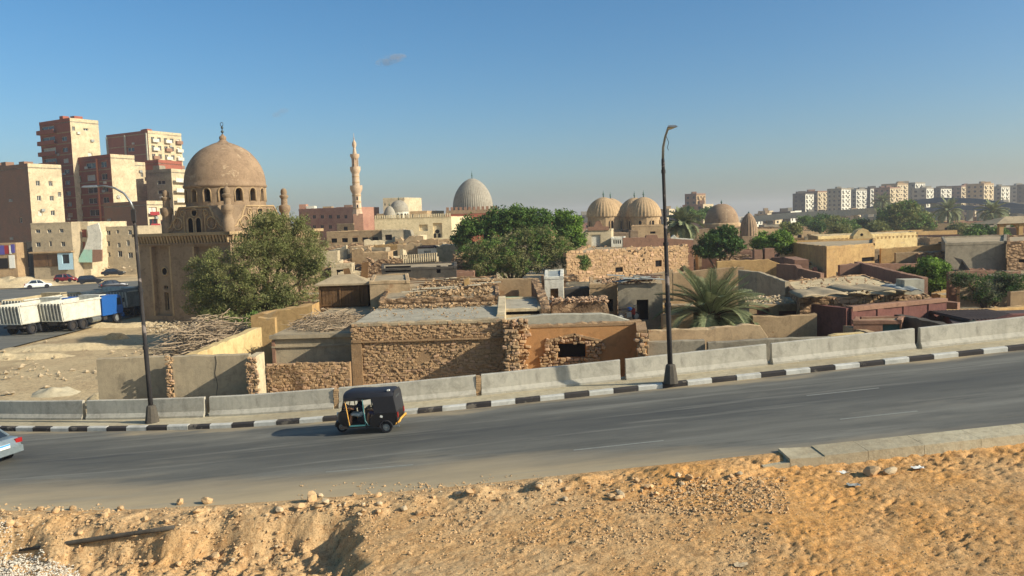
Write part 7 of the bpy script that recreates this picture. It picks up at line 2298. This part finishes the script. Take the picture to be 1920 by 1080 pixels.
# ================================================================== people (one skinned body each)
M['skin'] = m_plain('skin', srgb(176, 122, 90), .6)
M['hair'] = m_plain('dark_hair', srgb(28, 22, 20), .7)
M['navy'] = m_plain('navy_cloth', srgb(34, 36, 56), .9)
M['blackcloth'] = m_plain('black_cloth', srgb(26, 26, 30), .9)
M['greycloth'] = m_plain('light_grey_cloth', srgb(176, 180, 176), .9)
M['purplecloth'] = m_plain('dusky_purple_cloth', srgb(84, 72, 96), .9)
def person(label, loc, rz, joints, bones, cloth, mats):
    """joints: name -> (x,y,z,r); bones: pairs; cloth: joint -> material index. forward = +x"""
    names = list(joints)
    me = bpy.data.meshes.new('person')
    me.from_pydata([joints[n][:3] for n in names], [(names.index(a), names.index(b)) for a, b in bones], [])
    o = bpy.data.objects.new('person', me); col.objects.link(o)
    md = o.modifiers.new('skin', 'SKIN'); md.use_smooth_shade = True
    for i, n in enumerate(names):
        r = joints[n][3]; rr2 = joints[n][4] if len(joints[n]) > 4 else r
        me.skin_vertices[0].data[i].radius = (r, rr2)
        me.skin_vertices[0].data[i].use_root = n == 'pelvis'
    o.modifiers.new('sub', 'SUBSURF').levels = 1
    dg = bpy.context.evaluated_depsgraph_get(); dg.update()
    m2 = bpy.data.meshes.new_from_object(o.evaluated_get(dg))
    bpy.data.objects.remove(o)
    m2.materials.clear()
    for m in mats: m2.materials.append(m)
    J = [(Vector(joints[a][:3]), Vector(joints[b][:3]), cloth.get((a, b), 0)) for a, b in bones]
    for p in m2.polygons:
        c = p.center; best = 1e9
        for a, b, k in J:
            ab = b - a; t_ = max(0, min(1, (c - a).dot(ab) / max(1e-9, ab.length_squared)))
            d = (c - a - ab * t_).length
            if d < best: best = d; p.material_index = k
        p.use_smooth = True
    r = link('person', m2, None, loc); r.rotation_euler = (0, 0, rz)
    tag(r, label, 'person')
    # hair cap and face details
    h = Vector(joints['head'][:3])
    mb = MB()
    for j in range(6):
        a = math.pi / 2 * j / 5
        for i in range(14):
            b = 2 * math.pi * i / 14
            mb.v.append((h.x - .02 + .108 * math.cos(b) * math.cos(a), h.y + .088 * math.sin(b) * math.cos(a), h.z + .03 + .115 * math.sin(a)))
    for j in range(5):
        for i in range(14): mb.f.append((j * 14 + i, j * 14 + (i + 1) % 14, (j + 1) * 14 + (i + 1) % 14, (j + 1) * 14 + i))
    mb.m = [0] * len(mb.f)
    link('hair', mb.mesh('hair', M['hair'], True), r)
    mb = MB(); mb.tube([(h.x + .085, h.y, h.z + .02), (h.x + .118, h.y, h.z - .03), (h.x + .088, h.y, h.z - .04)], [.012, .018, .012], 6); link('nose', mb.mesh('nose', mats[0], True), r)
    for s in (-1, 1):
        mb = MB(); mb.box((h.x + .09, h.y + s * .035, h.z + .012), (.012, .024, .014)); link('eye', mb.mesh('eye', M['hair']), r)
        mb = MB(); mb.box((h.x - .01, h.y + s * .09, h.z - .01), (.035, .018, .06)); link('ear', mb.mesh('ear', mats[0]), r)
    return r
def seated(lean=0., arms='bars', knee=.42):
    J = {'pelvis': (0, 0, .09, .13, .15), 'belly': (.02 + lean * .3, 0, .25, .12, .15), 'chest': (.03 + lean, 0, .45, .125, .17), 'neck': (.05 + lean, 0, .6, .055), 'chin': (.075 + lean, 0, .67, .06), 'head': (.08 + lean, 0, .76, .09, .085), 'crown': (.07 + lean, 0, .83, .06)}
    B = [('pelvis', 'belly'), ('belly', 'chest'), ('chest', 'neck'), ('neck', 'chin'), ('chin', 'head'), ('head', 'crown')]
    C = {('pelvis', 'belly'): 1, ('belly', 'chest'): 1, ('chest', 'neck'): 1}
    for s, n in ((1, 'l'), (-1, 'r')):
        J['sh' + n] = (.03 + lean, s * .18, .52, .065)
        if arms == 'bars':
            J['el' + n] = (.20 + lean, s * .24, .34, .045); J['wr' + n] = (.44 + lean, s * .21, .37, .033); J['hd' + n] = (.52 + lean, s * .2, .38, .036)
        else:
            J['el' + n] = (.10 + lean, s * .26, .26, .045); J['wr' + n] = (.32 + lean, s * .16, .24, .033); J['hd' + n] = (.39 + lean, s * .13, .25, .036)
        J['hip' + n] = (.05, s * .1, .08, .09); J['kn' + n] = (knee, s * .13, .12, .068); J['ca' + n] = (knee + .04, s * .13, -.1, .058); J['an' + n] = (knee + .05, s * .13, -.3, .038); J['toe' + n] = (knee + .2, s * .14, -.35, .035)
        B += [('chest', 'sh' + n), ('sh' + n, 'el' + n), ('el' + n, 'wr' + n), ('wr' + n, 'hd' + n), ('pelvis', 'hip' + n), ('hip' + n, 'kn' + n), ('kn' + n, 'ca' + n), ('ca' + n, 'an' + n), ('an' + n, 'toe' + n)]
        # fingers rooted in the palm
        hx_, hy_, hz_ = J['hd' + n][:3]
        for q, (dy, l) in enumerate(((-.03, .065), (-.01, .075), (.01, .07), (.03, .055))):
            J['f%s%d' % (n, q)] = (hx_ + .05, hy_ + dy, hz_ + .005, .010); J['g%s%d' % (n, q)] = (hx_ + .05 + l * .5, hy_ + dy, hz_ - .03, .008)
            B += [('hd' + n, 'f%s%d' % (n, q)), ('f%s%d' % (n, q), 'g%s%d' % (n, q))]
        J['th' + n] = (hx_ + .02, hy_ - s * .045, hz_ - .01, .011); J['tg' + n] = (hx_ + .05, hy_ - s * .055, hz_ - .035, .009)
        B += [('hd' + n, 'th' + n), ('th' + n, 'tg' + n)]
        C[('chest', 'sh' + n)] = 1; C[('sh' + n, 'el' + n)] = 1; C[('pelvis', 'hip' + n)] = 2; C[('hip' + n, 'kn' + n)] = 2
        C[('an' + n, 'toe' + n)] = 3
    return J, B, C

# ================================================================== three-wheeler
TX = -5.72
TY = 30.2
slope = math.atan(.0765)
T = thing('auto_rickshaw', 'black three-wheeled auto rickshaw with two people driving along the road', 'rickshaw', (TX, TY, zr(TX) + .006), math.pi)
T.rotation_euler = (0, -slope * -1, math.pi)
T.rotation_euler = (0, slope * .8, math.pi - .1)
T.scale = (.97, .97, .95)
M['ricklack'] = m_plain('rickshaw_black', (.010, .010, .011), .3, 0, .5)
M['tealpaint'] = m_plain('teal_rail_paint', srgb(70, 130, 130), .5)
M['amber'] = m_plain('amber_yellow_paint', srgb(224, 160, 50), .5)
def tp_(nm, mat, f, sm=False, par=None):
    mb = MB(); f(mb)
    return link(nm, mb.mesh(nm, mat, sm), par or T)
# local x forward, front wheel at +1.0, rear axle at -.95
def shell(m, prof, y0, y1):
    k = len(prof)
    m.add([(x, y0, z) for x, z in prof] + [(x, y1, z) for x, z in prof], [tuple(range(k)), tuple(range(2 * k - 1, k - 1, -1))] + [((i + 1) % k, i, k + i, k + (i + 1) % k) for i in range(k)])
WD = .62
tp_('floor', M['chassis'], lambda m: m.box((-.1, 0, .3), (2.0, 1.16, .08)))
def rear_body(m):
    pr = [(-.32, .30), (-.32, .62), (-.5, .78), (-1.38, .80), (-1.42, .62), (-1.34, .34), (-1.2, .30), (-1.18, .44), (-.95, .52), (-.72, .44), (-.7, .30)]
    for s in (-1, 1): shell(m, pr[::s], s * WD - .025, s * WD + .025)
    m.box((-1.39, 0, .58), (.05, 1.2, .46)); m.box((-.9, 0, .5), (.9, 1.15, .05))
tp_('rear_body', M['ricklack'], rear_body)
def canopy(m):
    n = 10
    st = [(.68, 1.67, .52), (.5, 1.74, .57), (.1, 1.74, .6), (-.4, 1.70, .62), (-.9, 1.70, .63), (-1.2, 1.69, .62), (-1.34, 1.62, .6)]
    for x, z, w in st:
        for i in range(n + 1):
            a = math.pi * i / n
            m.v.append((x, -w * math.cos(a) * (1 if abs(math.cos(a)) < .98 else 1), z - .26 + .26 * (math.sin(a) ** .55)))
    for j in range(len(st) - 1):
        for i in range(n): m.f.append((j * (n + 1) + i, j * (n + 1) + i + 1, (j + 1) * (n + 1) + i + 1, (j + 1) * (n + 1) + i))
    m.m = [0] * len(m.f)
tp_('canopy', M['blackvinyl'], canopy, True)
tp_('canopy_back', M['blackvinyl'], lambda m: m.add([(-1.345, -.6, 1.42), (-1.345, .6, 1.42), (-1.345, .4, 1.64), (-1.345, -.4, 1.64), (-1.41, -.6, .8), (-1.41, .6, .8)], [(0, 1, 2, 3), (4, 5, 1, 0)]))
for s in (-1, 1):
    tp_('side_curtain', M['blackvinyl'], lambda m: shell(m, [(-.52, .8), (-.50, 1.2), (-.44, 1.46), (-1.34, 1.46), (-1.4, .8)][::s], s * (WD - .005) - .012, s * (WD - .005) + .012))
    tp_('canopy_valance', M['blackvinyl'], lambda m: shell(m, [(.66, 1.36), (.66, 1.48), (-.5, 1.52), (-.5, 1.40), (-.1, 1.36)][::s], s * .575 - .012, s * .575 + .012))
    tp_('front_post', M['amber'], lambda m: m.tube([(.52, s * .55, .35), (.56, s * .56, .85), (.62, s * .53, 1.4)], .022, 6))
    tp_('middle_post', M['tealpaint'], lambda m: m.tube([(-.13, s * .58, .34), (-.1, s * .59, .9), (-.1, s * .57, 1.42)], .02, 6))
    tp_('side_rail', M['tealpaint'], lambda m: m.tube([(-.12, s * .6, .88), (-.14, s * .61, .55), (-.24, s * .61, .36), (-.42, s * .61, .36), (-.48, s * .61, .48), (-.48, s * .61, .68)], .018, 6))
    tp_('sill', M['tealpaint'], lambda m: m.box((.2, s * .58, .36), (.62, .05, .05)))
    tp_('taillight', M['lightred'], lambda m: m.box((-1.40, s * .5, .68), (.07, .12, .2)))
    tp_('reflector', M['lightclear'], lambda m: m.box((-1.39, s * .5, .5), (.05, .1, .1)))
    w_ = wheel(T, -.95, s * (WD - .06), .225, .14, s, True, 'rim')
    tp_('wheel_arch', M['rubber'], lambda m: m.tube([(-.95 + .26 * math.cos(a), s * (WD + .03), .22 + .28 * math.sin(a)) for a in [math.pi * i / 8 for i in range(9)]], .03, 6))
    tp_('sticker', M['whitepaint'], lambda m: m.add([(-.83, s * (WD + .029), .62), (-.74, s * (WD + .029), .66), (-.78, s * (WD + .029), .74), (-.87, s * (WD + .029), .70)], [(0, 1, 2, 3)]))
wheel(T, 1.0, 0, .22, .12, 1, True, 'rim'); 
def cowl(m):
    st = [(.52, .30, .95, .56), (.72, .34, .98, .53), (.92, .42, .92, .42), (1.06, .5, .80, .25), (1.12, .56, .7, .1)]
    for x, z0, z1, w in st: m.v += [(x, -w, z0), (x, -w * 1.02, (z0 + z1) / 2), (x, -w * .9, z1), (x, w * .9, z1), (x, w * 1.02, (z0 + z1) / 2), (x, w, z0)]
    for j in range(len(st) - 1):
        for i in range(5): m.f.append((j * 6 + i, (j + 1) * 6 + i, (j + 1) * 6 + i + 1, j * 6 + i + 1))
    m.f.append((24, 25, 26, 27, 28, 29)); m.m = [0] * len(m.f)
tp_('front_cowl', M['ricklack'], cowl, .6)
tp_('front_mudguard', M['ricklack'], lambda m: m.tube([(1.0 + .25 * math.cos(a), 0, .2 + .27 * math.sin(a)) for a in [math.pi * (.05 + .9 * i / 8) for i in range(9)]], [.06, .085, .1, .1, .1, .1, .1, .085, .06], 8))
tp_('headlight', M['lightclear'], lambda m: m.tube([(1.1, 0, .74), (1.15, 0, .74)], .09, 12))
tp_('windscreen_frame', M['ricklack'], lambda m: (m.tube([(.8, -.5, .95), (.64, -.5, 1.5)], .022, 6), m.tube([(.8, .5, .95), (.64, .5, 1.5)], .022, 6), m.tube([(.64, -.5, 1.5), (.64, .5, 1.5)], .022, 6), m.tube([(.8, -.5, .95), (.8, .5, .95)], .022, 6)))
gl_ = NT('windscreen_glass', .05, .5); gl_.color((.9, .95, .95)); gl_.b.inputs['Transmission Weight'].default_value = 1.0
M['clearglass'] = gl_.mat
tp_('windscreen', M['clearglass'], lambda m: m.add([(.79, -.48, .97), (.79, .48, .97), (.645, .48, 1.48), (.645, -.48, 1.48)], [(0, 1, 2, 3)]))
tp_('dash_panel', M['amber'], lambda m: m.box((.66, 0, .93), (.16, .9, .08)))
tp_('handlebar', M['steel'], lambda m: (m.tube([(.62, -.3, 1.0), (.66, -.12, 1.04), (.66, .12, 1.04), (.62, .3, 1.0)], .018, 6), m.tube([(.66, 0, 1.04), (.9, 0, .5)], .025, 6)))
tp_('driver_seat', M['blackvinyl'], lambda m: (m.box((.08, 0, .56), (.38, .5, .1)), m.box((-.1, 0, .8), (.07, .6, .34)), m.box((.08, 0, .42), (.3, .4, .2))))
tp_('bench_seat', M['blackvinyl'], lambda m: (m.box((-.72, 0, .58), (.45, 1.1, .12)), m.box((-1.0, 0, .86), (.1, 1.1, .5))))
tp_('rear_bumper', M['amber'], lambda m: m.tube([(-1.3, -.6, .34), (-1.47, -.52, .42), (-1.5, -.4, .5), (-1.5, .4, .5), (-1.47, .52, .42), (-1.3, .6, .34)], .04, 8))
tp_('rear_window', M['carglass'], lambda m: m.add([(-1.36, -.3, 1.2), (-1.36, .3, 1.2), (-1.352, .28, 1.4), (-1.352, -.28, 1.4)], [(0, 1, 2, 3)]))
tp_('roof_lamp', M['whitepaint'], lambda m: (m.box((.62, .4, 1.56), (.05, .1, .06)), m.box((-1.15, .5, 1.68), (.1, .1, .05))))
tp_('exhaust', M['steel'], lambda m: m.tube([(-.8, .5, .24), (-1.45, .5, .22)], .03, 6))
def place(lx, ly, lz):
    return T.matrix_basis @ Vector((lx, ly, lz)) if False else Matrix.LocRotScale(Vector(T.location), T.rotation_euler, T.scale) @ Vector((lx, ly, lz))
J, B_, C_ = seated(.06, 'bars')
person('driver in a navy shirt and pale shorts steering the three-wheeler', place(.1, .12, .62), math.pi, J, B_, C_, [M['skin'], M['navy'], M['greycloth'], M['chassis']])
J, B_, C_ = seated(-.02, 'lap', .38)
person('passenger in black with a bare forearm on the rickshaw back seat', place(-.62, .22, .66), math.pi, J, B_, C_, [M['skin'], M['blackcloth'], M['purplecloth'], M['chassis']])

# ================================================================== parked motorbike by the grey house
pm = P(1178, 600, 48.5)
t = thing('motorbike', 'small motorbike parked by the grey house doorway', 'motorbike', (pm.x, 48.5, pm.z - .1), .5)
def mp_(nm, mat, f, sm=False):
    mb = MB(); f(mb); return link(nm, mb.mesh(nm, mat, sm), t)
for x in (-.55, .6): wheel(t, x, 0, .29, .1, -1)
mp_('tank', M['blue'], lambda m: m.lathe((.1, 0, .7), [(.05, -.05), (.15, 0), (.17, .1), (.1, .18)], 10), True)
mp_('seat', M['blackvinyl'], lambda m: m.box((-.3, 0, .78), (.6, .24, .1)))
mp_('engine', M['steel'], lambda m: m.box((0, 0, .42), (.35, .22, .3)))
mp_('fork', M['steel'], lambda m: m.tube([(.6, 0, .3), (.42, 0, .95)], .03, 6))
mp_('handlebar', M['steel'], lambda m: m.tube([(.36, -.32, 1.0), (.44, 0, .98), (.36, .32, 1.0)], .018, 6))
mp_('leg_shield', M['red'], lambda m: m.box((.38, 0, .6), (.05, .36, .4)))
mp_('frame_tube', M['chassis'], lambda m: m.tube([(.42, 0, .85), (.05, 0, .6), (-.55, 0, .32)], .03, 6))
# litter by the median edge
for (px, py, mt, lab) in ((1580, 888, 'whitepaint', 'scrap of white plastic caught below the median edge'), (1600, 912, 'tin', 'crumpled grey sack half buried in the sand'), (1720, 882, 'whitepaint', 'white litter scrap lying in the sand near the median edge'), (1390, 1062, 'rockpale', 'pale scrap of cloth half buried in the trodden sand')):
    p = on_verge(px, py); mb = MB(); n = 7
    for i in range(n):
        for j in range(n): mb.v.append((p.x + (i - 3) * .05, p.y + (j - 3) * .03, p.z + .04 + .06 * nz(i, j, px, .9)))
    for i in range(n - 1):
        for j in range(n - 1): mb.f.append((i * n + j, (i + 1) * n + j, (i + 1) * n + j + 1, i * n + j + 1))
    mb.m = [0] * len(mb.f)
    solo('litter', mb, M[mt], lab, 'litter', None, True)

# ================================================================== the air
mb = MB()
zlo = min(v.co.z for v in bpy.data.objects['ground'].data.vertices) - 1.5
gx0, gx1, gy0, gy1 = min(xs) - 20, max(xs) + 20, min(ys) - 20, max(ys) + 20
mb.box(((gx0 + gx1) / 2, (gy0 + gy1) / 2, (zlo + 46) / 2), (gx1 - gx0, gy1 - gy0, 46 - zlo))
hz = struct('haze', mb, [], False, 'stuff')
hm = bpy.data.materials.new('haze_air'); hm.use_nodes = True
nt = hm.node_tree; nt.nodes.clear()
out = nt.nodes.new('ShaderNodeOutputMaterial'); pv = nt.nodes.new('ShaderNodeVolumePrincipled')
pv.inputs['Color'].default_value = (.86, .88, .9, 1); pv.inputs['Density'].default_value = .0003; pv.inputs['Anisotropy'].default_value = .3
nt.links.new(pv.outputs[0], out.inputs['Volume'])
hz.data.materials.append(hm)
hz['label'] = 'pale dusty air over the whole city'; hz['category'] = 'haze'

# ================================================================== two small wisps of cloud, far outside the haze
for (px, py, w_, h_, dens, lab) in ((733, 112, 30, 9, .02, 'small bright wisp of cloud alone in the blue sky'), (525, 211, 18, 7, .01, 'faint thin wisp of cloud above the domed mausoleum')):
    Yc_ = 4000.
    c = P(px, py, Yc_); s_ = Yc_ / 1500
    bm = bmesh.new(); bmesh.ops.create_icosphere(bm, subdivisions=3, radius=1)
    for v in bm.verts: v.co = Vector((v.co.x * w_ * s_, v.co.y * w_ * s_ * .6, v.co.z * h_ * s_ + v.co.x * 6 * s_))
    me = bpy.data.meshes.new('cloud'); bm.to_mesh(me); bm.free()
    cm_ = bpy.data.materials.new('cloud_vapour'); cm_.use_nodes = True
    nt = cm_.node_tree; nt.nodes.clear()
    out = nt.nodes.new('ShaderNodeOutputMaterial'); pv = nt.nodes.new('ShaderNodeVolumePrincipled')
    tc = nt.nodes.new('ShaderNodeTexCoord'); no = nt.nodes.new('ShaderNodeTexNoise'); mr = nt.nodes.new('ShaderNodeMapRange')
    no.inputs['Scale'].default_value = .035; no.inputs['Detail'].default_value = 5
    nt.links.new(tc.outputs['Object'], no.inputs['Vector']); nt.links.new(no.outputs['Fac'], mr.inputs[0])
    mr.inputs[1].default_value = .42; mr.inputs[2].default_value = .7; mr.inputs[4].default_value = dens
    nt.links.new(mr.outputs[0], pv.inputs['Density']); nt.links.new(pv.outputs[0], out.inputs['Volume'])
    me.materials.append(cm_)
    tag(link('cloud', me, None, c), lab, 'cloud')
